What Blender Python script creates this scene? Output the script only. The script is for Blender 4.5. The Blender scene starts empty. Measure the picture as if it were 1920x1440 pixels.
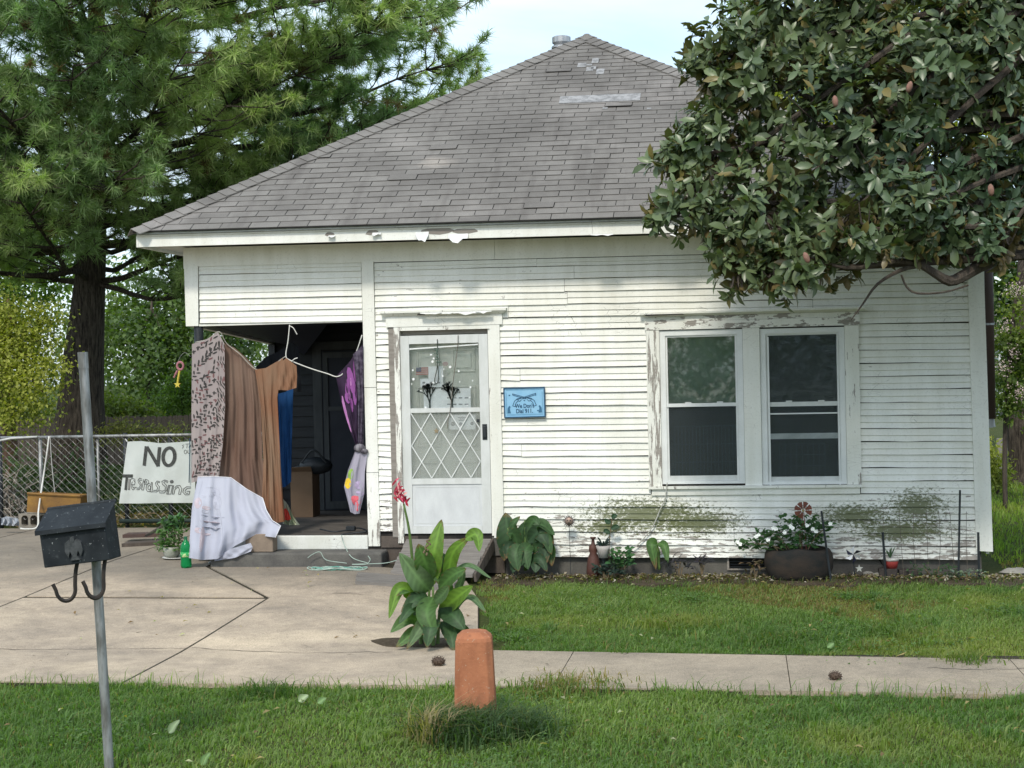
import bpy, bmesh, math, random
import numpy as np
from mathutils import Vector, Matrix, Euler
random.seed(7); rng = np.random.default_rng(7)
SC = bpy.context.scene; COL = SC.collection; PI = math.pi

# ------------------------------------------------------------------ camera
FPX = 2800.0                                   # focal length in pixels of a 1920 wide frame
YAW, PITCH, ROLL = (math.radians(a) for a in (-8.8, -0.614, -1.25))
CAM = np.array([5.718, -14.875, 2.09])
_f = np.array([math.sin(YAW)*math.cos(PITCH), math.cos(YAW)*math.cos(PITCH), math.sin(PITCH)])
_r0 = np.array([math.cos(YAW), -math.sin(YAW), 0.0]); _u0 = np.cross(_r0, _f)
_R = _r0*math.cos(ROLL) + _u0*math.sin(ROLL); _U = -_r0*math.sin(ROLL) + _u0*math.cos(ROLL)
cd = bpy.data.cameras.new('camera'); cam = bpy.data.objects.new('camera', cd); COL.objects.link(cam)
cd.sensor_width = 36; cd.lens = FPX/1920*36; cd.clip_start = .1; cd.clip_end = 600
mw = Matrix.Identity(4)
for i in range(3):
    mw[i][0], mw[i][1], mw[i][2], mw[i][3] = _R[i], _U[i], -_f[i], CAM[i]
cam.matrix_world = mw; SC.camera = cam

# ------------------------------------------------------------------ sky, sun, exposure
SUN_EL, SUN_AZ = math.radians(47), math.radians(-174)    # azimuth from +Y towards +X: the veiled sun stands high behind the camera, almost straight behind
sun_dir = Vector((math.sin(SUN_AZ)*math.cos(SUN_EL), math.cos(SUN_AZ)*math.cos(SUN_EL), math.sin(SUN_EL)))
W = bpy.data.worlds.new('World'); SC.world = W; W.use_nodes = True
wn = W.node_tree; wn.nodes.clear()
sky = wn.nodes.new('ShaderNodeTexSky'); sky.sky_type = 'NISHITA'; sky.sun_disc = False
sky.sun_elevation = SUN_EL; sky.sun_rotation = SUN_AZ; sky.air_density = 1.0; sky.dust_density = 1.5
tc = wn.nodes.new('ShaderNodeTexCoord')
mp = wn.nodes.new('ShaderNodeMapping'); mp.inputs['Scale'].default_value = (1, 1, 2.6)
wn.links.new(tc.outputs['Generated'], mp.inputs['Vector'])
cn = wn.nodes.new('ShaderNodeTexNoise'); cn.inputs['Scale'].default_value = 2.3; cn.inputs['Detail'].default_value = 7
cn.inputs['Roughness'].default_value = .55; cn.inputs['Distortion'].default_value = .5
wn.links.new(mp.outputs[0], cn.inputs['Vector'])
cr = wn.nodes.new('ShaderNodeValToRGB')
cr.color_ramp.elements[0].position = .38; cr.color_ramp.elements[0].color = (.20, .20, .20, 1)
cr.color_ramp.elements[1].position = .62; cr.color_ramp.elements[1].color = (.95, .95, .95, 1)
wn.links.new(cn.outputs['Fac'], cr.inputs['Fac'])
mx = wn.nodes.new('ShaderNodeMix'); mx.data_type = 'RGBA'
wn.links.new(cr.outputs['Color'], mx.inputs['Factor'])
wn.links.new(sky.outputs['Color'], mx.inputs['A'])
mx.inputs['B'].default_value = (4.8, 5.7, 6.4, 1)          # lit cloud
bg = wn.nodes.new('ShaderNodeBackground'); bg.inputs['Strength'].default_value = .15
wn.links.new(mx.outputs['Result'], bg.inputs['Color'])
wo = wn.nodes.new('ShaderNodeOutputWorld'); wn.links.new(bg.outputs[0], wo.inputs['Surface'])
sl = bpy.data.lights.new('sun', 'SUN'); sl.energy = 1.85; sl.angle = math.radians(8); sl.color = (1, .93, .82)
so = bpy.data.objects.new('sun', sl); COL.objects.link(so)
so.rotation_euler = sun_dir.to_track_quat('Z', 'Y').to_euler(); so.location = (0, 0, 30)
vs = SC.view_settings; vs.view_transform = 'Standard'; vs.look = 'None'; vs.gamma = 1; vs.use_curve_mapping = False
vs.exposure = 0.6
SC.cycles.use_denoising = True; SC.cycles.max_bounces = 8; SC.cycles.transparent_max_bounces = 12

# ------------------------------------------------------------------ where things stand
def gz(x, y):
    """ground height: the concrete rises a little towards the porch, the lawn stays level"""
    t = min(1, max(0, (3.3-x)/1.1))
    return .14*t*min(1, max(0, 1+y/4.0))
def ray(px, py): return _f*FPX + _R*(px-960) - _U*(py-720)
def at(px, py, Y=0.0):
    d = ray(px, py); p = CAM + d*(Y-CAM[1])/d[1]; return Vector(p)
def gnd(px, py, dz=0.0):
    d = ray(px, py); z = 0.0
    for _ in range(12):
        p = CAM + d*(z-CAM[2])/d[2]; z = gz(p[0], p[1]) + dz
    return Vector((p[0], p[1], z))

# ------------------------------------------------------------------ node helpers
def nd(nt, t, ins=None, **at_):
    n = nt.nodes.new(t)
    for k, v in at_.items(): setattr(n, k, v)
    for k, v in (ins or {}).items():
        s = n.inputs[k]
        if isinstance(v, bpy.types.NodeSocket): nt.links.new(v, s)
        else: s.default_value = v
    return n
def c4(c): return (c[0], c[1], c[2], 1)
def gpos(nt): return nd(nt, 'ShaderNodeNewGeometry').outputs['Position']
def vmul(nt, v, s): return nd(nt, 'ShaderNodeVectorMath', {0: v, 1: s}, operation='MULTIPLY').outputs[0]
def vadd(nt, v, s): return nd(nt, 'ShaderNodeVectorMath', {0: v, 1: s}, operation='ADD').outputs[0]
def noise(nt, v, sc=5, det=4, ro=.55, dist=0): return nd(nt, 'ShaderNodeTexNoise', {'Vector': v, 'Scale': sc, 'Detail': det, 'Roughness': ro, 'Distortion': dist}).outputs['Fac']
def ramp(nt, f, a, b, ca=(0, 0, 0), cb=(1, 1, 1)):
    n = nd(nt, 'ShaderNodeValToRGB', {'Fac': f}); e = n.color_ramp.elements
    e[0].position = a; e[0].color = c4(ca); e[1].position = b; e[1].color = c4(cb); return n.outputs['Color']
def mixc(nt, f, a, b, blend='MIX'):
    n = nd(nt, 'ShaderNodeMix', data_type='RGBA', blend_type=blend)
    for k, v in (('Factor', f), ('A', a), ('B', b)):
        s = n.inputs[k]
        if k != 'Factor': s = [i for i in n.inputs if i.name == k and i.type == 'RGBA'][0]
        if isinstance(v, bpy.types.NodeSocket): nt.links.new(v, s)
        elif k == 'Factor': s.default_value = v
        else: s.default_value = c4(v)
    return [o for o in n.outputs if o.type == 'RGBA'][0]
def mth(nt, op, a, b=0.0, clamp=False):
    n = nd(nt, 'ShaderNodeMath', {0: a, 1: b}, operation=op, use_clamp=clamp); return n.outputs[0]
def newmat(name):
    m = bpy.data.materials.new(name); m.use_nodes = True; nt = m.node_tree; nt.nodes.clear()
    out = nd(nt, 'ShaderNodeOutputMaterial'); return m, nt, out
def principled(nt, out, col, rough=.6, spec=.4, metal=0.0, bump=None, bs=.3, bd=.01, **kw):
    p = nd(nt, 'ShaderNodeBsdfPrincipled', {'Roughness': rough, 'Specular IOR Level': spec, 'Metallic': metal})
    if isinstance(col, bpy.types.NodeSocket): nt.links.new(col, p.inputs['Base Color'])
    else: p.inputs['Base Color'].default_value = c4(col)
    for k, v in kw.items(): p.inputs[k.replace('_', ' ')].default_value = v
    if bump is not None:
        b = nd(nt, 'ShaderNodeBump', {'Height': bump, 'Strength': bs, 'Distance': bd}); nt.links.new(b.outputs[0], p.inputs['Normal'])
    nt.links.new(p.outputs[0], out.inputs['Surface']); return p
def pm(name, c1, c2=None, sc=8, stretch=(1, 1, 1), rough=.65, spec=.35, metal=0, bump=.3, bd=.006, lo=.35, hi=.65, fine=60):
    """a surface that wanders between two colours, with fine relief"""
    m, nt, out = newmat(name); P = gpos(nt); v = vmul(nt, P, stretch)
    c2 = c2 or tuple(x*.75 for x in c1)
    a = noise(nt, v, sc, 5); b = noise(nt, v, fine, 3)
    f = mth(nt, 'ADD', mth(nt, 'MULTIPLY', a, .75), mth(nt, 'MULTIPLY', b, .25))
    principled(nt, out, ramp(nt, f, lo, hi, c1, c2), rough, spec, metal, b, bump, bd); return m
def leafmat(name, back=None, rough=.5, spec=.4, trans=.35, tcol=(.5, .75, .12)):
    """leaf: colour from the leaf itself (attribute Col), optional underside colour, light shining through"""
    m, nt, out = newmat(name); col = nd(nt, 'ShaderNodeAttribute', attribute_name='Col').outputs['Color']
    front = col
    if back:
        g = nd(nt, 'ShaderNodeNewGeometry').outputs['Backfacing']; front = mixc(nt, g, col, back)
    p = nd(nt, 'ShaderNodeBsdfPrincipled', {'Roughness': rough, 'Specular IOR Level': spec, 'Base Color': front})
    t = nd(nt, 'ShaderNodeBsdfTranslucent', {'Color': mixc(nt, 1.0, col, tuple(2.2*x for x in tcol), 'MULTIPLY')})
    s = nd(nt, 'ShaderNodeMixShader', {'Fac': trans}); nt.links.new(p.outputs[0], s.inputs[1]); nt.links.new(t.outputs[0], s.inputs[2])
    nt.links.new(s.outputs[0], out.inputs['Surface']); return m

# ------------------------------------------------------------------ object helpers
WO = {}                                          # world offset of each parent
def tag(o, label=None, cat=None, group=None, kind=None):
    for k, v in (('label', label), ('category', cat), ('group', group), ('kind', kind)):
        if v: o[k] = v
    return o
def thing(name, loc, label, cat, group=None):
    o = bpy.data.objects.new(name, None); COL.objects.link(o); o.location = loc; o.empty_display_size = .1
    WO[o] = Vector(loc); return tag(o, label, cat, group)
def link(name, me, mat, parent=None, smooth=False, loc=None):
    o = bpy.data.objects.new(name, me); COL.objects.link(o)
    if mat and not me.materials: me.materials.append(mat)
    if parent: o.parent = parent
    off = WO.get(parent, Vector((0, 0, 0))) if parent else Vector((0, 0, 0))
    WO[o] = off + Vector(loc or (0, 0, 0))
    if loc: o.location = loc
    if smooth: me.polygons.foreach_set('use_smooth', [True]*len(me.polygons))
    return o
def npmesh(name, V, Fc, mat, parent=None, col=None, smooth=False, local=False, extra=()):
    """V (n,3), Fc (m,k) faces of one size -> mesh object"""
    V = np.asarray(V, np.float32).copy(); Fc = np.asarray(Fc, np.int32)
    if parent and not local: V -= np.array(WO[parent], np.float32)
    me = bpy.data.meshes.new(name); k = Fc.shape[1]
    me.vertices.add(len(V)); me.vertices.foreach_set('co', V.ravel())
    me.loops.add(Fc.size); me.loops.foreach_set('vertex_index', Fc.ravel())
    me.polygons.add(len(Fc)); me.polygons.foreach_set('loop_start', np.arange(0, Fc.size, k, dtype=np.int32))
    me.update(calc_edges=True)
    if col is not None:
        a = me.color_attributes.new('Col', 'FLOAT_COLOR', 'POINT')
        c = np.ones((len(V), 4), np.float32); c[:, :3] = col; a.data.foreach_set('color', c.ravel())
    return link(name, me, mat, parent, smooth)
class MB:
    """collects simple shapes into one mesh"""
    def __init__(s): s.v = []; s.f = []; s.c = []
    def add(s, vs_, fs, col=None):
        b = len(s.v); s.v += [tuple(v) for v in vs_]; s.f += [tuple(i+b for i in f) for f in fs]
        s.c += [col or (1, 1, 1)]*len(vs_); return s
    def box(s, x0, x1, y0, y1, z0, z1, M=None, col=None):
        vs_ = [Vector((x, y, z)) for z in (z0, z1) for y in (y0, y1) for x in (x0, x1)]
        if M: vs_ = [M @ v for v in vs_]
        return s.add(vs_, [(0, 2, 3, 1), (4, 5, 7, 6), (0, 1, 5, 4), (2, 6, 7, 3), (0, 4, 6, 2), (1, 3, 7, 5)], col)
    def tube(s, pts, r, n=8, col=None, cap=True):
        pts = [Vector(p) for p in pts]; rs = r if isinstance(r, (list, tuple)) else [r]*len(pts); vs_ = []; fs = []
        up = None
        for i, p in enumerate(pts):
            t = (pts[min(i+1, len(pts)-1)]-pts[max(i-1, 0)])
            if t.length < 1e-9: t = Vector((0, 0, 1))
            t.normalize()
            if up is None: up = t.orthogonal().normalized()
            a = (up - t*up.dot(t))
            a = a.normalized() if a.length > 1e-6 else t.orthogonal().normalized()
            up = a; b = t.cross(a)
            vs_ += [p + (a*math.cos(2*PI*k/n)+b*math.sin(2*PI*k/n))*rs[i] for k in range(n)]
        for i in range(len(pts)-1):
            fs += [(i*n+k, i*n+(k+1) % n, (i+1)*n+(k+1) % n, (i+1)*n+k) for k in range(n)]
        if cap: fs += [tuple(range(n-1, -1, -1)), tuple((len(pts)-1)*n+k for k in range(n))]
        return s.add(vs_, fs, col)
    def lathe(s, prof, n=16, M=None, col=None):
        vs_ = [Vector((r*math.cos(2*PI*k/n), r*math.sin(2*PI*k/n), z)) for r, z in prof for k in range(n)]
        if M: vs_ = [M @ v for v in vs_]
        fs = [(i*n+k, i*n+(k+1) % n, (i+1)*n+(k+1) % n, (i+1)*n+k) for i in range(len(prof)-1) for k in range(n)]
        fs += [tuple(range(n-1, -1, -1)), tuple((len(prof)-1)*n+k for k in range(n))]
        return s.add(vs_, fs, col)
    def prism(s, poly, y0, y1, M=None, col=None):
        """polygon in x,z pushed from y0 to y1"""
        n = len(poly); vs_ = [Vector((x, y0, z)) for x, z in poly]+[Vector((x, y1, z)) for x, z in poly]
        if M: vs_ = [M @ v for v in vs_]
        fs = [tuple(range(n)), tuple(range(2*n-1, n-1, -1))]+[(k, k+n, (k+1) % n+n, (k+1) % n) for k in range(n)]
        return s.add(vs_, fs, col)
    def slab(s, poly, z0, z1, M=None, col=None, zf=None):
        """polygon in x,y pushed from z0 to z1"""
        n = len(poly); zz = zf or (lambda x, y: 0)
        vs_ = [Vector((x, y, z0+zz(x, y))) for x, y in poly]+[Vector((x, y, z1+zz(x, y))) for x, y in poly]
        if M: vs_ = [M @ v for v in vs_]
        fs = [tuple(range(n-1, -1, -1)), tuple(range(n, 2*n))]+[(k, (k+1) % n, (k+1) % n+n, k+n) for k in range(n)]
        return s.add(vs_, fs, col)
    def ball(s, c, r, n=8, m=6, sq=(1, 1, 1), col=None):
        vs_ = []; fs = []
        for j in range(m+1):
            for k in range(n):
                a = 2*PI*k/n; b = -PI/2+PI*j/m
                vs_.append((c[0]+r*sq[0]*math.cos(a)*math.cos(b), c[1]+r*sq[1]*math.sin(a)*math.cos(b), c[2]+r*sq[2]*math.sin(b)))
        fs = [(j*n+k, j*n+(k+1) % n, (j+1)*n+(k+1) % n, (j+1)*n+k) for j in range(m) for k in range(n)]
        return s.add(vs_, fs, col)
    def mesh(s, name, off=Vector((0, 0, 0))):
        me = bpy.data.meshes.new(name); me.from_pydata([(v[0]-off[0], v[1]-off[1], v[2]-off[2]) for v in s.v], [], s.f)
        if any(c != (1, 1, 1) for c in s.c):
            a = me.color_attributes.new('Col', 'FLOAT_COLOR', 'POINT')
            a.data.foreach_set('color', [x for c in s.c for x in (*c, 1)])
        bm = bmesh.new(); bm.from_mesh(me); bmesh.ops.recalc_face_normals(bm, faces=bm.faces); bm.to_mesh(me); bm.free()
        return me
    def build(s, name, mat, parent=None, smooth=False, local=False, bevel=0, seg=1, loc=None):
        off = Vector((0, 0, 0)) if (local or not parent) else WO[parent]
        o = link(name, s.mesh(name, off), mat, parent, smooth, loc)
        if bevel:
            b = o.modifiers.new('bevel', 'BEVEL'); b.width = bevel; b.segments = seg; b.limit_method = 'ANGLE'; b.angle_limit = .6
        return o
def bx(x0, x1, y0, y1, z0, z1): return MB().box(x0, x1, y0, y1, z0, z1)
def textmesh(txt, size, extr=.001, shear=0, bold=0.0):
    c = bpy.data.curves.new('t', 'FONT'); c.body = txt; c.size = size; c.extrude = extr; c.align_x = 'CENTER'; c.align_y = 'CENTER'; c.offset = bold; c.shear = shear
    o = bpy.data.objects.new('t', c); COL.objects.link(o); bpy.context.view_layer.update()
    me = bpy.data.meshes.new_from_object(o.evaluated_get(bpy.context.evaluated_depsgraph_get()))
    bpy.data.objects.remove(o); bpy.data.curves.remove(c); return me
def lerp(a, b, t): return a+(b-a)*t
def pl(pts, t):
    """point along a polyline, t 0..1 by index"""
    k = t*(len(pts)-1); i = min(int(k), len(pts)-2); return [lerp(a, b, k-i) for a, b in zip(pts[i], pts[i+1])]
def smooth_path(pts, n):
    """Catmull-Rom through points"""
    P = [Vector(p) for p in pts]; P = [2*P[0]-P[1]]+P+[2*P[-1]-P[-2]]; o = []
    m = len(P)-3
    for i in range(n+1):
        t = i/n*m; k = min(int(t), m-1); u = t-k; a, b, c, d = P[k:k+4]
        o.append(.5*((2*b)+(c-a)*u+(2*a-5*b+4*c-d)*u*u+(3*b-a-3*c+d)*u**3))
    return o
# ------------------------------------------------------------------ materials
def paintmat(name, base=(.785, .795, .752), wood=(.20, .185, .165), peel=.0, sx=2.2, sz=16, low=True, crack=.5, rough=.55, mold=False, bump=.35):
    """old oil paint: yellowed and rain-streaked, flaked off in patches down to grey wood, hairline cracks"""
    m, nt, out = newmat(name); P = gpos(nt); x = nd(nt, 'ShaderNodeSeparateXYZ', {0: P})
    st = noise(nt, vmul(nt, P, (9, 9, 1.1)), 1.0, 5); big = noise(nt, P, 1.3, 4)
    col = ramp(nt, mth(nt, 'ADD', mth(nt, 'MULTIPLY', st, .45), mth(nt, 'MULTIPLY', big, .55)), .36, .68, base, tuple(b*k for b, k in zip(base, (.80, .79, .74))))
    dust = noise(nt, P, 55, 3); col = mixc(nt, ramp(nt, dust, .55, .75, (0, 0, 0), (.35, .35, .35)), col, (.42, .42, .38))
    f1 = noise(nt, vmul(nt, P, (sx, sx, sz)), 1.6, 9, .66, .25); f2 = noise(nt, vmul(nt, P, (sx*2.4, sx*2.4, sz*.9)), 3.1, 6, .6)
    f = mth(nt, 'ADD', mth(nt, 'MULTIPLY', f1, .72), mth(nt, 'MULTIPLY', f2, .28))
    if low:
        h = nd(nt, 'ShaderNodeMapRange', {'Value': x.outputs[2], 'From Min': .2, 'From Max': 1.2, 'To Min': .15, 'To Max': 0.0}).outputs[0]
        f = mth(nt, 'ADD', f, h)
    thr = .665-peel
    flake = ramp(nt, f, thr, thr+.012)
    edge = ramp(nt, f, thr-.03, thr)
    wn_ = noise(nt, vmul(nt, P, (3, 3, 90)), 2.2, 5); wc = ramp(nt, wn_, .3, .7, wood, tuple(k*1.7 for k in wood))
    col = mixc(nt, mth(nt, 'MULTIPLY', edge, .12), col, (.9, .9, .88))
    col = mixc(nt, flake, col, wc)
    vo = nd(nt, 'ShaderNodeTexVoronoi', {'Vector': vmul(nt, vadd(nt, P, (.3, 0, .1)), (2.2, 2.2, 7)), 'Scale': 3.2, 'Randomness': 1}, feature='DISTANCE_TO_EDGE').outputs['Distance']
    cm = mth(nt, 'MULTIPLY', ramp(nt, vo, .006, .014, (1, 1, 1), (0, 0, 0)), ramp(nt, noise(nt, P, 2.1, 3), .56, .66))
    col = mixc(nt, mth(nt, 'MULTIPLY', cm, crack), col, (.10, .10, .09))
    if mold:
        for (mx_, mz_, rx, rz) in ((4.72, .60, .75, .21), (5.25, .52, .55, .17), (4.35, .48, .4, .1), (6.75, .58, .45, .14), (7.35, .66, .36, .2), (7.2, .43, .6, .14)):
            dv = vmul(nt, vadd(nt, P, (-mx_, 0, -mz_)), (1/rx, 0, 1/rz))
            d = nd(nt, 'ShaderNodeVectorMath', {0: dv}, operation='LENGTH').outputs['Value']
            w = mth(nt, 'ADD', mth(nt, 'SUBTRACT', 1.0, d), mth(nt, 'MULTIPLY', mth(nt, 'SUBTRACT', noise(nt, vmul(nt, P, (11, 11, 19)), 3, 7, .72), .5), 3.4))
            col = mixc(nt, mth(nt, 'MULTIPLY', ramp(nt, w, .12, .55), .92), col, (.082, .098, .026))
    hgt = mth(nt, 'SUBTRACT', mth(nt, 'MULTIPLY', dust, .15), flake)
    principled(nt, out, col, rough, .35, 0, hgt, bump, .003); return m
M = {}
M['siding'] = paintmat('old_white_siding_paint', peel=.008, mold=True, crack=.75)
M['siding_worn'] = paintmat('worn_white_siding_paint', peel=.045, sx=3.5, sz=13)
M['trim'] = paintmat('white_trim_paint', peel=-.005, sx=9, sz=2.2, low=False)
M['trim_h'] = paintmat('white_board_paint', peel=.03, sx=1.6, sz=11, low=False)
M['trim_worn'] = paintmat('flaking_trim_paint', peel=.155, sx=14, sz=1.8, low=False)
M['trim_half'] = paintmat('half_flaked_trim_paint', peel=.07, sx=13, sz=2.4, low=False)
M['head_worn'] = paintmat('flaking_head_paint', peel=.135, sx=2.2, sz=9, low=False)
M['post'] = paintmat('flaking_post_paint', peel=.03, sx=10, sz=1.6, low=True)
M['frieze'] = paintmat('cream_frieze_paint', base=(.78, .785, .74), peel=-.06, sx=1.5, sz=6, low=False, crack=.2)
M['soffit'] = pm('soffit_paint', (.62, .61, .57), (.5, .49, .44), 3)
M['tar'] = pm('old_black_building_paper', (.02, .02, .02), (.05, .045, .04), 9, rough=.95, spec=.1)
M['greywood'] = pm('grey_weathered_wood', (.20, .18, .16), (.30, .28, .25), 3, (1, 1, 14), .9, .1, bump=.5)
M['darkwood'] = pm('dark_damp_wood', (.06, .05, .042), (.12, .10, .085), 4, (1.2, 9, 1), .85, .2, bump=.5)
M['plankwood'] = pm('bleached_step_wood', (.13, .12, .11), (.23, .215, .195), 3, (1.2, 22, 6), .9, .15, bump=.5)
M['vinyl'] = pm('white_window_vinyl', (.72, .74, .73), (.62, .64, .63), 5, rough=.4, bump=.08)
M['alu'] = pm('dull_storm_door_aluminium', (.60, .62, .61), (.50, .52, .50), 4, (3, 3, 1), rough=.45, spec=.5, bump=.12)
M['kick'] = pm('scuffed_door_panel', (.60, .625, .63), (.50, .52, .53), 3, (2.5, 1, 1.2), rough=.45, bump=.12)
M['door'] = pm('off_white_inner_door', (.60, .62, .57), (.52, .54, .495), 3, rough=.5, bump=.1)
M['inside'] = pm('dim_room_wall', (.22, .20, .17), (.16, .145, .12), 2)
M['porchdark'] = pm('shade_toned_porch_boards', (.022, .027, .031), (.012, .015, .018), 3, (1, 1, 6), .7)  # shade of the porch recess put into the board colour
M['porchtrim'] = pm('shade_toned_porch_trim', (.052, .06, .064), (.03, .035, .038), 3, (4, 4, 1), .7)  # trim darkened with the boards to carry the recess shade
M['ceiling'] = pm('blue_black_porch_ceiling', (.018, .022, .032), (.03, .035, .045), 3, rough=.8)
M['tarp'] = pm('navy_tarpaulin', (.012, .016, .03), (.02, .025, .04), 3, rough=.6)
M['foundation'] = pm('grey_foundation_render', (.13, .125, .11), (.075, .072, .068), 4, rough=.95, spec=.15, bump=.5)
M['blackpaint'] = pm('black_painted_pipe', (.012, .016, .02), (.025, .03, .035), 6, rough=.45)
M['whitecurb'] = paintmat('flaking_white_concrete_paint', base=(.72, .74, .71), wood=(.16, .15, .135), peel=.035, sx=9, sz=16, low=False, bump=.6)
M['stepconc'] = pm('stained_step_concrete', (.15, .145, .13), (.085, .082, .078), 5, rough=.95, spec=.15, bump=.6)
M['porchfloor'] = pm('dusty_porch_floor', (.125, .112, .098), (.06, .056, .052), 3, (1, 3, 1), .9, .15)  # floor tone also lowered for the shade inside the porch

def shinglemat():
    m, nt, out = newmat('weathered_grey_shingle'); P = gpos(nt)
    r = nd(nt, 'ShaderNodeObjectInfo').outputs['Random']
    gran = noise(nt, P, 170, 2, .7); big = noise(nt, vmul(nt, P, (1, .8, .8)), 1.1, 4); tone = noise(nt, vmul(nt, P, (3.3, 4.2, 4.2)), 2.3, 2)
    base = ramp(nt, mth(nt, 'ADD', mth(nt, 'MULTIPLY', tone, .6), mth(nt, 'MULTIPLY', r, .4)), .2, .8, (.145, .141, .137), (.200, .197, .191))
    base = mixc(nt, ramp(nt, big, .47, .66, (0, 0, 0), (.55, .55, .55)), base, (.095, .092, .09))
    base = mixc(nt, ramp(nt, noise(nt, vadd(nt, P, (9, 2, 4)), .9, 3), .57, .70, (0, 0, 0), (.5, .5, .5)), base, (.30, .29, .285))
    base = mixc(nt, ramp(nt, noise(nt, vmul(nt, P, (4.5, .5, .5)), 1.0, 5), .54, .72, (0, 0, 0), (.6, .6, .6)), base, (.095, .09, .088))   # rain streaks down the slope
    for (mx_, my_, mz_, rr) in ((2.55, .75, 4.3, .5),):           # rubbed bare patch above the eave
        d = nd(nt, 'ShaderNodeVectorMath', {0: vmul(nt, vadd(nt, P, (-mx_, -my_, -mz_)), (1.6/rr, 2/rr, 2/rr))}, operation='LENGTH').outputs['Value']
        w = mth(nt, 'ADD', mth(nt, 'SUBTRACT', 1.0, d), mth(nt, 'SUBTRACT', noise(nt, P, 5, 4), .5)); base = mixc(nt, mth(nt, 'MULTIPLY', ramp(nt, w, .2, .8), .55), base, (.36, .335, .31))
    base = mixc(nt, .65, base, ramp(nt, gran, .25, .75, (.35, .35, .35), (1.0, 1.0, 1.0)), 'MULTIPLY')
    base = mixc(nt, 1.0, base, (1.28, 1.24, 1.18), 'MULTIPLY')
    principled(nt, out, base, .92, .2, 0, gran, .5, .003); return m
M['shingle'] = shinglemat()
M['roofdeck'] = pm('dark_roof_felt', (.02, .02, .02), (.035, .035, .035), 8, rough=.95, spec=.05)
M['flash'] = pm('bare_roof_flashing', (.31, .31, .31), (.17, .17, .17), 16, rough=.7, lo=.4, hi=.6)

def glassmat(name, tint=(.55, .62, .6), haze=.0, hcol=(.2, .22, .22), rough=.02, refl=1.3):
    m, nt, out = newmat(name)
    fr = nd(nt, 'ShaderNodeFresnel', {'IOR': 1.5}).outputs[0]
    t = nd(nt, 'ShaderNodeBsdfTransparent', {'Color': c4(tint)}); g = nd(nt, 'ShaderNodeBsdfGlossy', {'Roughness': rough, 'Color': (.9, .95, .95, 1)})
    s = nd(nt, 'ShaderNodeMixShader', {0: mth(nt, 'MULTIPLY', fr, refl, True), 1: t.outputs[0], 2: g.outputs[0]})
    if haze:
        d = nd(nt, 'ShaderNodeBsdfDiffuse', {'Color': c4(hcol)})
        gr = mth(nt, 'MULTIPLY', ramp(nt, noise(nt, gpos(nt), 4, 4), .3, .7, (.6, .6, .6), (1, 1, 1)), haze)
        s = nd(nt, 'ShaderNodeMixShader', {0: gr, 1: s.outputs[0], 2: d.outputs[0]})
    nt.links.new(s.outputs[0], out.inputs[0]); return m
M['glass'] = glassmat('dusty_window_glass', (.86, .90, .88), haze=.05, hcol=(.22, .27, .25))
M['screen'] = glassmat('grey_insect_screen', (.70, .74, .76), haze=.15, hcol=(.11, .135, .145), rough=.5, refl=.5)
M['doorglass'] = glassmat('storm_door_glass', (.97, .98, .97), haze=.07, hcol=(.62, .66, .62), refl=.7)
M['hazyglass'] = glassmat('cloudy_lower_door_glass', (.97, .98, .97), haze=.24, hcol=(.66, .68, .64), refl=.7)

def concretemat(name, c1, c2, c3):
    m, nt, out = newmat(name); P = gpos(nt)
    a = noise(nt, vmul(nt, P, (.8, 1.0, 1)), 1.0, 9, .70, .6); b = noise(nt, P, 9, 7, .75); f = noise(nt, P, 120, 2)
    col = ramp(nt, mth(nt, 'ADD', mth(nt, 'MULTIPLY', a, .7), mth(nt, 'MULTIPLY', b, .3)), .38, .62, c1, c2)
    col = mixc(nt, ramp(nt, noise(nt, vmul(nt, vadd(nt, P, (5, 3, 0)), (.45, .8, 1)), .9, 6), .53, .70, (0, 0, 0), (.8, .8, .8)), col, c3)
    sy_ = nd(nt, 'ShaderNodeSeparateXYZ', {0: P}).outputs[1]; w_ = mth(nt, 'ADD', mth(nt, 'MULTIPLY', sy_, .55), mth(nt, 'MULTIPLY', noise(nt, vmul(nt, P, (.5, .9, 1)), 1.1, 5), 2.6))   # darker and browner towards the porch, with a wandering edge
    col = mixc(nt, ramp(nt, w_, .35, 1.15, (0, 0, 0), (.72, .72, .72)), col, (.20, .18, .15))
    col = mixc(nt, .8, col, ramp(nt, noise(nt, P, 3.0, 10, .80, .5), .34, .66, (.74, .73, .72), (1.12, 1.11, 1.09)), 'MULTIPLY')
    col = mixc(nt, ramp(nt, noise(nt, P, 28, 4, .7), .58, .72, (0, 0, 0), (.5, .5, .5)), col, (.13, .115, .095))
    col = mixc(nt, .75, col, ramp(nt, f, .3, .7, (.5, .5, .5), (1.2, 1.2, 1.2)), 'MULTIPLY')
    principled(nt, out, col, .93, .2, 0, mth(nt, 'ADD', f, mth(nt, 'MULTIPLY', b, .6)), .35, .004); return m
M['drive'] = concretemat('worn_driveway_concrete', (.54, .445, .335), (.32, .27, .215), (.67, .555, .405))
M['walk'] = concretemat('worn_pavement_concrete', (.42, .355, .27), (.295, .255, .20), (.52, .44, .315))
def soilmat(name, c1, c2, c3):
    m, nt, out = newmat(name); P = gpos(nt); a = noise(nt, P, 2.2, 6, .65); b = noise(nt, P, 34, 4, .7)
    col = mixc(nt, ramp(nt, a, .42, .62), c1, c2); col = mixc(nt, ramp(nt, b, .5, .7, (0, 0, 0), (.8, .8, .8)), col, c3)
    principled(nt, out, col, 1.0, .1, 0, b, .8, .02); return m
M['lawnsoil'] = soilmat('lawn_thatch', (.040, .060, .016), (.060, .070, .022), (.105, .088, .042))
M['bedsoil'] = soilmat('damp_bed_soil', (.055, .043, .03), (.085, .068, .048), (.13, .105, .075))
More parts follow.
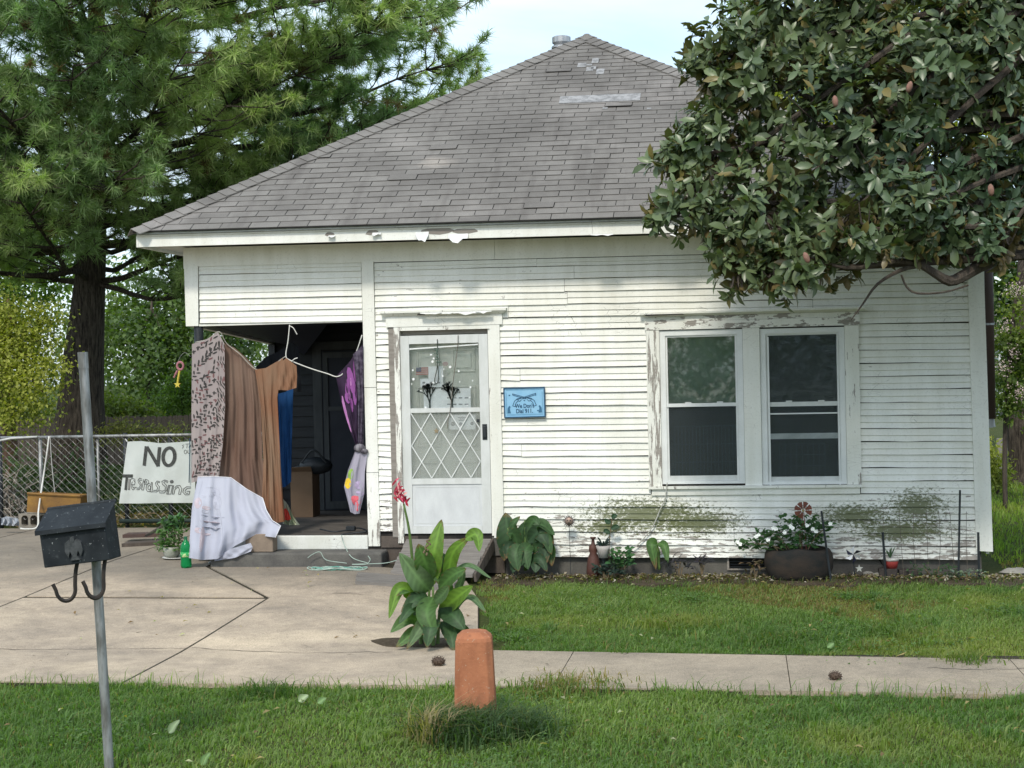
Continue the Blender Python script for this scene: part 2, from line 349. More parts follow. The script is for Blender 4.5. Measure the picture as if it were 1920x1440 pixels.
M['joint'] = soilmat('joint_dirt', (.04, .035, .028), (.06, .05, .038), (.05, .06, .02))

# ------------------------------------------------------------------ the ground
mb = MB(); xs = [-250, -60, -25, -12, -8]+[i*.5 for i in range(-15, 25)]+[13, 16, 24, 60, 250]; ys = [-60, -20, -12]+[i*.5 for i in range(-20, 21)]+[12, 15, 20, 30, 60, 300]
for y in ys:
    for x in xs: mb.v.append((x, y, gz(x, y)-.03))
nx = len(xs); mb.c = [(1, 1, 1)]*len(mb.v)
mb.f = [(j*nx+i, j*nx+i+1, (j+1)*nx+i+1, (j+1)*nx+i) for j in range(len(ys)-1) for i in range(nx-1)]
tag(mb.build('lawn_ground', M['lawnsoil']), 'level grassy yard around the white house', kind='structure')

def zf(x, y): return gz(x, y)
def slabpart(poly, parent, mat, dz=0.0, g=.012):
    """one concrete slab with its own edges: outline pulled in by half a joint, subdivided so it follows the rise"""
    cx = sum(p[0] for p in poly)/len(poly); cy = sum(p[1] for p in poly)/len(poly)
    n = len(poly); E_ = []; q = []; area = sum(poly[i][0]*poly[(i+1) % n][1]-poly[(i+1) % n][0]*poly[i][1] for i in range(n))
    for i in range(n):                                       # each edge moves in by its own half joint: the joints across the slope have opened wider
        (x0, y0), (x1, y1) = poly[i], poly[(i+1) % n]; L = math.hypot(x1-x0, y1-y0); nx_, ny_ = -(y1-y0)/L, (x1-x0)/L
        if area < 0: nx_, ny_ = -nx_, -ny_
        k = g*(.9+2.6*abs(ny_)**2); E_.append((x0+nx_*k, y0+ny_*k, (x1-x0)/L, (y1-y0)/L))
    for i in range(n):
        ax, ay, adx, ady = E_[i-1]; bx_, by_, bdx, bdy = E_[i]; den = adx*bdy-ady*bdx
        t = ((bx_-ax)*bdy-(by_-ay)*bdx)/den if abs(den) > .05 else None
        q.append((ax+adx*t, ay+ady*t) if t is not None else (bx_, by_))
    bm = bmesh.new(); vs_ = [bm.verts.new((x, y, 0)) for x, y in q]; f = bm.faces.new(vs_)
    if f.normal.z < 0: f.normal_flip()
    bmesh.ops.triangulate(bm, faces=bm.faces[:]); bmesh.ops.subdivide_edges(bm, edges=bm.edges[:], cuts=5, use_grid_fill=True)
    r = bmesh.ops.extrude_face_region(bm, geom=bm.faces[:])
    for v in bm.verts: v.co.z = gz(v.co.x, v.co.y)-.12
    for e in r['geom']:
        if isinstance(e, bmesh.types.BMVert): e.co.z = gz(e.co.x, e.co.y)+dz
    bmesh.ops.recalc_face_normals(bm, faces=bm.faces)
    me = bpy.data.meshes.new('slab'); bm.to_mesh(me); bm.free()
    return link('slab', me, mat, parent)
drive = None
def jointbase(name, poly, dz=-.009):
    o = slabpart(poly, None, M['joint'], dz, 1e-4); o.name = name; return o
drive = jointbase('driveway', [(-9, 3.4), (-9, -5.23), (1.49, -5.25), (3.74, -3.98), (3.3, -1.5), (2.9, -.3), (0, -.3), (0, 3.4)])
tag(drive, 'worn tan concrete driveway in front of the porch', kind='structure')
for poly in ([(-9, 3.4), (-9, -5.25), (-3.36, -5.26), (-3.36, 3.4)], [(-3.36, 3.4), (-3.36, -5.26), (-.89, -5.27), (-.89, -1.95), (-.93, .2), (-.97, 3.4)],
             [(-.89, -1.95), (-.89, -5.27), (1.49, -5.28), (1.46, -1.97)], [(-.97, 3.4), (-.93, .2), (-.89, -1.95), (1.46, -1.97), (.26, -.28), (.24, 3.4)],
             [(.26, -.28), (1.46, -1.97), (1.49, -5.28), (3.82, -5.24), (3.74, -3.96), (3.3, -1.5), (2.93, -.28)]):
    slabpart(poly, drive, M['drive'])
walk = MB().box(3.8, 40, -5.25, -4.0, -.06, -.008).build('sidewalk', M['joint']); tag(walk, 'narrow tan concrete pavement between two strips of lawn', kind='structure')
xsw = [3.80, 4.45, 5.98, 7.5, 9.0, 10.5, 12, 14, 18, 24, 40]
for a, b in zip(xsw[:-1], xsw[1:]):
    sl_ = lambda x: -.045*max(0, min(1, (x-3.8)/4))
    slabpart([(a, -3.97+4.5*sl_(a)), (a, -5.22+2*sl_(a)), (b, -5.22+2*sl_(b)), (b, -3.97+4.5*sl_(b))], walk, M['walk'], .002, .0035)
bed = MB(); n = 40
bp = [(3.15+i*(5.2/n), -.52-.16*math.sin(i*.55)-.1*math.sin(i*1.7)) for i in range(n+1)]+[(8.35, .06), (3.15, .06)]
bed.slab(bp, -.06, -.004); tag(bed.build('planting_bed', M['bedsoil']), 'strip of bare soil along the foot of the wall', kind='structure')
ck = pm('crack_dirt', (.05, .042, .034), None, 20, rough=1)
def crack(pts, parent, w=.004):
    """a thin open crack wandering between the points"""
    P = [Vector((x, y, 0)) for x, y in pts]; Q = []
    for a, b in zip(P[:-1], P[1:]):
        n_ = max(2, int((b-a).length/.06))
        for i in range(n_): q = a.lerp(b, i/n_); Q.append(q+Vector((random.uniform(-.012, .012), random.uniform(-.02, .02), 0)))
    Q.append(P[-1]); vs_ = []
    for i, q in enumerate(Q):
        d = (Q[min(i+1, len(Q)-1)]-Q[max(i-1, 0)]).normalized(); s_ = Vector((-d.y, d.x, 0))*w*random.uniform(.4, 1.3)
        for k in (-1, 1): r_ = q+s_*k; vs_.append((r_.x, r_.y, gz(r_.x, r_.y)+.0045))
    part_ = MB().add(vs_, [(2*i, 2*i+1, 2*i+3, 2*i+2) for i in range(len(Q)-1)]); part_.build('crack', ck, parent)
for q in ([(-.85, -4.05), (.3, -4.1), (1.47, -4.02)], [(1.52, -4.0), (2.4, -4.15), (3.1, -4.08)], [(2.0, -1.75), (2.35, -1.78)]): crack(q, drive)
for q in ([(6.9, -4.5), (7.2, -4.55), (7.6, -4.5)],): crack(q, walk)
hole = MB().slab([(3.27+.42*math.cos(a)*(1+.15*math.sin(3*a)), -3.70+.24*math.sin(a)*(1+.2*math.cos(2*a)), ) for a in [i*2*PI/24 for i in range(24)]], -.05, .006)
tag(hole.build('soil_patch', M['bedsoil']), 'patch of bare soil at the driveway corner', kind='structure')

# ------------------------------------------------------------------ the house
HOUSE = thing('house', (4, 0, 0), 'weathered white clapboard house with a grey shingle pyramid roof and open corner porch', 'house')
ez = lambda x: -.0085*(x-.5)                                    # the old frame sags to the right
def part(name, mb_, mat, parent=HOUSE, **k): return mb_.build(name, mat, parent, **k)
# sheathing behind the boards, with openings
for x0, x1, z0, z1 in ((1.9, 2.2, .2, 3.3), (3.2, 4.9, .2, 3.3), (2.2, 3.2, 2.5, 3.3), (2.2, 3.2, .2, .415), (4.9, 6.72, 2.38, 3.3), (4.9, 6.72, .2, .9), (5.71, 5.92, .9, 2.38), (6.72, 7.95, .2, 3.3), (.04, 1.9, 2.66, 3.3)):
    part('wall', bx(x0, x1, .004, .10, z0, z1), M['tar'])
def lapboard(x0, x1, z, mat, h=.127, parent=HOUSE, axis='x', y0=0.0, wav=.0042):
    n = max(1, min(7, int((x1-x0)/.22))); tz = random.uniform(-.0038, .0038); dy = random.uniform(-.0025, .0015)
    gp_ = .0045 if z > 2.6 else random.uniform(.006, .0095)
    prof = [(-.024, gp_), (-.0085, h*.5-.003), (-.0185, h*.5+.002), (-.006, h+.001), (.002, h+.001), (.002, gp_)]
    vs_ = []; fs = []
    for i in range(n+1):
        u = i/n; x = lerp(x0, x1, u); w = random.uniform(-wav, wav); e = random.uniform(-.0015, .0015)
        for j, (y, zz) in enumerate(prof):
            q = (x, y+dy+(e if j < 4 else 0), z+zz+tz*(u-.5)*2+(w if j == 0 else 0)+ez(x))
            vs_.append(q if axis == 'x' else (y0-(y+dy)*(-1 if axis == 'r' else 1), x, q[2]-ez(x)))
    k = len(prof)
    for i in range(n): fs += [(i*k+j, i*k+(j+1) % k, (i+1)*k+(j+1) % k, (i+1)*k+j) for j in range(k)]
    fs += [tuple(range(k)), tuple(n*k+j for j in range(k-1, -1, -1))]
    return part('siding_board', MB().add(vs_, fs), mat, parent)
def rows(segs_of, z0, z1, mat, **kw):
    z = z0
    while z < z1-.03:
        h = min(.127, z1-z)
        for a, b in segs_of(z+h/2): lapboard(a, b, z, mat(a, z) if callable(mat) else mat, h, **kw)
        z += .127
def main_segs(z):
    o = []
    if z > 2.66: cuts = [2.02, random.uniform(3.2, 4.4), random.uniform(5.3, 6.7), 7.89]; return [(cuts[i]+.0015, cuts[i+1]-.0015) for i in range(3)]
    if z > .40: o.append((2.02, 2.16))
    right = [(6.83, 7.90+.03*(z < 1.8))]
    if z < .83:
        c = random.choice((4.28, 5.1, 5.6, 6.1)); return o+[(3.305, c-.0015), (c+.0015, 7.93)]
    if random.random() < .2: o += [(3.305, 3.5), (3.503, 4.79)]
    else: o.append((3.305, 4.79))
    return o+right
rows(main_segs, .205, 3.205, lambda a, z: M['siding_worn'] if a < 2.1 else M['siding'])
rows(lambda z: [(.15, 1.885)], 2.615, 3.225, M['siding'])
part('lintel_board', bx(.13, 1.90, -.012, .09, 2.595, 2.617), M['trim_h'])
# corner boards, post, frieze
part('corner_board', MB().prism([(.0, 2.598), (.135, 2.598), (.145, 3.222), (-.004, 3.222)], -.030, .02), M['trim'])
part('corner_board', MB().prism([(7.90, .235), (8.055, .225), (8.015, 3.14), (7.865, 3.15)], -.030, .03), M['trim'])
part('corner_board', bx(8.0, 8.03, .03, .14, .2, 3.14), M['trim'])
for zz0, zz1, dx in ((.30, 1.05, .006), (1.055, 1.92, .003), (1.925, 3.212, 0)):
    part('post_board', MB().prism([(1.893+dx, zz0), (2.017+dx, zz0), (2.017, zz1), (1.893, zz1)], -.034+dx*.6, .06), M['post'])
for x0, x1 in ((-.01, 3.27), (3.273, 6.2), (6.203, 8.04)):
    part('frieze_board', MB().prism([(x0, 3.212+ez(x0)), (x1, 3.212+ez(x1)), (x1, 3.41+ez(x1)), (x0, 3.41+ez(x0))], -.026, .02), M['frieze'])
part('frieze_board', bx(-.03, 0.0, .02, 8.0, 3.2, 3.40), M['frieze'])
part('frieze_board', bx(8.035, 8.06, .02, 8.0, 3.13, 3.34), M['frieze'])
# soffits and fascia boards
for x0, x1, y0, y1 in ((-.33, 8.35, -.405, -.03), (-.33, -.035, -.025, 8.3), (8.065, 8.35, -.025, 8.3)):
    part('soffit', MB().prism([(x0, 3.425+ez(x0)), (x1, 3.425+ez(x1)), (x1, 3.445+ez(x1)), (x0, 3.445+ez(x0))], y0, y1), M['soffit'])
for x0, x1 in ((-.33, 4.3), (4.303, 8.35)):
    part('fascia_board', MB().prism([(x0, 3.395+ez(x0)), (x1, 3.395+ez(x1)), (x1, 3.515+ez(x1)), (x0, 3.515+ez(x0))], -.43, -.407), M['trim_h'])
    part('fascia_moulding', MB().prism([(x0-.01, 3.50+ez(x0)), (x1, 3.50+ez(x1)), (x1, 3.552+ez(x1)), (x0-.01, 3.552+ez(x0))], -.446, -.4305), M['trim_h'])
part('fascia_board', bx(-.352, -.332, -.43, 8.3, 3.40, 3.52), M['trim_h'])
part('fascia_board', bx(8.352, 8.372, -.43, 8.3, 3.33, 3.45), M['trim_h'])
# peeled flaps of paint hanging off the fascia and the door head
def flap(x, z, w, h, y=-.432, parent=HOUSE):
    vs_ = []; fs = []
    for i in range(5):
        for j in range(3):
            u = i/4-.5; v = j/2; hh = h*random.uniform(.35, 1.1)*(1-1.8*abs(u)**2)
            vs_.append((x+u*w, y-.004-.03*v*v-.01*random.random()*v, z-v*max(.008, hh)))
    fs = [(i*3+j, (i+1)*3+j, (i+1)*3+j+1, i*3+j+1) for i in range(4) for j in range(2)]
    part('paint_flap', MB().add(vs_, fs), M['vinyl'], parent)
def scab(pts, y, mat='greywood', t=.002):
    part('bare_patch', MB().prism(pts, y-t, y), M[mat])
for (cx, cz, w, h) in ((1.68, 3.47, .10, .05), (2.12, 3.475, .16, .07), (2.77, 3.475, .34, .075), (3.05, 3.47, .3, .06), (5.0, 3.37, .2, .03)):
    k = 9; cz += ez(cx)
    scab([(cx+w/2*math.cos(2*PI*i/k)*random.uniform(.7, 1.15), cz+h/2*math.sin(2*PI*i/k)*random.uniform(.65, 1.1)) for i in range(k)], -.4305)
for a in ((2.16, 3.475, .09, .05), (2.62, 3.47, .13, .12), (2.98, 3.44, .2, .10), (1.7, 3.46, .07, .04), (4.4, 3.40, .22, .025), (5.15, 3.385, .2, .03)): flap(a[0], a[1]+ez(a[0]), a[2], a[3])

# roof: deck, shingles, hip caps
EL, ER, AP = Vector((-.37, -.475, 3.556)), Vector((8.39, -.475, 3.482)), Vector((3.86, 3.90, 6.235))
BL, BR = Vector((-.37, 8.35, 3.55)), Vector((8.39, 8.35, 3.48))
part('roof_deck', MB().add([EL, ER, BR, BL, AP], [(0, 1, 4), (1, 2, 4), (2, 3, 4), (3, 0, 4)]).add([EL-Vector((0, 0, .03)), ER-Vector((0, 0, .03)), BR-Vector((0, 0, .03)), BL-Vector((0, 0, .03))], [(0, 1, 2, 3)]), M['roofdeck'])
part('drip_edge', MB().prism([(-.37, 3.548), (8.39, 3.474), (8.39, 3.490), (-.37, 3.564)], -.482, -.45), M['roofdeck'])
def shingle_slope(A, B, C, own, tag_):
    """courses of tabs on the triangle A B (eave) C (apex); own(center, row) says which are objects of their own"""
    Ux = (B-A).normalized(); N = (B-A).cross(C-A).normalized(); Vx = N.cross(Ux); L = (C-A).dot(Vx); uc = (C-A).dot(Ux); wB = (B-A).length
    TW, EX = .305, .127; rest = MB(); objs = []; r = 0
    fullme = None
    while r*EX < L-.05:
        v0 = r*EX-.004; v1 = min(v0+EX+.03, L); lim = lambda v: (uc*max(v, 0)/L, wB-(wB-uc)*max(v, 0)/L)
        off = (r % 2)*TW/2+((r//2) % 3)*.012+random.uniform(-.008, .008); k = -1
        while True:
            u0 = k*TW+off; k += 1
            if u0 > lim(v0)[1]: break
            a, b = u0+.004, u0+TW-.004; l0, r0 = lim(v0); l1, r1 = lim(v1)
            if b < l0+.02 or a > r0-.02: continue
            q = [(max(a, l0), v0), (min(b, r0), v0), (min(max(b, l1+.001), r1), v1), (max(min(a, r1-.001), l1), v1)]
            lift = random.uniform(.008, .012)+(random.uniform(.006, .016) if random.random() < .03 else 0); sag = (.011*math.sin(u0*1.1+r*.55)+.005*math.sin(u0*2.9+r*1.3))*min(1, r/3)
            cen = A+Ux*(u0+TW/2)+Vx*v0
            P = []
            for (u, v), n0 in zip(q, (lift, lift+random.uniform(-.002, .002), .002, .002)): P.append((u, v+(sag if r else 0)*.8, n0))
            w = lambda p, dn=0: A+Ux*p[0]+Vx*p[1]+N*(p[2]+dn)
            if own(cen, r): objs.append((r, cen, q, P, [w(p) for p in P]+[w(p, -.006 if i < 2 else -.0015) for i, p in enumerate(P)]))
            else: rest.add([w(p) for p in P]+[w(p, -.006 if i < 2 else -.0015) for i, p in enumerate(P)], [(0, 1, 2, 3), (0, 4, 5, 1), (1, 5, 6, 2), (3, 7, 4, 0)])
        r += 1
    return objs, rest, N
objs, rest, RN = shingle_slope(EL, ER, AP, lambda c, r: c.x < 5.35, 'front')
objs.sort(key=lambda o: o[0]); share = {}
for i, (r, cen, q, P, vs_) in enumerate(objs):
    fs = [(0, 1, 2, 3), (0, 4, 5, 1), (1, 5, 6, 2), (3, 7, 4, 0)]
    if i < 300:
        lens = (round(q[1][0]-q[0][0], 3), round(q[2][0]-q[3][0], 3)); key = lens if lens == (.297, .297) else None
        o0 = sum(vs_[:4], Vector())/4
        if key:
            v = i % 8
            if (key, v) not in share: share[(key, v)] = MB().add([x-o0 for x in vs_], fs).mesh('shingle')
            me = share[(key, v)]
        else: me = MB().add([x-o0 for x in vs_], fs).mesh('shingle')
        link('shingle', me, M['shingle'], HOUSE, loc=o0-WO[HOUSE])
    else: rest.add(vs_, fs)
for a, b in ((BL, EL), (ER, BR), (BR, BL)):
    o2, r2, _ = shingle_slope(a, b, AP, lambda c, r: False, 'x')
    bb = len(rest.v); rest.v += r2.v; rest.c += r2.c; rest.f += [tuple(i+bb for i in f) for f in r2.f]
tag(part('shingle_field', rest, M['shingle']), kind='stuff')
def hipcaps(E, SN, n=50):
    D = (AP-E); Ln = D.length; D.normalize(); side = D.cross(Vector((0, 0, 1))).normalized()
    for i in range(n):
        s0 = i*Ln/n; c = E+D*s0; up = side.cross(D).normalized(); w = .15+random.uniform(-.004, .004); l = Ln/n+.03
        lift = .034+random.uniform(0, .003); drop = .066
        vs_ = []
        for (s, dn) in ((-.006, lift), (l, lift-.013)):
            for k, dd in ((-1, drop), (0, 0), (1, drop)): vs_.append(c+D*s+side*(k*w)+up*(dn-dd))
        vs_ += [v-up*.007 for v in vs_]
        part('hip_cap', MB().add(vs_, [(0, 1, 4, 3), (1, 2, 5, 4), (0, 6, 7, 1), (1, 7, 8, 2), (0, 3, 9, 6), (2, 8, 11, 5)]), M['shingle'])
hipcaps(EL, None); hipcaps(ER, None); 
part('ridge_cap', MB().lathe([(.17, -.085), (.10, -.02), (.03, .035), (.0, .04)], 10, Matrix.Translation(AP)), M['shingle'])
RU = (ER-EL).normalized(); RV = RN.cross(RU)
def onroof(px, py):
    d = Vector(ray(px, py)); c = Vector(CAM); t = (EL-c).dot(RN)/d.dot(RN); return c+d*t
def roofrect(name, p0, p1, mat, t=.016):
    a = onroof(*p0); b = onroof(*p1); ua, ub = (a-EL).dot(RU), (b-EL).dot(RU); va, vb = (a-EL).dot(RV), (b-EL).dot(RV)
    v = []
    for n_ in (t, .0):
        v += [EL+RU*ua+RV*vb+RN*n_, EL+RU*ub+RV*vb+RN*n_, EL+RU*ub+RV*va+RN*n_, EL+RU*ua+RV*va+RN*n_]
    part(name, MB().add(v, [(0, 1, 2, 3), (0, 4, 5, 1), (1, 5, 6, 2), (2, 6, 7, 3), (3, 7, 4, 0)]), mat)
roofrect('roof_patch', (1051, 183), (1200, 190), M['flash'])
for a, b in (((1084, 120), (1098, 127)), ((1111, 111), (1122, 119)), ((1119, 131), (1132, 140)), ((1100, 128), (1112, 134)), ((1096, 122), (1110, 124)), ((1109, 126), (1117, 131)), ((1130, 203), (1139, 206)), ((1213, 204), (1221, 206))): roofrect('bare_spot', a, b, M['flash'], .0125)
vp_ = at(1053, 95, 4.35); vpipe = MB().lathe([(.075, -.5), (.075, .02), (.13, .03), (.13, .05), (.09, .075), (.12, .10), (.12, .17), (.10, .18)], 14, Matrix.Translation(vp_))
part('vent_pipe', vpipe, pm('galvanised_vent', (.45, .46, .47), (.3, .31, .32), 9, rough=.4, metal=.6), smooth=False)
# foundation, far walls, floors
part('foundation', bx(3.30, 5.54, .03, .22, -.15, .207), M['foundation']); part('foundation', bx(5.925, 7.955, .03, .22, -.15, .207), M['foundation'])
part('foundation', bx(5.54, 5.925, .03, .22, -.15, .055), M['foundation']); part('foundation', bx(5.54, 5.925, .14, .22, .055, .207), M['tar'])
part('foundation', bx(7.76, 7.955, .22, 8, -.15, .207), M['foundation']); part('foundation', bx(0, .2, 2.9, 8, -.15, .25), M['foundation'])
vt = part('foundation_vent', bx(5.525, 5.94, .012, .029, .045, .06).box(5.525, 5.545, .012, .029, .06, .205).box(5.92, 5.94, .012, .029, .06, .205), M['greywood'])
for i in range(5): part('vent_slat', bx(5.546, 5.919, .05, .06, .068+i*.027, .076+i*.027), M['blackpaint'], vt)
crk = [(6.93, .205), (6.99, .15), (7.02, .10), (7.09, .045)]
part('foundation_crack', MB().prism([(x-.007, z) for x, z in crk]+[(x+.009, z) for x, z in reversed(crk)], .026, .0295), M['tar'])
part('sill_timber', bx(2.03, 2.42, -.02, .06, .285, .40), M['darkwood']); part('sill_timber', bx(3.18, 3.31, -.02, .05, .20, .385), M['stepconc'])
part('sill_timber', bx(1.9, 3.3, .0, .09, .02, .284), M['darkwood'])
for x, ax in ((7.97, 'r'), (.0, 'l')):
    mbs = MB(); z = .25
    while z < 3.2:
        y0 = .15 if ax == 'r' else 2.85; s_ = 1 if ax == 'r' else -1
        v = [(x+s_*p, y, z+q) for y in (y0, 8.0) for p, q in ((.022, .004), (.008, .127), (-.01, .127), (-.01, .004))]
        mbs.add(v, [(0, 1, 5, 4), (1, 2, 6, 5), (2, 3, 7, 6), (3, 0, 4, 7), (0, 1, 2, 3), (4, 5, 6, 7)]); z += .127
    tag(part('side_siding', mbs, M['siding']), kind='stuff')
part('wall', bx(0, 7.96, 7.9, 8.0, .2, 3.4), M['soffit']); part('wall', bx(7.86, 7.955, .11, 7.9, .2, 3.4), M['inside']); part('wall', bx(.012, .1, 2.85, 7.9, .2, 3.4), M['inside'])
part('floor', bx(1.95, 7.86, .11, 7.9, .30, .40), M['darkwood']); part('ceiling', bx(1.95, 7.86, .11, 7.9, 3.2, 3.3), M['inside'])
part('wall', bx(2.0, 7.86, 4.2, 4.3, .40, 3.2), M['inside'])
# ---- porch
part('porch_floor', bx(0.02, 1.885, .03, 2.70, .2, .405), M['porchfloor']); part('porch_curb', bx(.0, 1.888, -.012, .03, .265, .408), M['whitecurb'], bevel=.008, seg=2)
part('porch_step', bx(.30, 2.10, -.30, -.013, -.02, .268), M['stepconc'], bevel=.02, seg=2)
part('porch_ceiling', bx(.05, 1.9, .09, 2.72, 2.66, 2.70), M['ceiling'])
part('porch_beam', MB().add([(.01, .0, 2.60), (.07, .0, 2.60), (.07, 2.72, 2.44), (.01, 2.72, 2.44), (.01, .0, 3.22), (.07, .0, 3.22), (.07, 2.72, 3.22), (.01, 2.72, 3.22)],
     [(0, 1, 2, 3), (4, 5, 6, 7), (0, 1, 5, 4), (1, 2, 6, 5), (2, 3, 7, 6), (3, 0, 4, 7)]), M['frieze'])
part('wall', bx(.0, 2.02, 2.73, 2.85, .3, 2.9), M['tar']); part('wall', bx(1.915, 2.0, .1, 2.73, .3, 2.9), M['tar'])
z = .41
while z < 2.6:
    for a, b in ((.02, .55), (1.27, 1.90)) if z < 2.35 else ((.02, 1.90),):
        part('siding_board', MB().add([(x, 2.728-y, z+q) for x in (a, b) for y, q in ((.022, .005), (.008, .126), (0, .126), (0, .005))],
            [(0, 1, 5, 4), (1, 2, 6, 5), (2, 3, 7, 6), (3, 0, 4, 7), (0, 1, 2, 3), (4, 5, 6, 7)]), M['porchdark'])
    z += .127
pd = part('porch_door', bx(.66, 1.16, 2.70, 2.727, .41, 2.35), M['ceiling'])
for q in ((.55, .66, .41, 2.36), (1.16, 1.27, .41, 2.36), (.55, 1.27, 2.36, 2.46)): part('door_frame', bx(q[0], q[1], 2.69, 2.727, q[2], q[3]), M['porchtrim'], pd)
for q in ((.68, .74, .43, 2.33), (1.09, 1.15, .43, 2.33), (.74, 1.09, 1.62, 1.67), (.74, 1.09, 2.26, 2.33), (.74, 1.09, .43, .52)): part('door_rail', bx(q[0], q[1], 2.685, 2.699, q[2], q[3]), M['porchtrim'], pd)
part('porch_post', MB().lathe([(.048, 0), (.048, 2.2)], 14, Matrix.Translation((.115, .03, .405))), M['blackpaint'], smooth=True)
part('porch_post', bx(.02, .10, 2.62, 2.70, .4, 2.44), M['blackpaint'])
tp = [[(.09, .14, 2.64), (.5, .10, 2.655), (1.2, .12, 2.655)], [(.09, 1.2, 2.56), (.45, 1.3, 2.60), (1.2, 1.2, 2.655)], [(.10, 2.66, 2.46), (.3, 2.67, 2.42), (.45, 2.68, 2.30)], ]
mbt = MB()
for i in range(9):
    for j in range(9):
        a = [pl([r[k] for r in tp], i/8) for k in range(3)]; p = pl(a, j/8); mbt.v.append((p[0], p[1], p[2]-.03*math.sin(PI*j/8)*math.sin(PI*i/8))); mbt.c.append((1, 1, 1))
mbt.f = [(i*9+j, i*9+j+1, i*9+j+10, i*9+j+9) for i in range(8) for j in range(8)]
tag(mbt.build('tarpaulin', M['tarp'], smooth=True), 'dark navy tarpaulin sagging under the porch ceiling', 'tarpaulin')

# ---- storm door and its casing
part('door_casing', bx(2.155, 2.212, -.026, .03, .39, 2.53), M['greywood']); part('door_casing', bx(2.214, 2.272, -.038, .03, .33, 2.53), M['trim_worn'])
part('door_casing', bx(3.205, 3.305, -.038, .03, .38, 2.53), M['trim']); part('door_casing', bx(3.182, 3.203, -.02, .03, .40, 2.50), M['trim_half'])
part('door_head', bx(2.135, 3.335, -.042, .03, 2.532, 2.635), M['trim_h']); part('door_head', bx(2.26, 3.205, -.036, .05, 2.492, 2.531), M['trim_half'])
part('door_head', MB().add([(2.135, -.043, 2.636), (3.335, -.043, 2.636), (3.385, -.092, 2.672), (2.085, -.092, 2.672), (2.085, -.092, 2.692), (3.385, -.092, 2.692), (2.085, .0, 2.70), (3.385, .0, 2.70), (2.135, .0, 2.636), (3.335, 0, 2.636)],
     [(0, 1, 2, 3), (3, 2, 5, 4), (4, 5, 7, 6), (0, 3, 4, 6, 8), (1, 9, 7, 5, 2)]), M['trim_half'])
scab([(2.47, 2.645), (2.55, 2.645), (2.56, 2.665), (2.48, 2.668)], -.07, 'tar', .006)
for a in ((2.62, 2.668, .22, .03), (2.78, 2.668, .14, .025), (2.98, 2.668, .3, .045), (3.16, 2.668, .16, .03)): flap(a[0], a[1], a[2], a[3], -.09)
SD = part('storm_door', bx(2.275, 2.365, -.018, .012, .425, 2.44), M['alu'])
for q in ((3.085, 3.178, .425, 2.44), (2.366, 3.084, 2.355, 2.44), (2.366, 3.084, 1.655, 1.70), (2.366, 3.084, .925, .985), (2.366, 3.084, .425, .50)): part('door_rail', bx(q[0], q[1], -.018, .012, q[2], q[3]), M['alu'], SD)
part('kick_panel', bx(2.366, 3.084, -.008, .004, .501, .924), M['kick'], SD)
kb = MB()
for q in ((2.39, 3.06, .525, .529), (2.39, 3.06, .895, .899), (2.39, 2.394, .529, .895), (3.056, 3.06, .529, .895)): kb.box(q[0], q[1], -.0105, -.0085, q[2], q[3])
part('panel_bead', kb, M['alu'], SD)
part('glass_pane', bx(2.366, 3.084, .0, .004, 1.701, 2.354), M['doorglass'], SD); part('glass_pane', bx(2.366, 3.084, .0, .004, .986, 1.654), M['hazyglass'], SD)
for z_, x0_, x1_, x2_ in ((2.318, 2.37, 3.08, .03),):
    part('loose_trim', MB().add([(x0_, -.024, z_-.02), (x1_, -.024, z_+.012), (x1_, -.024, z_+.024), (x0_, -.024, z_-.006), (x0_, -.018, z_-.02), (x1_, -.018, z_+.012), (x1_, -.018, z_+.024), (x0_, -.018, z_-.006)], [(0, 1, 2, 3), (4, 5, 6, 7), (3, 2, 6, 7), (0, 1, 5, 4)]), M['vinyl'], SD)
lx0, lx1, lz0, lz1 = 2.37, 3.08, .99, 1.65
def latt(xa, sgn):
    """a diagonal bar across the lower light, clipped to it"""
    dx = .405*sgn; pts = []
    for k in range(41):
        u = k/40; x = xa+dx*u; z = lz1-(lz1-lz0)*u
        if lx0 <= x <= lx1: pts.append((x, z))
    if len(pts) < 4: return
    (xa_, za), (xb, zb) = pts[0], pts[-1]; d = Vector((xb-xa_, zb-za)).normalized(); nx_, nz_ = -d.y*.0042, d.x*.0042
    part('lattice_bar', MB().prism([(xa_-nx_, za-nz_), (xb-nx_, zb-nz_), (xb+nx_, zb+nz_), (xa_+nx_, za+nz_)], -.022 if sgn > 0 else -.014, -.0145 if sgn > 0 else -.0065), M['vinyl'], SD)
for k in range(-2, 5): latt(2.37+.0+.2025*k, 1); latt(2.37+.2025*(k+1), -1)
part('handle', bx(3.115, 3.145, -.05, -.019, 1.40, 1.51).box(3.105, 3.155, -.024, -.018, 1.37, 1.53), M['blackpaint'], SD, bevel=.006, seg=2); part('latch', bx(3.05, 3.08, -.03, -.018, 1.55, 1.58), M['blackpaint'], SD)
# inner door behind the storm door
ID = part('inner_door', bx(2.28, 3.17, .085, .125, .42, 2.45), M['door'])
for (a, b) in ((2.42, 2.66), (2.79, 3.03)):
    for (c, d) in ((2.06, 2.30), (1.30, 1.92), (.60, 1.15)):
        o = MB().prism([(a, c), (b, c), (b, d), (a, d)], .077, .0845); o2 = MB()
        for q in ((a, b, c, c+.018), (a, b, d-.018, d), (a, a+.018, c+.018, d-.018), (b-.018, b, c+.018, d-.018)): o2.box(q[0], q[1], .070, .0845, q[2], q[3])
        o2.box(a+.04, b-.04, .073, .0845, c+.04, d-.04); part('door_panel', o2, M['door'], ID, bevel=.004)
part('door_jamb', bx(2.255, 2.28, .03, .13, .40, 2.5), M['greywood']); part('door_jamb', bx(3.17, 3.195, .03, .13, .40, 2.5), M['greywood']); part('door_jamb', bx(2.28, 3.17, .03, .13, 2.45, 2.49), M['greywood'])
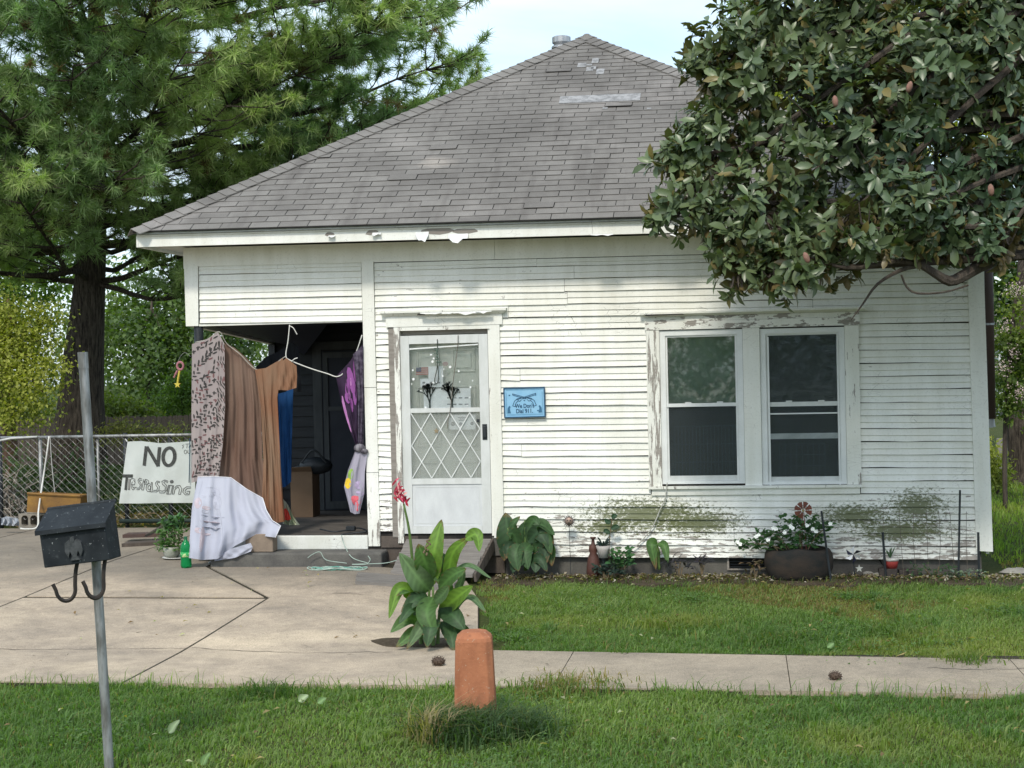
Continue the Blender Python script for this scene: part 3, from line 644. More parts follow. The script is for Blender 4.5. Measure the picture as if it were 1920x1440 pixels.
# plank ramp up to the door
RP = thing('plank_ramp', (2.72, -.4, gz(2.7, -.4)), 'short ramp of grey bleached planks leading up to the storm door', 'ramp')
for i in range(8):
    u = i/8; y0_ = -.06-.62*u; y1_ = -.06-.62*(u+1/8)+.008; z_ = lerp(.375, .10, u)
    part('plank', MB().add([(x, y, z_+dz-(0 if y == y0_ else .034)) for dz in (0, -.03) for x, y in ((2.30+random.uniform(-.01, .01)-.03*u, y0_), (3.17+random.uniform(-.01, .01)-.08*u, y0_), (3.17-.09*u, y1_), (2.30-.03*u, y1_))],
        [(0, 1, 2, 3), (4, 5, 6, 7), (0, 1, 5, 4), (1, 2, 6, 5), (2, 3, 7, 6), (3, 0, 4, 7)]), M['plankwood'], RP)
part('side_plank', MB().add([(3.175, -.055, .37), (3.10, -.68, .10), (3.11, -.68, .03), (3.185, -.055, .25), (3.20, -.055, .375), (3.125, -.68, .105), (3.135, -.68, .03), (3.21, -.055, .25)], [(0, 1, 2, 3), (4, 5, 6, 7), (0, 1, 5, 4), (1, 2, 6, 5), (3, 0, 4, 7)]), M['darkwood'], RP)
MT = thing('plank_mat', (2.6, -1.0, gz(2.6, -1)), 'low slatted grey plank mat on the concrete in front of the ramp', 'mat')
for i in range(4):
    y_ = -.80-.13*i; part('slat', MB().slab([(1.98+.03*i+random.uniform(-.02, .02), y_), (2.98+random.uniform(-.04, .04), y_+.015), (2.98, y_-.10), (2.0+.03*i, y_-.115)], .0, .03, zf=lambda x, y: gz(x, y)+.002), M['plankwood'], MT)

# ---- the pair of windows under one head
WC = part('window_casing', bx(4.775, 4.905, -.036, .03, .885, 2.432), M['trim_worn'])
part('window_casing', bx(5.72, 5.885, -.036, .03, .885, 2.432), M['trim']); part('window_casing', bx(6.70, 6.835, -.036, .03, .885, 2.432), M['trim_half'])
part('window_casing', bx(4.765, 6.845, -.040, .03, 2.434, 2.515), M['head_worn']); part('window_casing', bx(4.765, 6.845, -.034, .03, 2.517, 2.565), M['head_worn'])
part('window_head', MB().add([(4.77, -.041, 2.566), (6.84, -.041, 2.566), (6.90, -.085, 2.592), (4.72, -.085, 2.588), (4.72, -.085, 2.606), (6.90, -.085, 2.61), (4.72, .0, 2.612), (6.90, .0, 2.616), (4.77, .0, 2.566), (6.84, 0, 2.566)],
     [(0, 1, 2, 3), (3, 2, 5, 4), (4, 5, 7, 6), (0, 3, 4, 6, 8), (1, 9, 7, 5, 2)]), M['trim_h'])
scab([(4.78, 2.574), (5.16, 2.578), (5.14, 2.588), (4.76, 2.589)], -.083, 'tar', .004)
part('window_sill', bx(4.77, 6.84, -.060, .03, .858, .884), M['trim_half']); part('window_apron', bx(4.80, 6.82, -.034, .03, .795, .856), M['trim_h'])
def window(x0, x1, z0, z1, rails, paneZ, screenZ, thin):
    w = part('window', bx(x0, x0+.055, -.022, .045, z0, z1).box(x1-.055, x1, -.022, .045, z0, z1).box(x0+.055, x1-.055, -.022, .045, z1-.05, z1).box(x0+.055, x1-.055, -.022, .045, z0, z0+.03), M['vinyl'])
    st = MB()
    for a, b in ((x0+.056, x0+.075), (x1-.075, x1-.056)): st.box(a, b, -.008, .04, z0+.03, z1-.05)
    st.box(x0+.075, x1-.075, -.008, .04, z1-.068, z1-.05); part('sash', st, M['vinyl'], w)
    for a, b, m, y in rails: part('rail', bx(x0+.057, x1-.057, y, y+.02, a, b), m, w)
    for a, b in paneZ: part('glass_pane', bx(x0+.076, x1-.076, .018, .022, a, b), M['glass'], w)
    for a, b in screenZ: part('screen', bx(x0+.077, x1-.077, .002, .005, a, b), M['screen'], w)
    for xx in (x0+.24, x1-.26): part('latch', bx(xx, xx+.06, -.012, .01, rails[0][1], rails[0][1]+.013), M['alu'], w)
    return w
window(4.907, 5.718, .905, 2.425, [(1.668, 1.702, M['vinyl'], -.02), (.936, .985, M['alu'], -.004)], [(1.703, 2.356), (.99, 1.665)], [(.986, 1.667)], 0)
w2 = window(5.888, 6.698, .89, 2.42, [(1.655, 1.698, M['alu'], -.002), (1.578, 1.59, M['vinyl'], -.014), (1.335, 1.39, M['alu'], .002), (.92, .965, M['alu'], -.004)], [(1.70, 2.35), (1.392, 1.654), (.97, 1.33)], [(.97, 2.35)], 0)
part('screen_frame', bx(5.955, 5.972, -.026, -.010, .865, 2.34).box(6.625, 6.64, -.026, -.010, .865, 2.34).box(5.972, 6.625, -.026, -.010, .865, .878), M['vinyl'], w2)
# what shows through the windows
part('inside_sill', bx(4.95, 6.68, .101, .12, .86, .90), M['door'])
bl = part('window_blind', bx(4.985, 5.64, .055, .06, 1.69, 2.40), pm('sage_roller_blind', (.31, .37, .32), (.22, .27, .23), 3))
wirem = pm('dull_crate_wire', (.34, .37, .40), (.24, .27, .30), 9, rough=.5, metal=.3)
def crate(x0, x1, y0, z0, z1, n, label):
    t = thing('wire_crate', (x0, y0, z0), label, 'crate'); b = MB()
    for i in range(n+1): b.tube([(lerp(x0, x1, i/n), y0, z0), (lerp(x0, x1, i/n), y0, z1)], .0035, 5)
    part('wire', b, wirem, t); h = MB()
    for k in range(4): h.tube([(x0, y0-.006, lerp(z0, z1, k/3)), (x1, y0-.006, lerp(z0, z1, k/3))], .0045, 5)
    part('frame', h, wirem, t); part('tray', bx(x0, x1, y0+.01, y0+.45, z0-.03, z0), M['blackpaint'], t)
crate(5.03, 5.64, .13, .93, 1.47, 17, 'tall wire dog crate standing inside the left window'); crate(6.06, 6.50, .14, .95, 1.28, 8, 'low wire crate standing inside the right window')
tb = thing('side_table', (5.8, .6, .4), 'dark table under the wire crates just inside the windows', 'table')
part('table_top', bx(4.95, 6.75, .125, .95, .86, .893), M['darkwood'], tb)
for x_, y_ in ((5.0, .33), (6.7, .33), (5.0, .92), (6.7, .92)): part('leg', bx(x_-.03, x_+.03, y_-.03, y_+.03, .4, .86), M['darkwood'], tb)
# ================================================================== things on and around the porch
def coons(T, R_, B, L, u, v):
    a, b, c, d = pl(T, u), pl(R_, v), pl(B, u), pl(L, v); t0, t1, b0, b1 = T[0], T[-1], B[0], B[-1]
    return [(1-v)*a[i]+v*c[i]+(1-u)*d[i]+u*b[i]-((1-u)*(1-v)*t0[i]+u*(1-v)*t1[i]+(1-u)*v*b0[i]+u*v*b1[i]) for i in (0, 1)]
class Cloth:
    """hanging cloth: four edges, a distance that may change over it, and folds that run down it"""
    def __init__(s, T, R_, B, L, Y, amp=.02, freq=4, ph=0.0, skew=.6):
        s.e = (T, R_, B, L); s.Y = Y if callable(Y) else (lambda u, v: Y); s.amp = amp; s.fr = freq; s.ph = ph; s.sk = skew
    def p(s, u, v, lift=0.0):
        x, y = coons(*s.e, u, v); Y = s.Y(u, v); f = s.amp*(.35+.65*min(1, v*1.6))*(math.sin(2*PI*(s.fr*u+s.sk*v*v)+s.ph)+.4*math.sin(2*PI*(s.fr*2.3*u-.7*v)+1.3*s.ph)+.25*math.sin(9*v+7*u))
        return at(x, y, Y+f-lift)
    def build(s, name, mat, parent=None, nu=36, nv=30):
        mb = MB(); mb.v = [tuple(s.p(i/nu, j/nv)) for j in range(nv+1) for i in range(nu+1)]; mb.c = [(1, 1, 1)]*len(mb.v)
        mb.f = [(j*(nu+1)+i, j*(nu+1)+i+1, (j+1)*(nu+1)+i+1, (j+1)*(nu+1)+i) for j in range(nv) for i in range(nu)]
        return mb.build(name, mat, parent, smooth=True)
    def prints(s, name, polys, mat, parent, lift=.003):
        """flat printed shapes lying on the cloth (u,v polygons as fans)"""
        mb = MB()
        for P in polys:
            c = (sum(p[0] for p in P)/len(P), sum(p[1] for p in P)/len(P)); P = [c]+list(P)
            P = [(min(.995, max(.005, a)), min(.995, max(.005, b))) for a, b in P]
            mb.add([s.p(a, b, lift) for a, b in P], [(0, i, i+1 if i+1 < len(P) else 1) for i in range(1, len(P))])
        o = link(name, bpy.data.meshes.new(name), mat, parent); off = WO[parent] if parent else Vector()
        o.data.from_pydata([tuple(Vector(v)-off) for v in mb.v], [], mb.f); o['kind'] = 'stuff' if len(polys) > 1 else 'thing'
        if len(polys) == 1: del o['kind']
        return o
def ell(cx, cy, rx, ry, rot=0, n=10): return [(cx+rx*math.cos(a)*math.cos(rot)-ry*math.sin(a)*math.sin(rot), cy+rx*math.cos(a)*math.sin(rot)+ry*math.sin(a)*math.cos(rot)) for a in [2*PI*i/n for i in range(n)]]
def clothmat(name, c1, c2=None, sc=4, st=(1, 1, .3), trans=.25, weave=220):
    m, nt, out = newmat(name); P = gpos(nt); a = noise(nt, vmul(nt, P, st), sc, 4); w = noise(nt, P, weave, 1)
    col = ramp(nt, a, .35, .65, c1, c2 or tuple(.8*x for x in c1))
    p = principled(nt, out, col, .9, .15, 0, w, .25, .002); t = nd(nt, 'ShaderNodeBsdfTranslucent', {'Color': col})
    s = nd(nt, 'ShaderNodeMixShader', {0: trans, 1: p.outputs[0], 2: t.outputs[0]}); nt.links.new(s.outputs[0], out.inputs[0]); return m
flat = lambda n, c, r=.8: pm(n, c, tuple(.85*x for x in c), 12, rough=r, bump=.05)

FS = Cloth([(360, 645), (384, 638), (409, 623), (421, 645)], [(421, 645), (422, 760), (418, 830), (411, 893)], [(359, 905), (385, 899), (411, 893)], [(360, 645), (359, 770), (359, 905)], lambda u, v: -.05-.03*u, .012, 2.5)
o = tag(FS.build('hanging_sheet', clothmat('dusty_pink_white_cotton', (.43, .375, .36), (.36, .31, .31))), 'pale pink and white sheet printed with dark leafy sprigs, hung at the porch corner', 'sheet')
lp = []; lp2 = []; random.seed(3)
for i in range(5):
    for j in range(11):
        cu, cv = (i+.5)/5+random.uniform(-.08, .08)+(.1 if j % 2 else -.02), (j+.5)/11+random.uniform(-.03, .03); a0 = random.uniform(.5, 1.1)*random.choice((1, 1, -1))
        for k in range(7):
            t = k/6-.5; x_ = cu*.33+t*.15*math.cos(a0); y_ = cv*1.42-t*.15*abs(math.sin(a0)); s_ = 1 if k % 2 else -1; la = -a0+s_*.75
            (lp2 if random.random() < .25 else lp).append([(a_/.33, b_/1.42) for a_, b_ in ell(x_+.022*math.cos(la), y_+.022*math.sin(la), .021, .0080, la, 7)])
FS.prints('leaf_print', lp, flat('dark_green_black_print', (.045, .042, .04)), o); FS.prints('leaf_print', lp2, flat('dull_red_print', (.17, .085, .085)), o)

BS = Cloth([(414, 640), (440, 652), (463, 672), (484, 697)], [(484, 697), (489, 760), (492, 860), (512, 978)], [(402, 930), (440, 950), (480, 975), (512, 980)], [(414, 640), (419, 760), (412, 860), (402, 930)], lambda u, v: .02+.10*u, .030, 3.3, .5)
tag(BS.build('hanging_sheet', clothmat('brown_tan_sheet', (.19, .118, .09), (.25, .172, .132), 2.5, (1, 1, .5))), 'plain brown sheet with rippled folds hung beside the leafy one', 'sheet')
DR = thing('hanging_dress', at(510, 690, .0), 'tan and rust short sleeved dress hung from the cord over the porch opening', 'dress')
dm = clothmat('tan_rust_dress_cloth', (.29, .19, .125), (.265, .115, .06), 3, (1, 1, .35))
Cloth([(478, 693), (498, 690), (531, 671)], [(531, 671), (520, 745), (526, 870), (534, 978)], [(490, 975), (512, 981), (534, 978)], [(478, 693), (489, 760), (494, 860), (490, 975)], lambda u, v: .0-.03*u, .022, 2.4, 1.1).build('dress_body', dm, DR)
Cloth([(520, 684), (537, 671), (556, 686)], [(556, 686), (557, 706), (556, 727)], [(521, 731), (540, 732), (556, 727)], [(520, 684), (521, 706), (521, 731)], -.045, .012, 2.2, .2).build('sleeve', dm, DR)
tag(Cloth([(521, 738), (535, 735), (550, 724)], [(550, 724), (548, 800), (546, 903)], [(526, 915), (536, 912), (546, 903)], [(521, 738), (524, 820), (526, 915)], .35, .02, 1.6).build('hanging_towel', clothmat('deep_blue_cloth', (.02, .085, .24), (.012, .05, .16))), 'deep blue towel hung behind the tan dress', 'towel')
JK = Cloth([(478, 690), (500, 668), (520, 660), (548, 640), (560, 652)], [(560, 652), (563, 700), (566, 735)], [(480, 720), (520, 735), (566, 740)], [(478, 690), (478, 705), (480, 720)], .55, .03, 2.6)
tag(JK.build('hanging_jacket', clothmat('black_jacket_cloth', (.012, .014, .018), (.02, .022, .026), trans=.02)), 'black jacket bundled on the line in the shade of the porch', 'jacket')
# purple curtain, gathered in a knot
PC = thing('tied_curtain', at(672, 830, -.02), 'dark purple flowered curtain gathered in a knot beside the peeling post', 'curtain')
pmz = clothmat('black_plum_satin', (.022, .012, .03), (.05, .03, .06), 6, (1, 1, .6), .05)
c1 = Cloth([(630, 706), (645, 690), (658, 675), (669, 656)], [(669, 656), (674, 740), (674, 800), (674, 832)], [(667, 834), (670, 834), (674, 832)], [(630, 706), (640, 755), (655, 805), (667, 834)], -.03, .018, 2.2); b1 = c1.build('curtain_fall', pmz, PC)
c2 = Cloth([(662, 664), (672, 655), (681, 645)], [(681, 645), (682, 740), (681, 832)], [(671, 834), (676, 834), (681, 832)], [(662, 664), (671, 745), (671, 834)], -.055, .012, 2.0); b2 = c2.build('curtain_fall', clothmat('grey_speckled_satin', (.13, .11, .15), (.03, .022, .04), 22, (1, 1, 1), .05), PC)
c1.prints('petal_print', [ell(.60, .17, .20, .10, .6), ell(.40, .22, .15, .09, -.4), ell(.72, .30, .12, .11, 1.4), ell(.32, .31, .12, .06, .2), ell(.5, .40, .08, .085, 1.2), ell(.85, .12, .1, .10, 1.2)], flat('purple_petal_print', (.25, .075, .27)), b1)
c1.prints('petal_print', [ell(.60, .21, .07, .07, .6), ell(.44, .29, .06, .05, -.4), ell(.52, .42, .03, .06, 1.2), ell(.08, .45, .07, .2, .1), ell(.10, .62, .06, .12, .1)], flat('pale_purple_print', (.45, .20, .44)), b1)
MB().ball(at(674, 840, -.05), .052, 12, 8, (1.15, .8, .9)).ball(at(683, 846, -.06), .035, 10, 7, (1.2, .9, .8)).build('knot', clothmat('grey_knotted_cloth', (.30, .29, .31), (.05, .04, .06), 26), PC, smooth=True)
c3 = Cloth([(666, 845), (676, 848), (689, 846)], [(689, 846), (684, 885), (683, 925), (674, 963)], [(657, 960), (665, 964), (674, 963)], [(666, 845), (653, 880), (645, 912), (657, 960)], -.05, .014, 1.7)
b3 = c3.build('curtain_tail', clothmat('lilac_white_print', (.42, .40, .48), (.35, .33, .42), 3), PC)
c3.prints('bright_print', [ell(.20, .40, .16, .10)], flat('yellow_green_print', (.25, .40, .08)), b3); c3.prints('bright_print', [ell(.15, .58, .17, .10)], flat('yellow_print', (.75, .52, .04)), b3)
c3.prints('bright_print', [ell(.62, .80, .32, .075), ell(.75, .90, .2, .06)], flat('coral_red_print', (.62, .12, .15)), b3); c3.prints('bright_print', [ell(.72, .55, .24, .07), ell(.8, .68, .2, .035)], flat('mauve_print', (.40, .33, .48)), b3)
# big white sheet in front of the step
WSf = lambda u, v: -.10-.30*min(1, v*1.1)*(1-.45*u)
WS = Cloth([(371, 894), (402, 893), (433, 895), (463, 917), (493, 934)], [(493, 934), (500, 957), (511, 976), (527, 986), (517, 1008)], [(353, 1046), (380, 1050), (408, 1048), (440, 1024), (478, 1003), (517, 1008)], [(371, 894), (360, 950), (353, 1046)], WSf, .036, 3.4, .9, .3)
wm = clothmat('white_printed_fleece', (.50, .52, .60), (.44, .46, .55), 3, (1, 1, .6), .2)
o = tag(WS.build('draped_sheet', wm, None, 44, 34), 'white blanket with a faint portrait print, draped over the porch corner beside the grey block', 'blanket')
gp = flat('faint_grey_print', (.42, .435, .51)); rp = flat('faint_rose_print', (.46, .40, .44)); bp_ = flat('faint_line_print', (.44, .455, .53))
WS.prints('faded_print', [ell(.13, .30, .035, .018), ell(.24, .28, .035, .018), ell(.33, .36, .06, .11), ell(.30, .22, .07, .05, .4), ell(.18, .52, .05, .015)], gp, o)
WS.prints('faded_print', [ell(.07, .42, .05, .09), ell(.19, .47, .06, .03), ell(.16, .80, .03, .13), ell(.24, .62, .14, .01), ell(.1, .72, .05, .03), ell(.2, .75, .06, .012)], rp, o)
WS.prints('faded_print', [ell(.27, .56, .17, .004), ell(.22, .68, .16, .004), ell(.375, .5, .003, .36, -.12), ell(.06, .3, .003, .25, .1), ell(.2, .165, .055, .003)], bp_, o)
hm = []
for i in range(31): hm.append(WS.p(i/30, .003, .004))
MB().tube(hm, .0035, 6).build('hem', flat('white_hem', (.78, .79, .82)), o); MB().tube([WS.p(.997, i/16, .004) for i in range(17)], .0035, 6).build('hem', flat('white_hem2', (.78, .79, .82)), o)
TL = Cloth([(404, 1047), (430, 1030), (470, 1018)], [(470, 1018), (474, 1026), (470, 1034)], [(402, 1052), (440, 1046), (470, 1034)], [(404, 1047), (402, 1050), (402, 1052)], -.33, .008, 2)
TL.build('blanket_tail', wm, o)
# cords
cordw = flat('white_cotton_cord', (.62, .62, .58))
def cord(name, pts, r, mat, label, cat, n=40, smooth=True, group=None):
    return tag(MB().tube(smooth_path(pts, n), r, 6).build(name, mat, None, smooth=True), label, cat, group)
cl = cord('clothes_line', [at(543, 609, -.02), at(540, 640, -.03), at(536, 667, -.03), at(545, 676, -.03), at(580, 690, -.04), at(612, 700, -.04), at(634, 706, -.03), at(652, 690, -.02), at(668, 660, -.02), at(679, 628, -.036)], .006, cordw, 'white cord tied from the lintel across to the post, carrying the curtain', 'clothes line')
part('loose_end', MB().tube(smooth_path([at(543, 611, -.03), at(550, 615, -.04), at(557, 627, -.04)], 8), .005, 6), cordw, cl); part('loose_end', MB().tube(smooth_path([at(547, 678, -.04), at(552, 673, -.05), at(558, 671, -.05)], 6), .005, 6), cordw, cl)
cord('clothes_line', [at(366, 642, -.04), at(390, 636, -.05), at(411, 622, -.05), at(425, 644, -.0), at(450, 664, .02), at(479, 692, .05), at(505, 688, .0), at(531, 671, -.02), at(537, 667, -.03)], .005, flat('grey_cord', (.40, .38, .33)), 'grey line sagging along the top of the hung sheets', 'clothes line')
random.seed(5)
cord('rope', [gnd(392, 1056, .012)+Vector((0, 0, 0)), gnd(398, 1052, .02), gnd(410, 1047, .03), gnd(420, 1055, .012), gnd(432, 1058, .012), gnd(455, 1057, .012), gnd(484, 1056, .012)], .012, flat('pale_grey_hose', (.48, .48, .46)), 'pale grey rope end lying on the concrete below the white blanket', 'rope')
cw = flat('pale_green_wire', (.36, .46, .40)); cb = thing('cord_coil', gnd(640, 1055), 'loose coil of thin pale green cord on the ground before the step', 'cord')
for k in range(6):
    c0 = at(625+random.uniform(-12, 22), 1054, -.44); c0.z = gz(c0.x, c0.y); rx, ry = random.uniform(.16, .30), random.uniform(.03, .08); ph = random.random()*6
    pts = [c0+Vector((rx*math.cos(a), ry*math.sin(a)-.05, .012+.012*math.sin(3*a+ph))) for a in [2*PI*i/24 for i in range(25)]]
    part('loop', MB().tube(pts, .0042, 5), flat('teal_cord', (.13, .33, .27)) if k in (1, 3) else cw, cb)
for q in ([(577, 1046), (585, 1040), (600, 1035), (612, 1050), (650, 1056)], [(640, 1003), (645, 1020), (660, 1045), (690, 1056)], [(690, 1042), (694, 1050), (685, 1058), (660, 1058), (720, 1056), (745, 1050)]):
    part('loose_end', MB().tube(smooth_path([at(a, b, -.36 if b > 1030 else -.05) for a, b in q], 20), .004, 5), cw, cb)
# block on the step, box, cables, bag
blk = bx(0, .29, 0, .16, 0, .185).build('concrete_block', pm('tan_concrete_block', (.25, .20, .155), (.20, .16, .125), 14, rough=.95, spec=.1, bump=.5), None, local=True, bevel=.008); bpz = at(461, 1036, -.26)
blk.location = (bpz.x, -.27, .27); tag(blk, 'tan concrete block standing on the step against the white blanket', 'block')
cbx = thing('cardboard_box', at(565, 968, 1.9), 'plain brown cardboard box standing against the dark back wall of the porch', 'box')
a_, b_ = at(546, 968, 1.9), at(585, 884, 1.9); cm_ = pm('brown_cardboard', (.20, .135, .085), (.16, .105, .065), 3, rough=.9)
part('box_body', bx(a_.x, b_.x, 1.9, 2.2, .407, b_.z), cm_, cbx); part('flap', MB().add([(a_.x, 1.898, b_.z), (b_.x, 1.898, b_.z), (b_.x+.01, 1.82, b_.z+.06), (a_.x+.01, 1.83, b_.z+.05), (a_.x, 1.90, b_.z+.003), (b_.x, 1.90, b_.z+.003), (b_.x+.01, 1.823, b_.z+.063), (a_.x+.01, 1.833, b_.z+.053)], [(0, 1, 2, 3), (4, 5, 6, 7), (0, 1, 5, 4), (2, 3, 7, 6)]), cm_, cbx)
cap = thing('black_bag', Vector(((a_.x+b_.x)/2+.1, 2.0, b_.z)), 'black bag heaped on top of the cardboard box', 'bag'); cc = WO[cap]
part('bag_body', MB().ball(cc+Vector((.05, 0, .06)), .17, 12, 8, (1.2, .7, .6)).ball(cc+Vector((-.12, 0, .02)), .1, 10, 6, (1.1, .7, .5)), M['blackpaint'], cap, smooth=True); part('strap', MB().tube(smooth_path([cc+Vector((-.1, -.08, .1)), cc+Vector((.06, -.12, .25)), cc+Vector((.2, -.08, .1))], 14), .012, 6), M['blackpaint'], cap)
cord('power_cable', [at(600, 992, .25), at(625, 997, .15), at(650, 994, .2), at(672, 990, .25), at(688, 996, .12), at(660, 1000, .1), at(640, 1002, .06)], .008, M['blackpaint'], 'black power cable heaped on the porch floor near the post', 'cable')
tag(MB().box(.0, .1, 0, .05, 0, .05).build('plug_block', M['blackpaint'], None, local=True, bevel=.008, loc=at(648, 996, .2)+Vector((0, 0, .0))), 'black power strip end lying on the porch floor', 'power strip')
gb = thing('crumpled_bag', at(543, 982, .25), 'crumpled red and green plastic bag beside the hem of the tan dress', 'bag')
Cloth([(531, 936), (535, 940), (541, 948)], [(541, 948), (550, 968), (562, 984)], [(530, 982), (545, 985), (562, 984)], [(531, 936), (531, 960), (530, 982)], .22, .03, 2.6).build('bag_side', clothmat('pale_green_plastic', (.34, .42, .27), (.55, .52, .45), 14), gb)
Cloth([(532, 955), (536, 953), (540, 958)], [(540, 958), (543, 965), (546, 973)], [(532, 974), (540, 976), (546, 973)], [(532, 955), (532, 965), (532, 974)], .165, .01, 2.6).build('bag_print', flat('red_print', (.55, .06, .04)), gb)
# bottle
gpet, nt, out = newmat('green_plastic_bottle'); p_ = principled(nt, out, (.01, .34, .10), .12, .5); p_.inputs['Transmission Weight'].default_value = .55; p_.inputs['IOR'].default_value = 1.3
bl_ = at(349, 1054, -.36); bl_.z = gz(bl_.x, bl_.y); bt = thing('soda_bottle', bl_, 'green plastic soda bottle standing on the concrete by the blanket', 'bottle')
MB().lathe([(.035, .0), (.052, .006), (.056, .03), (.052, .07), (.055, .10), (.055, .20), (.05, .23), (.03, .262), (.016, .282), (.014, .30)], 18).build('bottle_body', gpet, bt, smooth=True, local=True)
MB().lathe([(.0535, .11), (.0565, .112), (.0565, .16), (.0535, .162)], 18).build('label', pm('green_label', (.02, .32, .09), (.55, .62, .3), 22, lo=.5, hi=.6), bt, smooth=True, local=True); MB().lathe([(.018, .29), (.018, .315), (.016, .318)], 12).build('cap', flat('dark_green_cap', (.02, .12, .06)), bt, local=True)
# boards on the ground left of the plant
random.seed(8); bo = gnd(262, 1024)
for k, (a, b, dz, rot, lab) in enumerate((((228, 1026), (302, 1022), .0, 0, 'dark board lying flat at the bottom of the pile by the potted plant'), ((230, 1016), (300, 1014), .045, .0, 'reddish dark board lying on the lower one by the potted plant'))):
    A, B = gnd(*a), gnd(*b); tag(MB().add([A+Vector((0, y, dz+z)) if i == 0 else B+Vector((0, y, dz+z)) for i in (0, 1) for y, z in ((0, 0), (0, .04), (.18, .045), (.18, .005))], [(0, 1, 5, 4), (1, 2, 6, 5), (2, 3, 7, 6), (3, 0, 4, 7), (0, 1, 2, 3), (4, 5, 6, 7)]).build('board', M['darkwood'] if k == 0 else pm('red_brown_board', (.10, .055, .045), (.06, .04, .035), 4)), lab, 'board')
A, B = gnd(272, 1022), gnd(312, 1010); B = at(308, 985, B.y)
tag(MB().add([A+Vector((0, y, z+.09)) if i == 0 else B+Vector((0, y, z)) for i in (0, 1) for y, z in ((0, 0), (0, .025), (.2, .03), (.2, .005))], [(0, 1, 5, 4), (1, 2, 6, 5), (2, 3, 7, 6), (3, 0, 4, 7), (0, 1, 2, 3), (4, 5, 6, 7)]).build('board', M['greywood']), 'grey board propped up at a slant behind the potted plant', 'board')
# ================================================================== sign on the wall
SG = thing('wall_sign', (3.545, -.045, 1.74), 'small light blue metal sign with crossed guns and the words We Don’t Dial 911', 'sign')
bluem = pm('enamelled_light_blue', (.20, .42, .62), (.26, .48, .66), 14, rough=.4, spec=.5, bump=.1); navy = flat('navy_print', (.02, .075, .15), .5)
SM = Matrix.Translation((3.545, -.05, 1.742)) @ Matrix.Rotation(math.radians(-.6), 4, 'Y')
def sgp(mb_, name, mat, par=SG, **k):
    mb_.v = [tuple(SM @ Vector(v)) for v in mb_.v]; return part(name, mb_, mat, par, **k)
SGP = sgp(bx(-.205, .205, 0, .02, -.147, .147), 'plate', bluem, bevel=.004); e = MB()
for q in ((-.21, .21, -.152, -.141), (-.21, .21, .141, .152)): e.box(q[0], q[1], -.008, .018, q[2], q[3])
for q in ((-.21, -.199), (.199, .21)): e.box(q[0], q[1], -.008, .018, -.141, .141)
sgp(e, 'rim', navy)
def strokes(lines, w, y=-.002):
    b = MB(); lines = [[(x, .012+z*.8 if z > -.2 else z) for x, z in L] for L in lines]
    for L in lines:
        for (x0, z0), (x1, z1) in zip(L[:-1], L[1:]):
            d = Vector((x1-x0, z1-z0)); d = d.normalized() if d.length else Vector((1, 0)); nx_, nz_ = -d.y*w/2, d.x*w/2; ex, ez_ = d.x*w*.3, d.y*w*.3
            b.prism([(x0-nx_-ex, z0-nz_-ez_), (x1-nx_+ex, z1-nz_+ez_), (x1+nx_+ex, z1+nz_+ez_), (x0+nx_-ex, z0+nz_-ez_)], y, y+.0015)
    return b
def gun(f): # long barrel from muzzle to a curved grip
    g = [[(-.115, .095), (.03, .04), (.075, .02)], [(-.112, .078), (.02, .028)], [(-.118, .098), (-.114, .076)], [(.03, .045), (.07, .035), (.10, .005), (.12, -.055)], [(.06, .012), (.085, -.02), (.095, -.065)], [(.095, -.065), (.12, -.055)], [(.03, .02), (.045, .0), (.06, .005)]]
    return [[(f*x, z) for x, z in L] for L in g]
sgp(strokes(gun(1)+gun(-1), .0065), 'gun_outline', navy)
gr = MB(); 
for f in (1, -1): gr.prism([(f*x, z) for x, z in ((.155, -.03), (.172, -.055), (.175, -.105), (.140, -.105), (.15, -.06), (.142, -.04))], -.0035, -.002)
for x, z in ((-.15, .075), (.115, .072), (.0, .02), (.135, -.085)): gr.prism(ell(x, z, .009, .007), -.0035, -.002)
sgp(gr, 'gun_grip', flat('slate_blue_print', (.04, .14, .25), .5))
bd_ = MB()
for i in range(30):
    x = -.18+i*.0124
    for z in (.122, -.128): bd_.box(x, x+.007, -.0015, 0, z, z+.012)
for i in range(17):
    for x in (-.187, .178): bd_.box(x, x+.009, -.0015, 0, -.105+i*.0125, -.099+i*.0125)
sgp(bd_, 'border_pattern', flat('mid_blue_print', (.10, .27, .44), .5))
for txt, x, z, s_ in (("We Don't", .0, -.036, .054), ('Dial 911.', -.002, -.088, .056)):
    me = textmesh(txt, s_, .0012, 0, .0012)
    for v in me.vertices: v.co = SM @ Vector((v.co.x*.86+x, -.002-v.co.z, v.co.y*1.05+z)) - Vector(WO[SG])
    link('lettering', me, navy, SG)
# ================================================================== papers and decals on the door
wp = flat('white_paper', (.84, .86, .90), .7)
def fz(px, py, Y): p = at(px, py, Y); return p.x, p.z
def rectpx(x0, y0, x1, y1, Y, t=.002):
    a = fz(x0, y0, Y); b = fz(x1, y1, Y); return bx(a[0], b[0], Y, Y+t, b[1], a[1])
PY = .012
n1 = tag(rectpx(788, 710, 831, 726, PY).build('paper_notice', wp), 'small white notice taped in the upper door light, left of its middle', 'notice')
tag(rectpx(803, 687, 831, 709, PY+.003).build('paper_notice', wp), 'white slip of paper beside the flag sticker on the door', 'notice')
n2 = tag(rectpx(794, 729, 883, 768, PY).build('paper_notice', wp), 'wide white sheet behind the two bare tree decals on the door', 'notice')
n3 = tag(rectpx(842, 778, 892, 805, PY).build('paper_notice', wp), 'white notice behind the lattice at the right of the door', 'notice')
ink = flat('grey_ink', (.25, .27, .30)); b = MB()
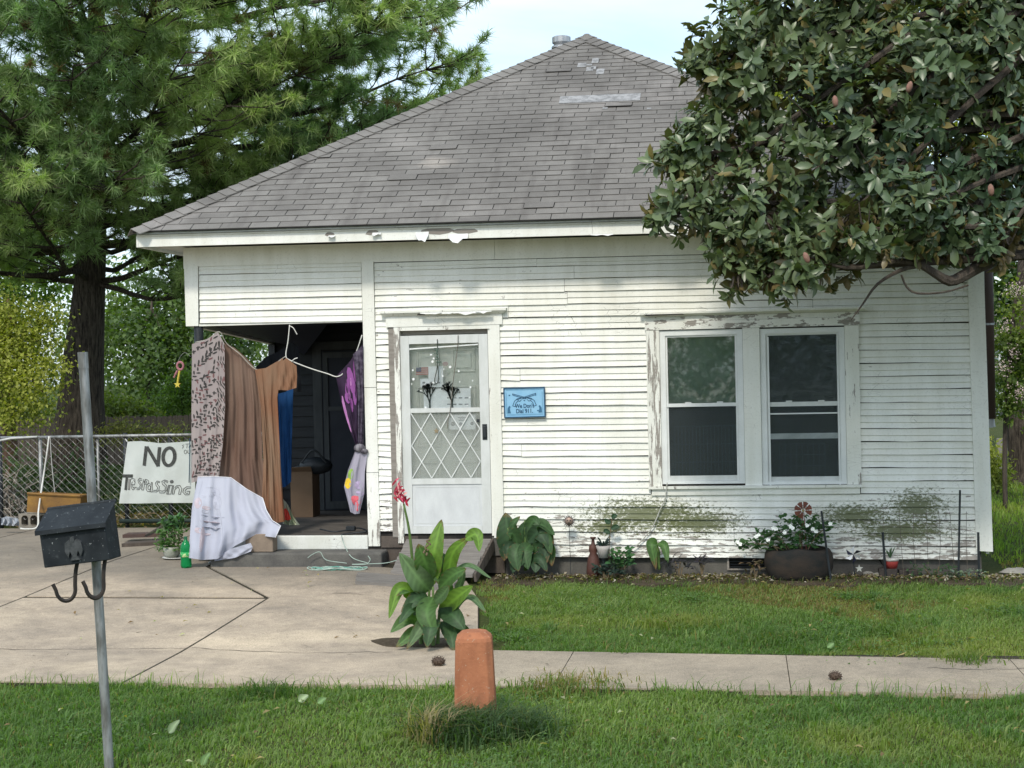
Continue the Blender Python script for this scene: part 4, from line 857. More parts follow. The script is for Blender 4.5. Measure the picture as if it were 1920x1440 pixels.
for (x0, y0, x1, y1) in ((858, 782, 876, 783), (862, 785, 872, 786), (860, 788, 874, 789)): b.v += (q := rectpx(x0, y0, x1, y1, PY-.003)).v; b.c += q.c; b.f += [tuple(i+len(b.v)-8 for i in f) for f in q.f]
for (x, y, r) in ((849, 795, 5), (864, 795, 4), (885, 794, 4)):
    c = at(x, y, PY-.003); b.prism(ell(c.x, c.z, r*.0045, r*.0045), PY-.003, PY-.001)
b.build('ink', ink, n3); b = MB()
for i in range(5):
    q = rectpx(792+i*7, 716+(i % 2)*3, 797+i*7, 719+(i % 2)*3, PY-.003); k = len(b.v); b.v += q.v; b.c += q.c; b.f += [tuple(j+k for j in f) for f in q.f]
b.build('ink', ink, n1); b = MB()
for i in range(8):
    x = 838+(i % 4)*11; y = 745+(i//4)*12; q = rectpx(x, y, x+7, y+2, PY-.003); k = len(b.v); b.v += q.v; b.c += q.c; b.f += [tuple(j+k for j in f) for f in q.f]
b.build('ink', ink, n2)
fl = thing('flag_sticker', at(792, 696, PY), 'small stars and stripes flag sticker on the inner door', 'sticker')
part('flag_field', rectpx(780, 689, 803, 703, PY, .002), flat('flag_white', (.62, .60, .58)), fl); b = MB(); 
for i in range(4):
    q = rectpx(780, 689.2+i*3.8, 803, 691.1+i*3.8, PY-.002, .0015); k = len(b.v); b.v += q.v; b.c += q.c; b.f += [tuple(j+k for j in f) for f in q.f]
part('flag_stripes', b, flat('flag_red', (.38, .10, .10)), fl); part('flag_canton', rectpx(780, 689, 790, 697, PY-.004, .0015), flat('flag_navy', (.04, .06, .14)), fl)
def treedecal(px, py, h, spread, seed, label):
    rr = random.Random(seed); L = []
    def grow(x, z, a, l, d):
        x1, z1 = x+math.cos(a)*l, z+math.sin(a)*l; L.append((x, z, x1, z1, d))
        if d < 5:
            for k in range(rr.choice((2, 3, 3))): grow(x1, z1, a+rr.uniform(-spread, spread), l*rr.uniform(.68, .86), d+1)
    c = at(px, py, -.003); grow(c.x, c.z, PI/2, h*.24, 0); mb_ = MB()
    for x0, z0, x1, z1, d in L:
        w = .0095*(.70**d)+.0022; dv = Vector((x1-x0, z1-z0)).normalized(); nx_, nz_ = -dv.y*w, dv.x*w
        mb_.add([(x0-nx_, -.003, z0-nz_), (x1-nx_*.7, -.003, z1-nz_*.7), (x1+nx_*.7, -.003, z1+nz_*.7), (x0+nx_, -.003, z0+nz_)], [(0, 1, 2, 3)])
    tag(mb_.build('tree_decal', flat('dark_green_decal', (.05, .065, .06))), label, 'decal')
treedecal(806, 768, .30, .42, 4, 'dark bushy bare tree decal, the left of the two on the door glass'); treedecal(848, 766, .30, .62, 11, 'dark spreading bare tree decal, the right of the two on the door glass')
sd = MB(); random.seed(12)
for (x, y, r) in ((774, 694, 3), (775, 711, 4), (772, 720, 2), (844, 688, 4), (811, 678, 4), (860, 696, 3), (818, 717, 3), (830, 705, 3), (808, 665, 3), (813, 672, 3), (882, 726, 3), (862, 716, 2), (886, 714, 2), (832, 692, 2), (789, 733, 2), (797, 722, 3), (812, 718, 3), (840, 722, 2), (881, 745, 2), (798, 764, 3), (876, 760, 2)):
    c = at(x, y, -.0025); sd.add([(px_, -.0025, pz_) for px_, pz_ in ell(c.x, c.z, r*.0036, r*.0036, random.random(), 6)], [tuple(range(6))])
tag(sd.build('snowflake_decals', flat('white_decal', (.82, .84, .84))), 'scatter of small white snowflake stickers over the upper door glass', 'decals', kind='stuff')
cord('twine', [at(859, 628, -.03), at(858, 650, -.035), at(853, 690, -.035), at(848, 730, -.03), at(844, 770, -.03), at(840, 788, -.03), at(839, 803, -.03)], .004, flat('brown_twine', (.16, .145, .12)), 'brown twine hanging from the top of the storm door', 'twine')
mbw = MB(); random.seed(9)
for k in range(26):
    c = at(820+random.gauss(0, 3.5), random.uniform(652, 682), -.04); mbw.ball(c, .008, 6, 4)
og = thing('string_ornament', at(820, 650, -.04), 'dark green bead and cord ornament hanging inside the door frame', 'ornament'); part('beads', mbw, flat('dull_green_bead', (.10, .15, .12)), og)
part('cord_loop', MB().tube(smooth_path([at(820, 636, -.03), at(820, 685, -.04), at(815, 712, -.04), at(818, 719, -.04), at(822, 712, -.04), at(821, 685, -.04)], 24), .005, 6), flat('dark_cord', (.06, .07, .06)), og)
st = []
for i in range(10): a = i*PI/5+PI/2; r = .032 if i % 2 == 0 else .013; st.append((math.cos(a)*r, math.sin(a)*r))
def starthing(px, py, Y, label, mat, s=1.0, name='star_ornament'):
    c = at(px, py, Y); tag(MB().prism([(c.x+x*s, c.z+z*s) for x, z in st], Y, Y+.008).build(name, mat), label, 'star ornament')
starthing(818, 808, -.035, 'small brass star hanging on the lattice of the storm door', flat('dull_brass', (.25, .20, .12), .4))
tag(MB().prism(ell(at(835, 682, -.003).x, at(835, 682, -.003).z, .03, .022, 0, 14), -.004, -.0025).build('round_sticker', flat('brown_sticker', (.22, .19, .18))), 'small brown oval sticker on the upper door glass', 'sticker')
# ================================================================== mailbox on its leaning pipe
galv = pm('dull_galvanised_steel', (.32, .33, .33), (.15, .15, .14), 22, (1, 1, .22), .5, .5, .5, .3, lo=.42, hi=.6)
def mailboxmat():
    m, nt, out = newmat('chalky_black_tin'); P = gpos(nt); a = noise(nt, P, 26, 5, .65); b = noise(nt, P, 9, 4)
    col = ramp(nt, b, .35, .7, (.007, .010, .013), (.018, .023, .027)); col = mixc(nt, ramp(nt, a, .58, .74, (0, 0, 0), (.4, .4, .4)), col, (.10, .115, .12))
    col = mixc(nt, ramp(nt, noise(nt, P, 75, 3), .69, .74), col, (.30, .32, .32))
    principled(nt, out, col, .62, .28, 0, a, .3, .002); return m
tin = mailboxmat(); MY = -7.30
MBX = thing('mailbox', (2.33, MY, 0), 'black tin mailbox with curled paper hooks on a leaning galvanised pipe', 'mailbox')
top = at(155, 661, MY); low = at(205, 1440, MY); dv = (low-top).normalized(); foot = top+dv*((top.z+.25)/(-dv.z)); pr = .0255
part('pole', MB().tube([foot, lerp(foot, top, .5), top], pr, 14, cap=False), galv, MBX, smooth=True); part('pole_seam', MB().tube([lerp(foot, top, .965), top+Vector((0, 0, .002))], pr*1.07, 14), galv, MBX)
bc = at(150, 1040, MY); BM = Matrix.Translation((bc.x+.052, MY-.11, bc.z+.062)) @ Matrix.Rotation(math.radians(-6.5), 4, 'Y') @ Matrix.Diagonal((1, 1, 1.1, 1))
w_ = .195
def mbp(mb_, name, par=MBX, mat=None, **k): mb_.v = [tuple(BM @ Vector(v)) for v in mb_.v]; return part(name, mb_, mat or tin, par, **k)
# body: open wedge, back taller than the front
body = [(-.062, -.082), (.085, -.082), (.085, .175), (-.068, .098)]
body_mb = MB().add([(x, y, z) for x in (-w_+.01, w_-.01) for y, z in body], [(0, 1, 2, 3), (7, 6, 5, 4), (0, 4, 5, 1), (1, 5, 6, 2), (3, 7, 4, 0), (2, 6, 7, 3)])
mbp(body_mb, 'box_body', bevel=.004)
lid = mbp(MB().add([(-w_, .083, .184), (w_, .083, .184), (w_+.004, -.084, .092), (-w_-.004, -.084, .092), (-w_, .083, .192), (w_, .083, .192), (w_+.004, -.088, .099), (-w_-.004, -.088, .099), (w_+.004, -.090, .078), (-w_-.004, -.090, .078), (w_+.004, -.084, .078), (-w_-.004, -.084, .078)],
    [(0, 1, 2, 3), (4, 5, 6, 7), (7, 6, 8, 9), (9, 8, 10, 11), (0, 1, 5, 4), (1, 2, 6, 5), (0, 3, 7, 4)]), 'lid')
mbp(MB().tube([(-w_, .086, .19), (w_, .086, .19)], .009, 8), 'hinge', lid)
em = MB()   # embossed spread bird on the front
for L in ([(-.045, .03), (-.02, .045), (.0, .03), (.02, .045), (.045, .03), (.05, -.01), (.035, -.04), (.022, -.01), (.012, -.035), (.028, -.055), (-.028, -.055), (-.012, -.035), (-.022, -.01), (-.035, -.04), (-.05, -.01)],): em.prism(L, -.016, .0)
em.prism(ell(0, .045, .012, .014), -.018, -.001)
EMM = Matrix.Translation((.0, -.063, -.006)) @ Matrix.Rotation(math.radians(3), 4, 'X'); em.v = [tuple(EMM @ Vector(v)) for v in em.v]; mbp(em, 'bird_emblem', mat=pm('worn_grey_emblem', (.035, .04, .042), (.07, .075, .078), 30, rough=.5))
for hx, tw in ((-.045, -1.15), (.115, -.75)):
    pts = [(hx, .02, -.07), (hx, .0, -.13), (hx, -.01, -.19)]+[(hx, -.06+.05*math.cos(a), -.195-.06*math.sin(a)) for a in [i*PI/8 for i in range(9)]]+[(hx-.006, -.116, -.165)]
    hook = MB().tube(smooth_path([(p[0]-p[1]*math.sin(tw), p[1]*math.cos(tw), p[2]) for p in pts], 30), .011, 6)
    mbp(hook, 'paper_hook', mat=pm('rust_black_hook', (.012, .012, .012), (.04, .03, .022), 14, rough=.6))
part('wire_tie', MB().tube(smooth_path([at(183, 846, MY-.03)+Vector((0, .01, 0)), at(160, 772+0, MY-.035), at(150, 776, MY+.02), at(118, 790, MY+.06), at(108, 793, MY+.08)], 12), .002, 5), galv, MBX) if False else None
# ================================================================== bollard
def terramat():
    m, nt, out = newmat('painted_terracotta_concrete'); P = gpos(nt); z_ = nd(nt, 'ShaderNodeSeparateXYZ', {0: P}).outputs[2]
    a = noise(nt, vmul(nt, P, (1, 1, .6)), 9, 5); b = noise(nt, P, 48, 4, .65)
    col = ramp(nt, a, .35, .65, (.40, .165, .085), (.30, .118, .062)); col = mixc(nt, ramp(nt, noise(nt, P, 60, 3), .64, .70, (0, 0, 0), (.8, .8, .8)), col, (.40, .27, .19))
    col = mixc(nt, ramp(nt, noise(nt, vmul(nt, P, (1, 1, .35)), 26, 5, .65), .60, .72, (0, 0, 0), (.6, .6, .6)), col, (.16, .075, .05))
    g_ = mth(nt, 'ADD', mth(nt, 'MULTIPLY', mth(nt, 'SUBTRACT', .17, z_), 4.5), mth(nt, 'SUBTRACT', noise(nt, P, 16, 5), .5)); col = mixc(nt, ramp(nt, g_, -.1, .8, (0, 0, 0), (.75, .75, .75)), col, (.12, .085, .055))   # soil splashed up the foot
    principled(nt, out, col, .9, .15, 0, b, .7, .006); return m
terra = terramat()
b0 = gnd(894, 1352); b0 = Vector((4.10, -6.12, 0)); BO = thing('bollard', b0, 'squat terracotta coloured concrete bollard with chamfered corners in the front grass', 'bollard')
def octring(h, c, z): return [(-h+c, -h, z), (h-c, -h, z), (h, -h+c, z), (h, h-c, z), (h-c, h, z), (-h+c, h, z), (-h, h-c, z), (-h, -h+c, z)]
rings = [octring(.128, .038, -.08), octring(.126, .038, .0), octring(.116, .036, .28), octring(.109, .036, .475), octring(.103, .036, .495), octring(.072, .03, .525), octring(.05, .02, .53)]
mb = MB(); 
for r_ in rings: mb.v += r_; mb.c += [(1, 1, 1)]*8
mb.f = [(i*8+k, i*8+(k+1) % 8, (i+1)*8+(k+1) % 8, (i+1)*8+k) for i in range(len(rings)-1) for k in range(8)]+[tuple(range(48, 56))]
bo_ = mb.build('bollard_body', terra, BO, local=True, bevel=.006, seg=2); bo_.rotation_euler = (0, 0, math.radians(8))
# ================================================================== chain link fence, banner and what leans there
FY = 3.45; ftop = at(150, 819, FY).z; fbot = at(150, 984, FY).z
xl, xr = at(-60, 900, FY).x, .0
FN = thing('chain_link_fence', (-3, FY, .1), 'chain link fence with a galvanised top rail left of the house', 'fence')
part('top_rail', MB().tube([(xl, FY, ftop), (xr, FY, ftop+.005)], .021, 10), galv, FN, smooth=True)
part('top_rail', MB().tube([at(0, 826, FY-.06), at(20, 822, FY-.06), at(70, 819, FY-.03)], .014, 8), pm('white_pipe', (.55, .56, .54), None, 8), FN, smooth=True)
for x_ in (75, 183, ): part('post', MB().tube([(at(x_, 900, FY).x, FY+.03, -.02), (at(x_, 900, FY).x, FY+.03, ftop+.02)], .025 if x_ == 75 else .018, 10), galv, FN, smooth=True)
for x_ in (-1, 235, 318): part('post', MB().tube([(at(x_, 900, FY).x, FY+.03, -.02), (at(x_, 900, FY).x, FY+.03, ftop+.04)], .028, 10), M['blackpaint'], FN, smooth=True)
part('bottom_rail', MB().tube([(at(225, 978, FY).x, FY, at(225, 977, FY).z), (xr, FY, at(345, 976, FY).z)], .028, 10), pm('dark_green_pipe', (.02, .035, .03), None, 9), FN, smooth=True)
net = MB(); p_ = .052; k = 0; x = xl; hn = int((ftop-fbot+.04)/p_)
def wire3(pts, r):
    for a, b in zip(pts[:-1], pts[1:]):
        a, b = Vector(a), Vector(b); d = (b-a).normalized(); s_ = d.cross(Vector((0, 1, 0))).normalized()*r; y = Vector((0, r, 0))
        net.add([a+s_, a-s_*.5+y*.8, a-s_*.5-y*.8, b+s_, b-s_*.5+y*.8, b-s_*.5-y*.8], [(0, 1, 4, 3), (1, 2, 5, 4), (2, 0, 3, 5)])
while x < xr:
    wire3([(x+(p_/2 if (j+k) % 2 else -p_/2), FY-.022+(.003 if j % 2 else -.003), ftop-.01-j*p_*.93) for j in range(hn+1)], .0016); x += p_; k += 1
tag(part('chain_mesh', net, galv, FN), kind='stuff')
# the banner
BN = thing('no_trespassing_banner', at(295, 885, FY-.05), 'white cloth banner hand lettered NO Trespassing, tied to the chain link fence', 'banner')
bq = ([(239, 828), (265, 827), (300, 831), (335, 829), (364, 827)], [(364, 827), (366, 885), (366, 943)], [(223, 944), (260, 944), (310, 943), (366, 943)], [(239, 828), (232, 880), (223, 944)])
BNC = Cloth(*bq, FY-.05, .006, 2.3, .3, .8); ban = BNC.build('banner_cloth', clothmat('white_banner_cloth', (.72, .76, .73), (.64, .69, .66), 3, (1, 1, 1), .3), BN, 30, 24)
def buv(x, y):   # coordinates of the enlarged view (1662 x 1440) -> cloth u,v
    px, py = 220+x*150/1662, 820+y*130/1440; v = (py-828)/116; l = 239-16*v; return (px-l)/(365.5-l), v
def bstroke(lines, w, name, mat, lift=.006):
    mb_ = MB()
    for L in lines:
        for a, b in zip(L[:-1], L[1:]):
            d = Vector((b[0]-a[0], b[1]-a[1])); d = d.normalized() if d.length else Vector((1, 0)); n_ = Vector((-d.y, d.x))*w/2; e_ = d*w*.35
            P = [(a[0]-n_.x-e_.x, a[1]-n_.y-e_.y), (b[0]-n_.x+e_.x, b[1]-n_.y+e_.y), (b[0]+n_.x+e_.x, b[1]+n_.y+e_.y), (a[0]+n_.x-e_.x, a[1]+n_.y-e_.y)]
            mb_.add([BNC.p(*buv(*p), lift) for p in P], [(0, 1, 2, 3)])
    return part(name, mb_, mat, BN)
mk = pm('black_marker', (.03, .032, .03), (.07, .075, .07), 60, rough=.7, bump=0); mk2 = flat('thin_black_marker', (.09, .09, .085))
arc = lambda cx, cy, rx, ry, a0, a1, n=14: [(cx+rx*math.cos(math.radians(lerp(a0, a1, i/n))), cy-ry*math.sin(math.radians(lerp(a0, a1, i/n)))) for i in range(n+1)]
bstroke([[(655, 215), (625, 600)], [(675, 215), (885, 590)], [(905, 205), (890, 590)], arc(1090, 400, 110, 195, 0, 360, 26)], 66, 'lettering', mk)
bstroke([[(120, 855), (345, 850)]], 60, 'lettering', mk); bstroke([[(210, 880), (195, 1095)]], 66, 'lettering', mk)
bstroke([[(285, 920), (275, 1100)]], 40, 'lettering', flat('grey_marker', (.25, .25, .24)))
O = []
O += [[(262, 915), (255, 1105)], [(310, 920), (300, 1105), (258, 1105)], [(300, 930), (345, 895), (420, 910), (430, 960)]]                                       # r
O += [[(345, 1015), (425, 1015), (430, 960), (385, 930)], arc(390, 1030, 55, 80, 120, 330), arc(395, 1035, 24, 40, 150, 330), [(440, 1070), (470, 1060)]]        # e
O += [[(590, 895), (535, 885), (500, 930), (525, 985), (565, 1010), (540, 1075), (480, 1075)], [(590, 925), (545, 920), (535, 950), (590, 995), (580, 1065), (545, 1105), (480, 1105)]]  # s
O += [[(625, 905), (600, 1105), (640, 1110), (655, 905)], arc(665, 950, 65, 50, 95, -95), arc(665, 950, 28, 22, 0, 360)]                                          # p
O += [arc(740, 1060, 55, 80, 60, 300), arc(745, 1060, 25, 45, 0, 360), [(780, 955), (775, 1140), (810, 1145), (800, 955), (780, 955)]]                            # a
O += [[(945, 930), (890, 920), (860, 965), (880, 1020), (915, 1055), (895, 1110), (830, 1110)], [(945, 955), (905, 950), (895, 980), (945, 1040), (935, 1110), (890, 1145), (825, 1140)]]
O += [[(1100, 925), (1035, 900), (980, 930), (1000, 990), (1060, 1040), (1060, 1110), (1005, 1130), (950, 1115)], [(1095, 950), (1045, 930), (1020, 950), (1085, 1020), (1095, 1100), (1050, 1165), (965, 1165), (940, 1130)]]
O += [arc(1170, 935, 28, 28, 0, 360), arc(1170, 935, 12, 12, 0, 360), [(1115, 1010), (1195, 1015)], [(1120, 1015), (1095, 1190), (1170, 1190), (1190, 1015)], [(1140, 1020), (1120, 1185)]]   # i
O += [[(1210, 1015), (1195, 1190), (1225, 1190), (1240, 1090), (1290, 1040), (1320, 1090), (1310, 1195), (1345, 1195), (1365, 1080), (1325, 1010), (1260, 1020), (1235, 1060)]]   # n
O += [[(1530, 1040), (1455, 1035), (1400, 1080), (1385, 1150), (1430, 1205), (1500, 1200), (1515, 1130), (1455, 1130)], [(1530, 1065), (1465, 1070), (1430, 1110), (1425, 1150), (1445, 1175), (1480, 1170)]]  # g
bstroke(O, 11, 'lettering', mk2)
S_ = [[(1385, 150), (1345, 165), (1375, 195), (1345, 225)], [(1420, 140), (1500, 138)], [(1455, 140), (1445, 225)], [(1490, 220), (1515, 140), (1540, 215)], [(1497, 190), (1535, 188)], [(1560, 140), (1575, 175), (1600, 140)], [(1575, 175), (1572, 220)],
      arc(1415, 305, 28, 40, 0, 360), [(1470, 270), (1462, 325), (1490, 342), (1515, 325), (1520, 270)], [(1540, 268), (1620, 265)], [(1580, 268), (1575, 340)]]
bstroke(S_, 9, 'lettering', mk2)
part('tie', MB().tube([at(235, 823, FY-.03), at(239, 828, FY-.055)], .006, 5), cordw, BN); part('tie', MB().tube([at(297, 822, FY-.03), at(297, 830, FY-.055)], .004, 5), cordw, BN)
cord('weighted_string', [at(356, 822, FY-.09), at(355.5, 870, FY-.09), at(354.5, 905, FY-.09)], .007, flat('navy_cord', (.03, .07, .11)), 'thin navy cord with a weighted end hanging in front of the banner', 'cord', 6)
cord('rope', [at(92, 818, FY-.03), at(88, 850, FY-.06), at(82, 890, FY-.06), at(76, 930, FY-.3), at(72, 960, FY-.62), at(70, 988, FY-.75), at(50, 992, FY-.8), at(38, 991, FY-.8)], .011, cordw, 'white rope looped over the fence rail and trailing down past the cinder block', 'rope')
cord('rope', [at(94, 818, FY-.03), at(96, 855, FY-.04), at(99, 890, FY-.04), at(103, 925, FY-.04)], .006, flat('dirty_string', (.42, .42, .40)), 'thin knotted string hanging from the fence rail beside the white rope', 'rope')
# yellow steel bin, blocks, brush pile
rust = pm('rusted_yellow_steel', (.30, .165, .035), (.16, .085, .03), 5, (1, 1, 1.6), .6, .4, .2, .3)
A, B, C_, D_ = at(52, 925, 3.1), at(152, 930, 3.1), at(148, 965, 3.1), at(50, 960, 3.1); pts = [A, B, C_, D_]
YB = thing('steel_trough', (A.x, 3.1, D_.z), 'rusty yellow steel trough lying on blocks beside the fence', 'trough')
part('trough_body', MB().add([A, B, C_, D_]+[p+Vector((0, .28, 0)) for p in (A, B, C_, D_)], [(0, 1, 2, 3), (4, 7, 6, 5), (1, 5, 6, 2), (0, 3, 7, 4), (3, 2, 6, 7)]), rust, YB)
part('rim', MB().tube([A+Vector((0, -.01, 0)), B+Vector((0, -.01, 0))], .016, 6), rust, YB); part('rim', MB().tube([B, B+Vector((0, .28, 0))], .014, 6), rust, YB)
cbm = pm('cinder_block_grey', (.27, .25, .21), (.20, .185, .16), 14, rough=.95, spec=.1, bump=.6)
c0 = gnd(35, 990); L_ = 3*.165
CB = thing('cinder_block', c0, 'grey cinder block on its side showing oval holes, below the rusty trough', 'cinder block')
cbm_ = MB(); h_ = .185; wd = .42
# front face with three openings built from piers and rails
xs_ = [0, .045, .125, .165, .245, .285, .365, wd-.0]
for a, b in ((0, .04), (.135, .165), (.26, .29), (.385, wd)): cbm_.box(a, b, 0, .19, 0, h_)
for a, b in ((.04, .135), (.165, .26), (.29, .385)):
    cbm_.box(a, b, 0, .19, 0, .022); cbm_.box(a, b, 0, .19, h_-.022, h_)
    for (cx, sx) in ((a, 1), (b, -1)):
        for (cz, sz) in ((.022, 1), (h_-.022, -1)): cbm_.prism([(cx, cz), (cx+sx*.03, cz), (cx+sx*.012, cz+sz*.012), (cx, cz+sz*.03)], 0, .19)
cbm_.build('block_body', cbm, CB, local=True); bx(.04, .385, .15, .185, .02, h_-.02).build('web', cbm, CB, local=True)
q = bx(0, .27, 0, .19, 0, .12).build('concrete_block', cbm, None, local=True, bevel=.006, loc=c0+Vector((.11, .02, h_))); tag(q, 'small pale concrete block lying on top of the cinder block', 'block')
random.seed(21)
BP = thing('brush_pile', gnd(25, 982)+Vector((0, .1, 0)), 'heap of grey dead sticks piled against the chain link fence', 'brush pile'); sk = MB(); w0 = WO[BP]
for i in range(130):
    a = random.uniform(0, PI); ln = random.uniform(.3, .9); el = random.uniform(-.1, .9)
    s0 = w0+Vector((random.uniform(-.65, .22), random.uniform(-.25, .15), random.uniform(.02, .5)*random.random()**.5)); d = Vector((math.cos(a)*math.cos(el), math.sin(a)*.35, math.sin(el)))
    e_ = s0+d*ln; e_.z = min(max(e_.z, .05), .95); m_ = (s0+e_)/2+Vector((random.uniform(-.06, .06), 0, random.uniform(-.04, .08)))
    sk.tube([s0, m_, e_], [random.uniform(.006, .018), .009, .004], 5)
tag(part('sticks', sk, pm('grey_dead_sticks', (.16, .13, .10), (.28, .25, .21), 9), BP), kind='stuff')
tag(Cloth([(2, 972), (12, 968), (34, 972)], [(34, 972), (36, 980), (36, 986)], [(2, 984), (18, 986), (36, 986)], [(2, 972), (2, 980), (2, 984)], 2.75, .04, 3).build('crumpled_sheet', clothmat('pale_blue_grey_plastic', (.30, .34, .40), (.45, .47, .5), 14)), 'crumpled bluish plastic sheet at the foot of the brush pile', 'plastic sheet')
# windspinner hanging from a pine limb
WC2 = thing('wind_spinner', at(336, 690, .9), 'small pink and yellow ornament hanging from a wire left of the porch', 'ornament')
pk = flat('faded_pink', (.40, .17, .20)); yl = flat('faded_yellow', (.60, .50, .08)); 
part('hook', MB().tube(smooth_path([at(357, 668, .9), at(346, 661, .9), at(336, 672, .9), at(334, 682, .9)], 10), .003, 5), galv, WC2)
ri = []
for i in range(21): a = 2*PI*i/20; c_ = at(338, 686, .9); ri.append(c_+Vector((  .036*math.cos(a), 0, .042*math.sin(a))))
part('ring', MB().tube(ri, .013, 6), pk, WC2); part('ribbon', MB().tube(smooth_path([at(333, 695, .9), at(329, 702, .9), at(326, 708, .9)], 8), [.013]*5+[.009]*4, 6), pk, WC2)
part('ribbon', MB().tube(smooth_path([at(337, 695, .9), at(335, 705, .9), at(333, 718, .9)], 8), .012, 6), yl, WC2); c_ = at(333, 721, .9); part('star', MB().prism([(c_.x+x*1.3, c_.z+z*1.3) for x, z in st], .89, .91), yl, WC2)

# ================================================================== leaves and plants by hand
def leafcol(g, k=1.0): r_ = random.uniform(.8, 1.2)*k; return (g[0]*r_*random.uniform(.85, 1.15), g[1]*r_, g[2]*r_*random.uniform(.8, 1.2))
lm_plant = leafmat('smooth_green_leaf', None, .55, .3, .24, (.75, .95, .18))
def bigleaf(mb_, base, mid, tip, w, nrm=None, col=(.05, .13, .03), cup=.25, nv=12, nu=6, wave=.04, tip_=0):
    """a broad leaf along base-mid-tip, midrib paler than the blade"""
    P = smooth_path([base, mid, tip], nv); nrm = Vector(nrm or (0, -1, .35)); vs_ = []; cs = []
    for i, p in enumerate(P):
        t = i/nv; d = (P[min(i+1, nv)]-P[max(i-1, 0)]).normalized(); s_ = d.cross(nrm); s_ = s_.normalized() if s_.length > 1e-4 else Vector((1, 0, 0)); n_ = s_.cross(d)
        ww = w*.5*(math.sin(PI*min(1, t**.78)))**.72*(1 if t < .98 else .2)+.001
        for k in range(nu+1):
            q = 2*k/nu-1; vs_.append(p+s_*(q*ww)+n_*(cup*ww*q*q+wave*w*math.sin(9*t+2.2*q)*abs(q)))
            m_ = 1.55 if abs(q) < .2 else (1.0+.16*math.sin(46*t+7*abs(q))+.12*math.sin(5*t+3*q)); dead = tip_ and (t+.05*math.sin(11*q+20*t) > tip_ or (abs(q) > .85 and math.sin(31*t+tip_*90) > .8)); cs.append((.17*m_*.7, .115*m_*.7, .05*m_*.7) if dead else tuple(c*m_ for c in col))
    b = len(mb_.v); mb_.v += [tuple(v) for v in vs_]; mb_.c += cs
    mb_.f += [(b+i*(nu+1)+k, b+i*(nu+1)+k+1, b+(i+1)*(nu+1)+k+1, b+(i+1)*(nu+1)+k) for i in range(nv) for k in range(nu)]
def plantpart(name, mb_, mat, parent):
    o = mb_.build(name, mat, parent, smooth=True); return o
stemm = pm('green_stem', (.10, .17, .045), (.07, .12, .03), 9, rough=.5); stemd = pm('brown_stem', (.12, .09, .05), (.16, .12, .07), 9)
def canna(name, Y, leaves, stems, label, cat='canna plant', base=None):
    bs = gnd(*base); T = thing(name, bs, label, cat)
    for s_ in stems: part('stem', MB().tube(smooth_path([at(x, y, Y+dy) for x, y, dy in s_], 12), [lerp(.016, .008, i/12) for i in range(13)], 7), stemm, T, smooth=True)
    for L in leaves:
        (b_, m_, t_), w, dys, col = L[0], L[1], L[2], L[3]; sc_ = (at(b_[0]+1, b_[1], Y)-at(b_[0], b_[1], Y)).length
        mb_ = MB(); bigleaf(mb_, at(*b_, Y+dys[0]), at(*m_, Y+dys[1]), at(*t_, Y+dys[2]), w*sc_*.96, L[4] if len(L) > 4 else None, col, nv=28, nu=8, tip_=random.choice((0, 0, .92, .86, .96))); plantpart('leaf', mb_, lm_plant, T)
    return T
G1, G2, G3, G4 = (.105, .19, .030), (.062, .125, .036), (.036, .075, .030), (.080, .135, .060)
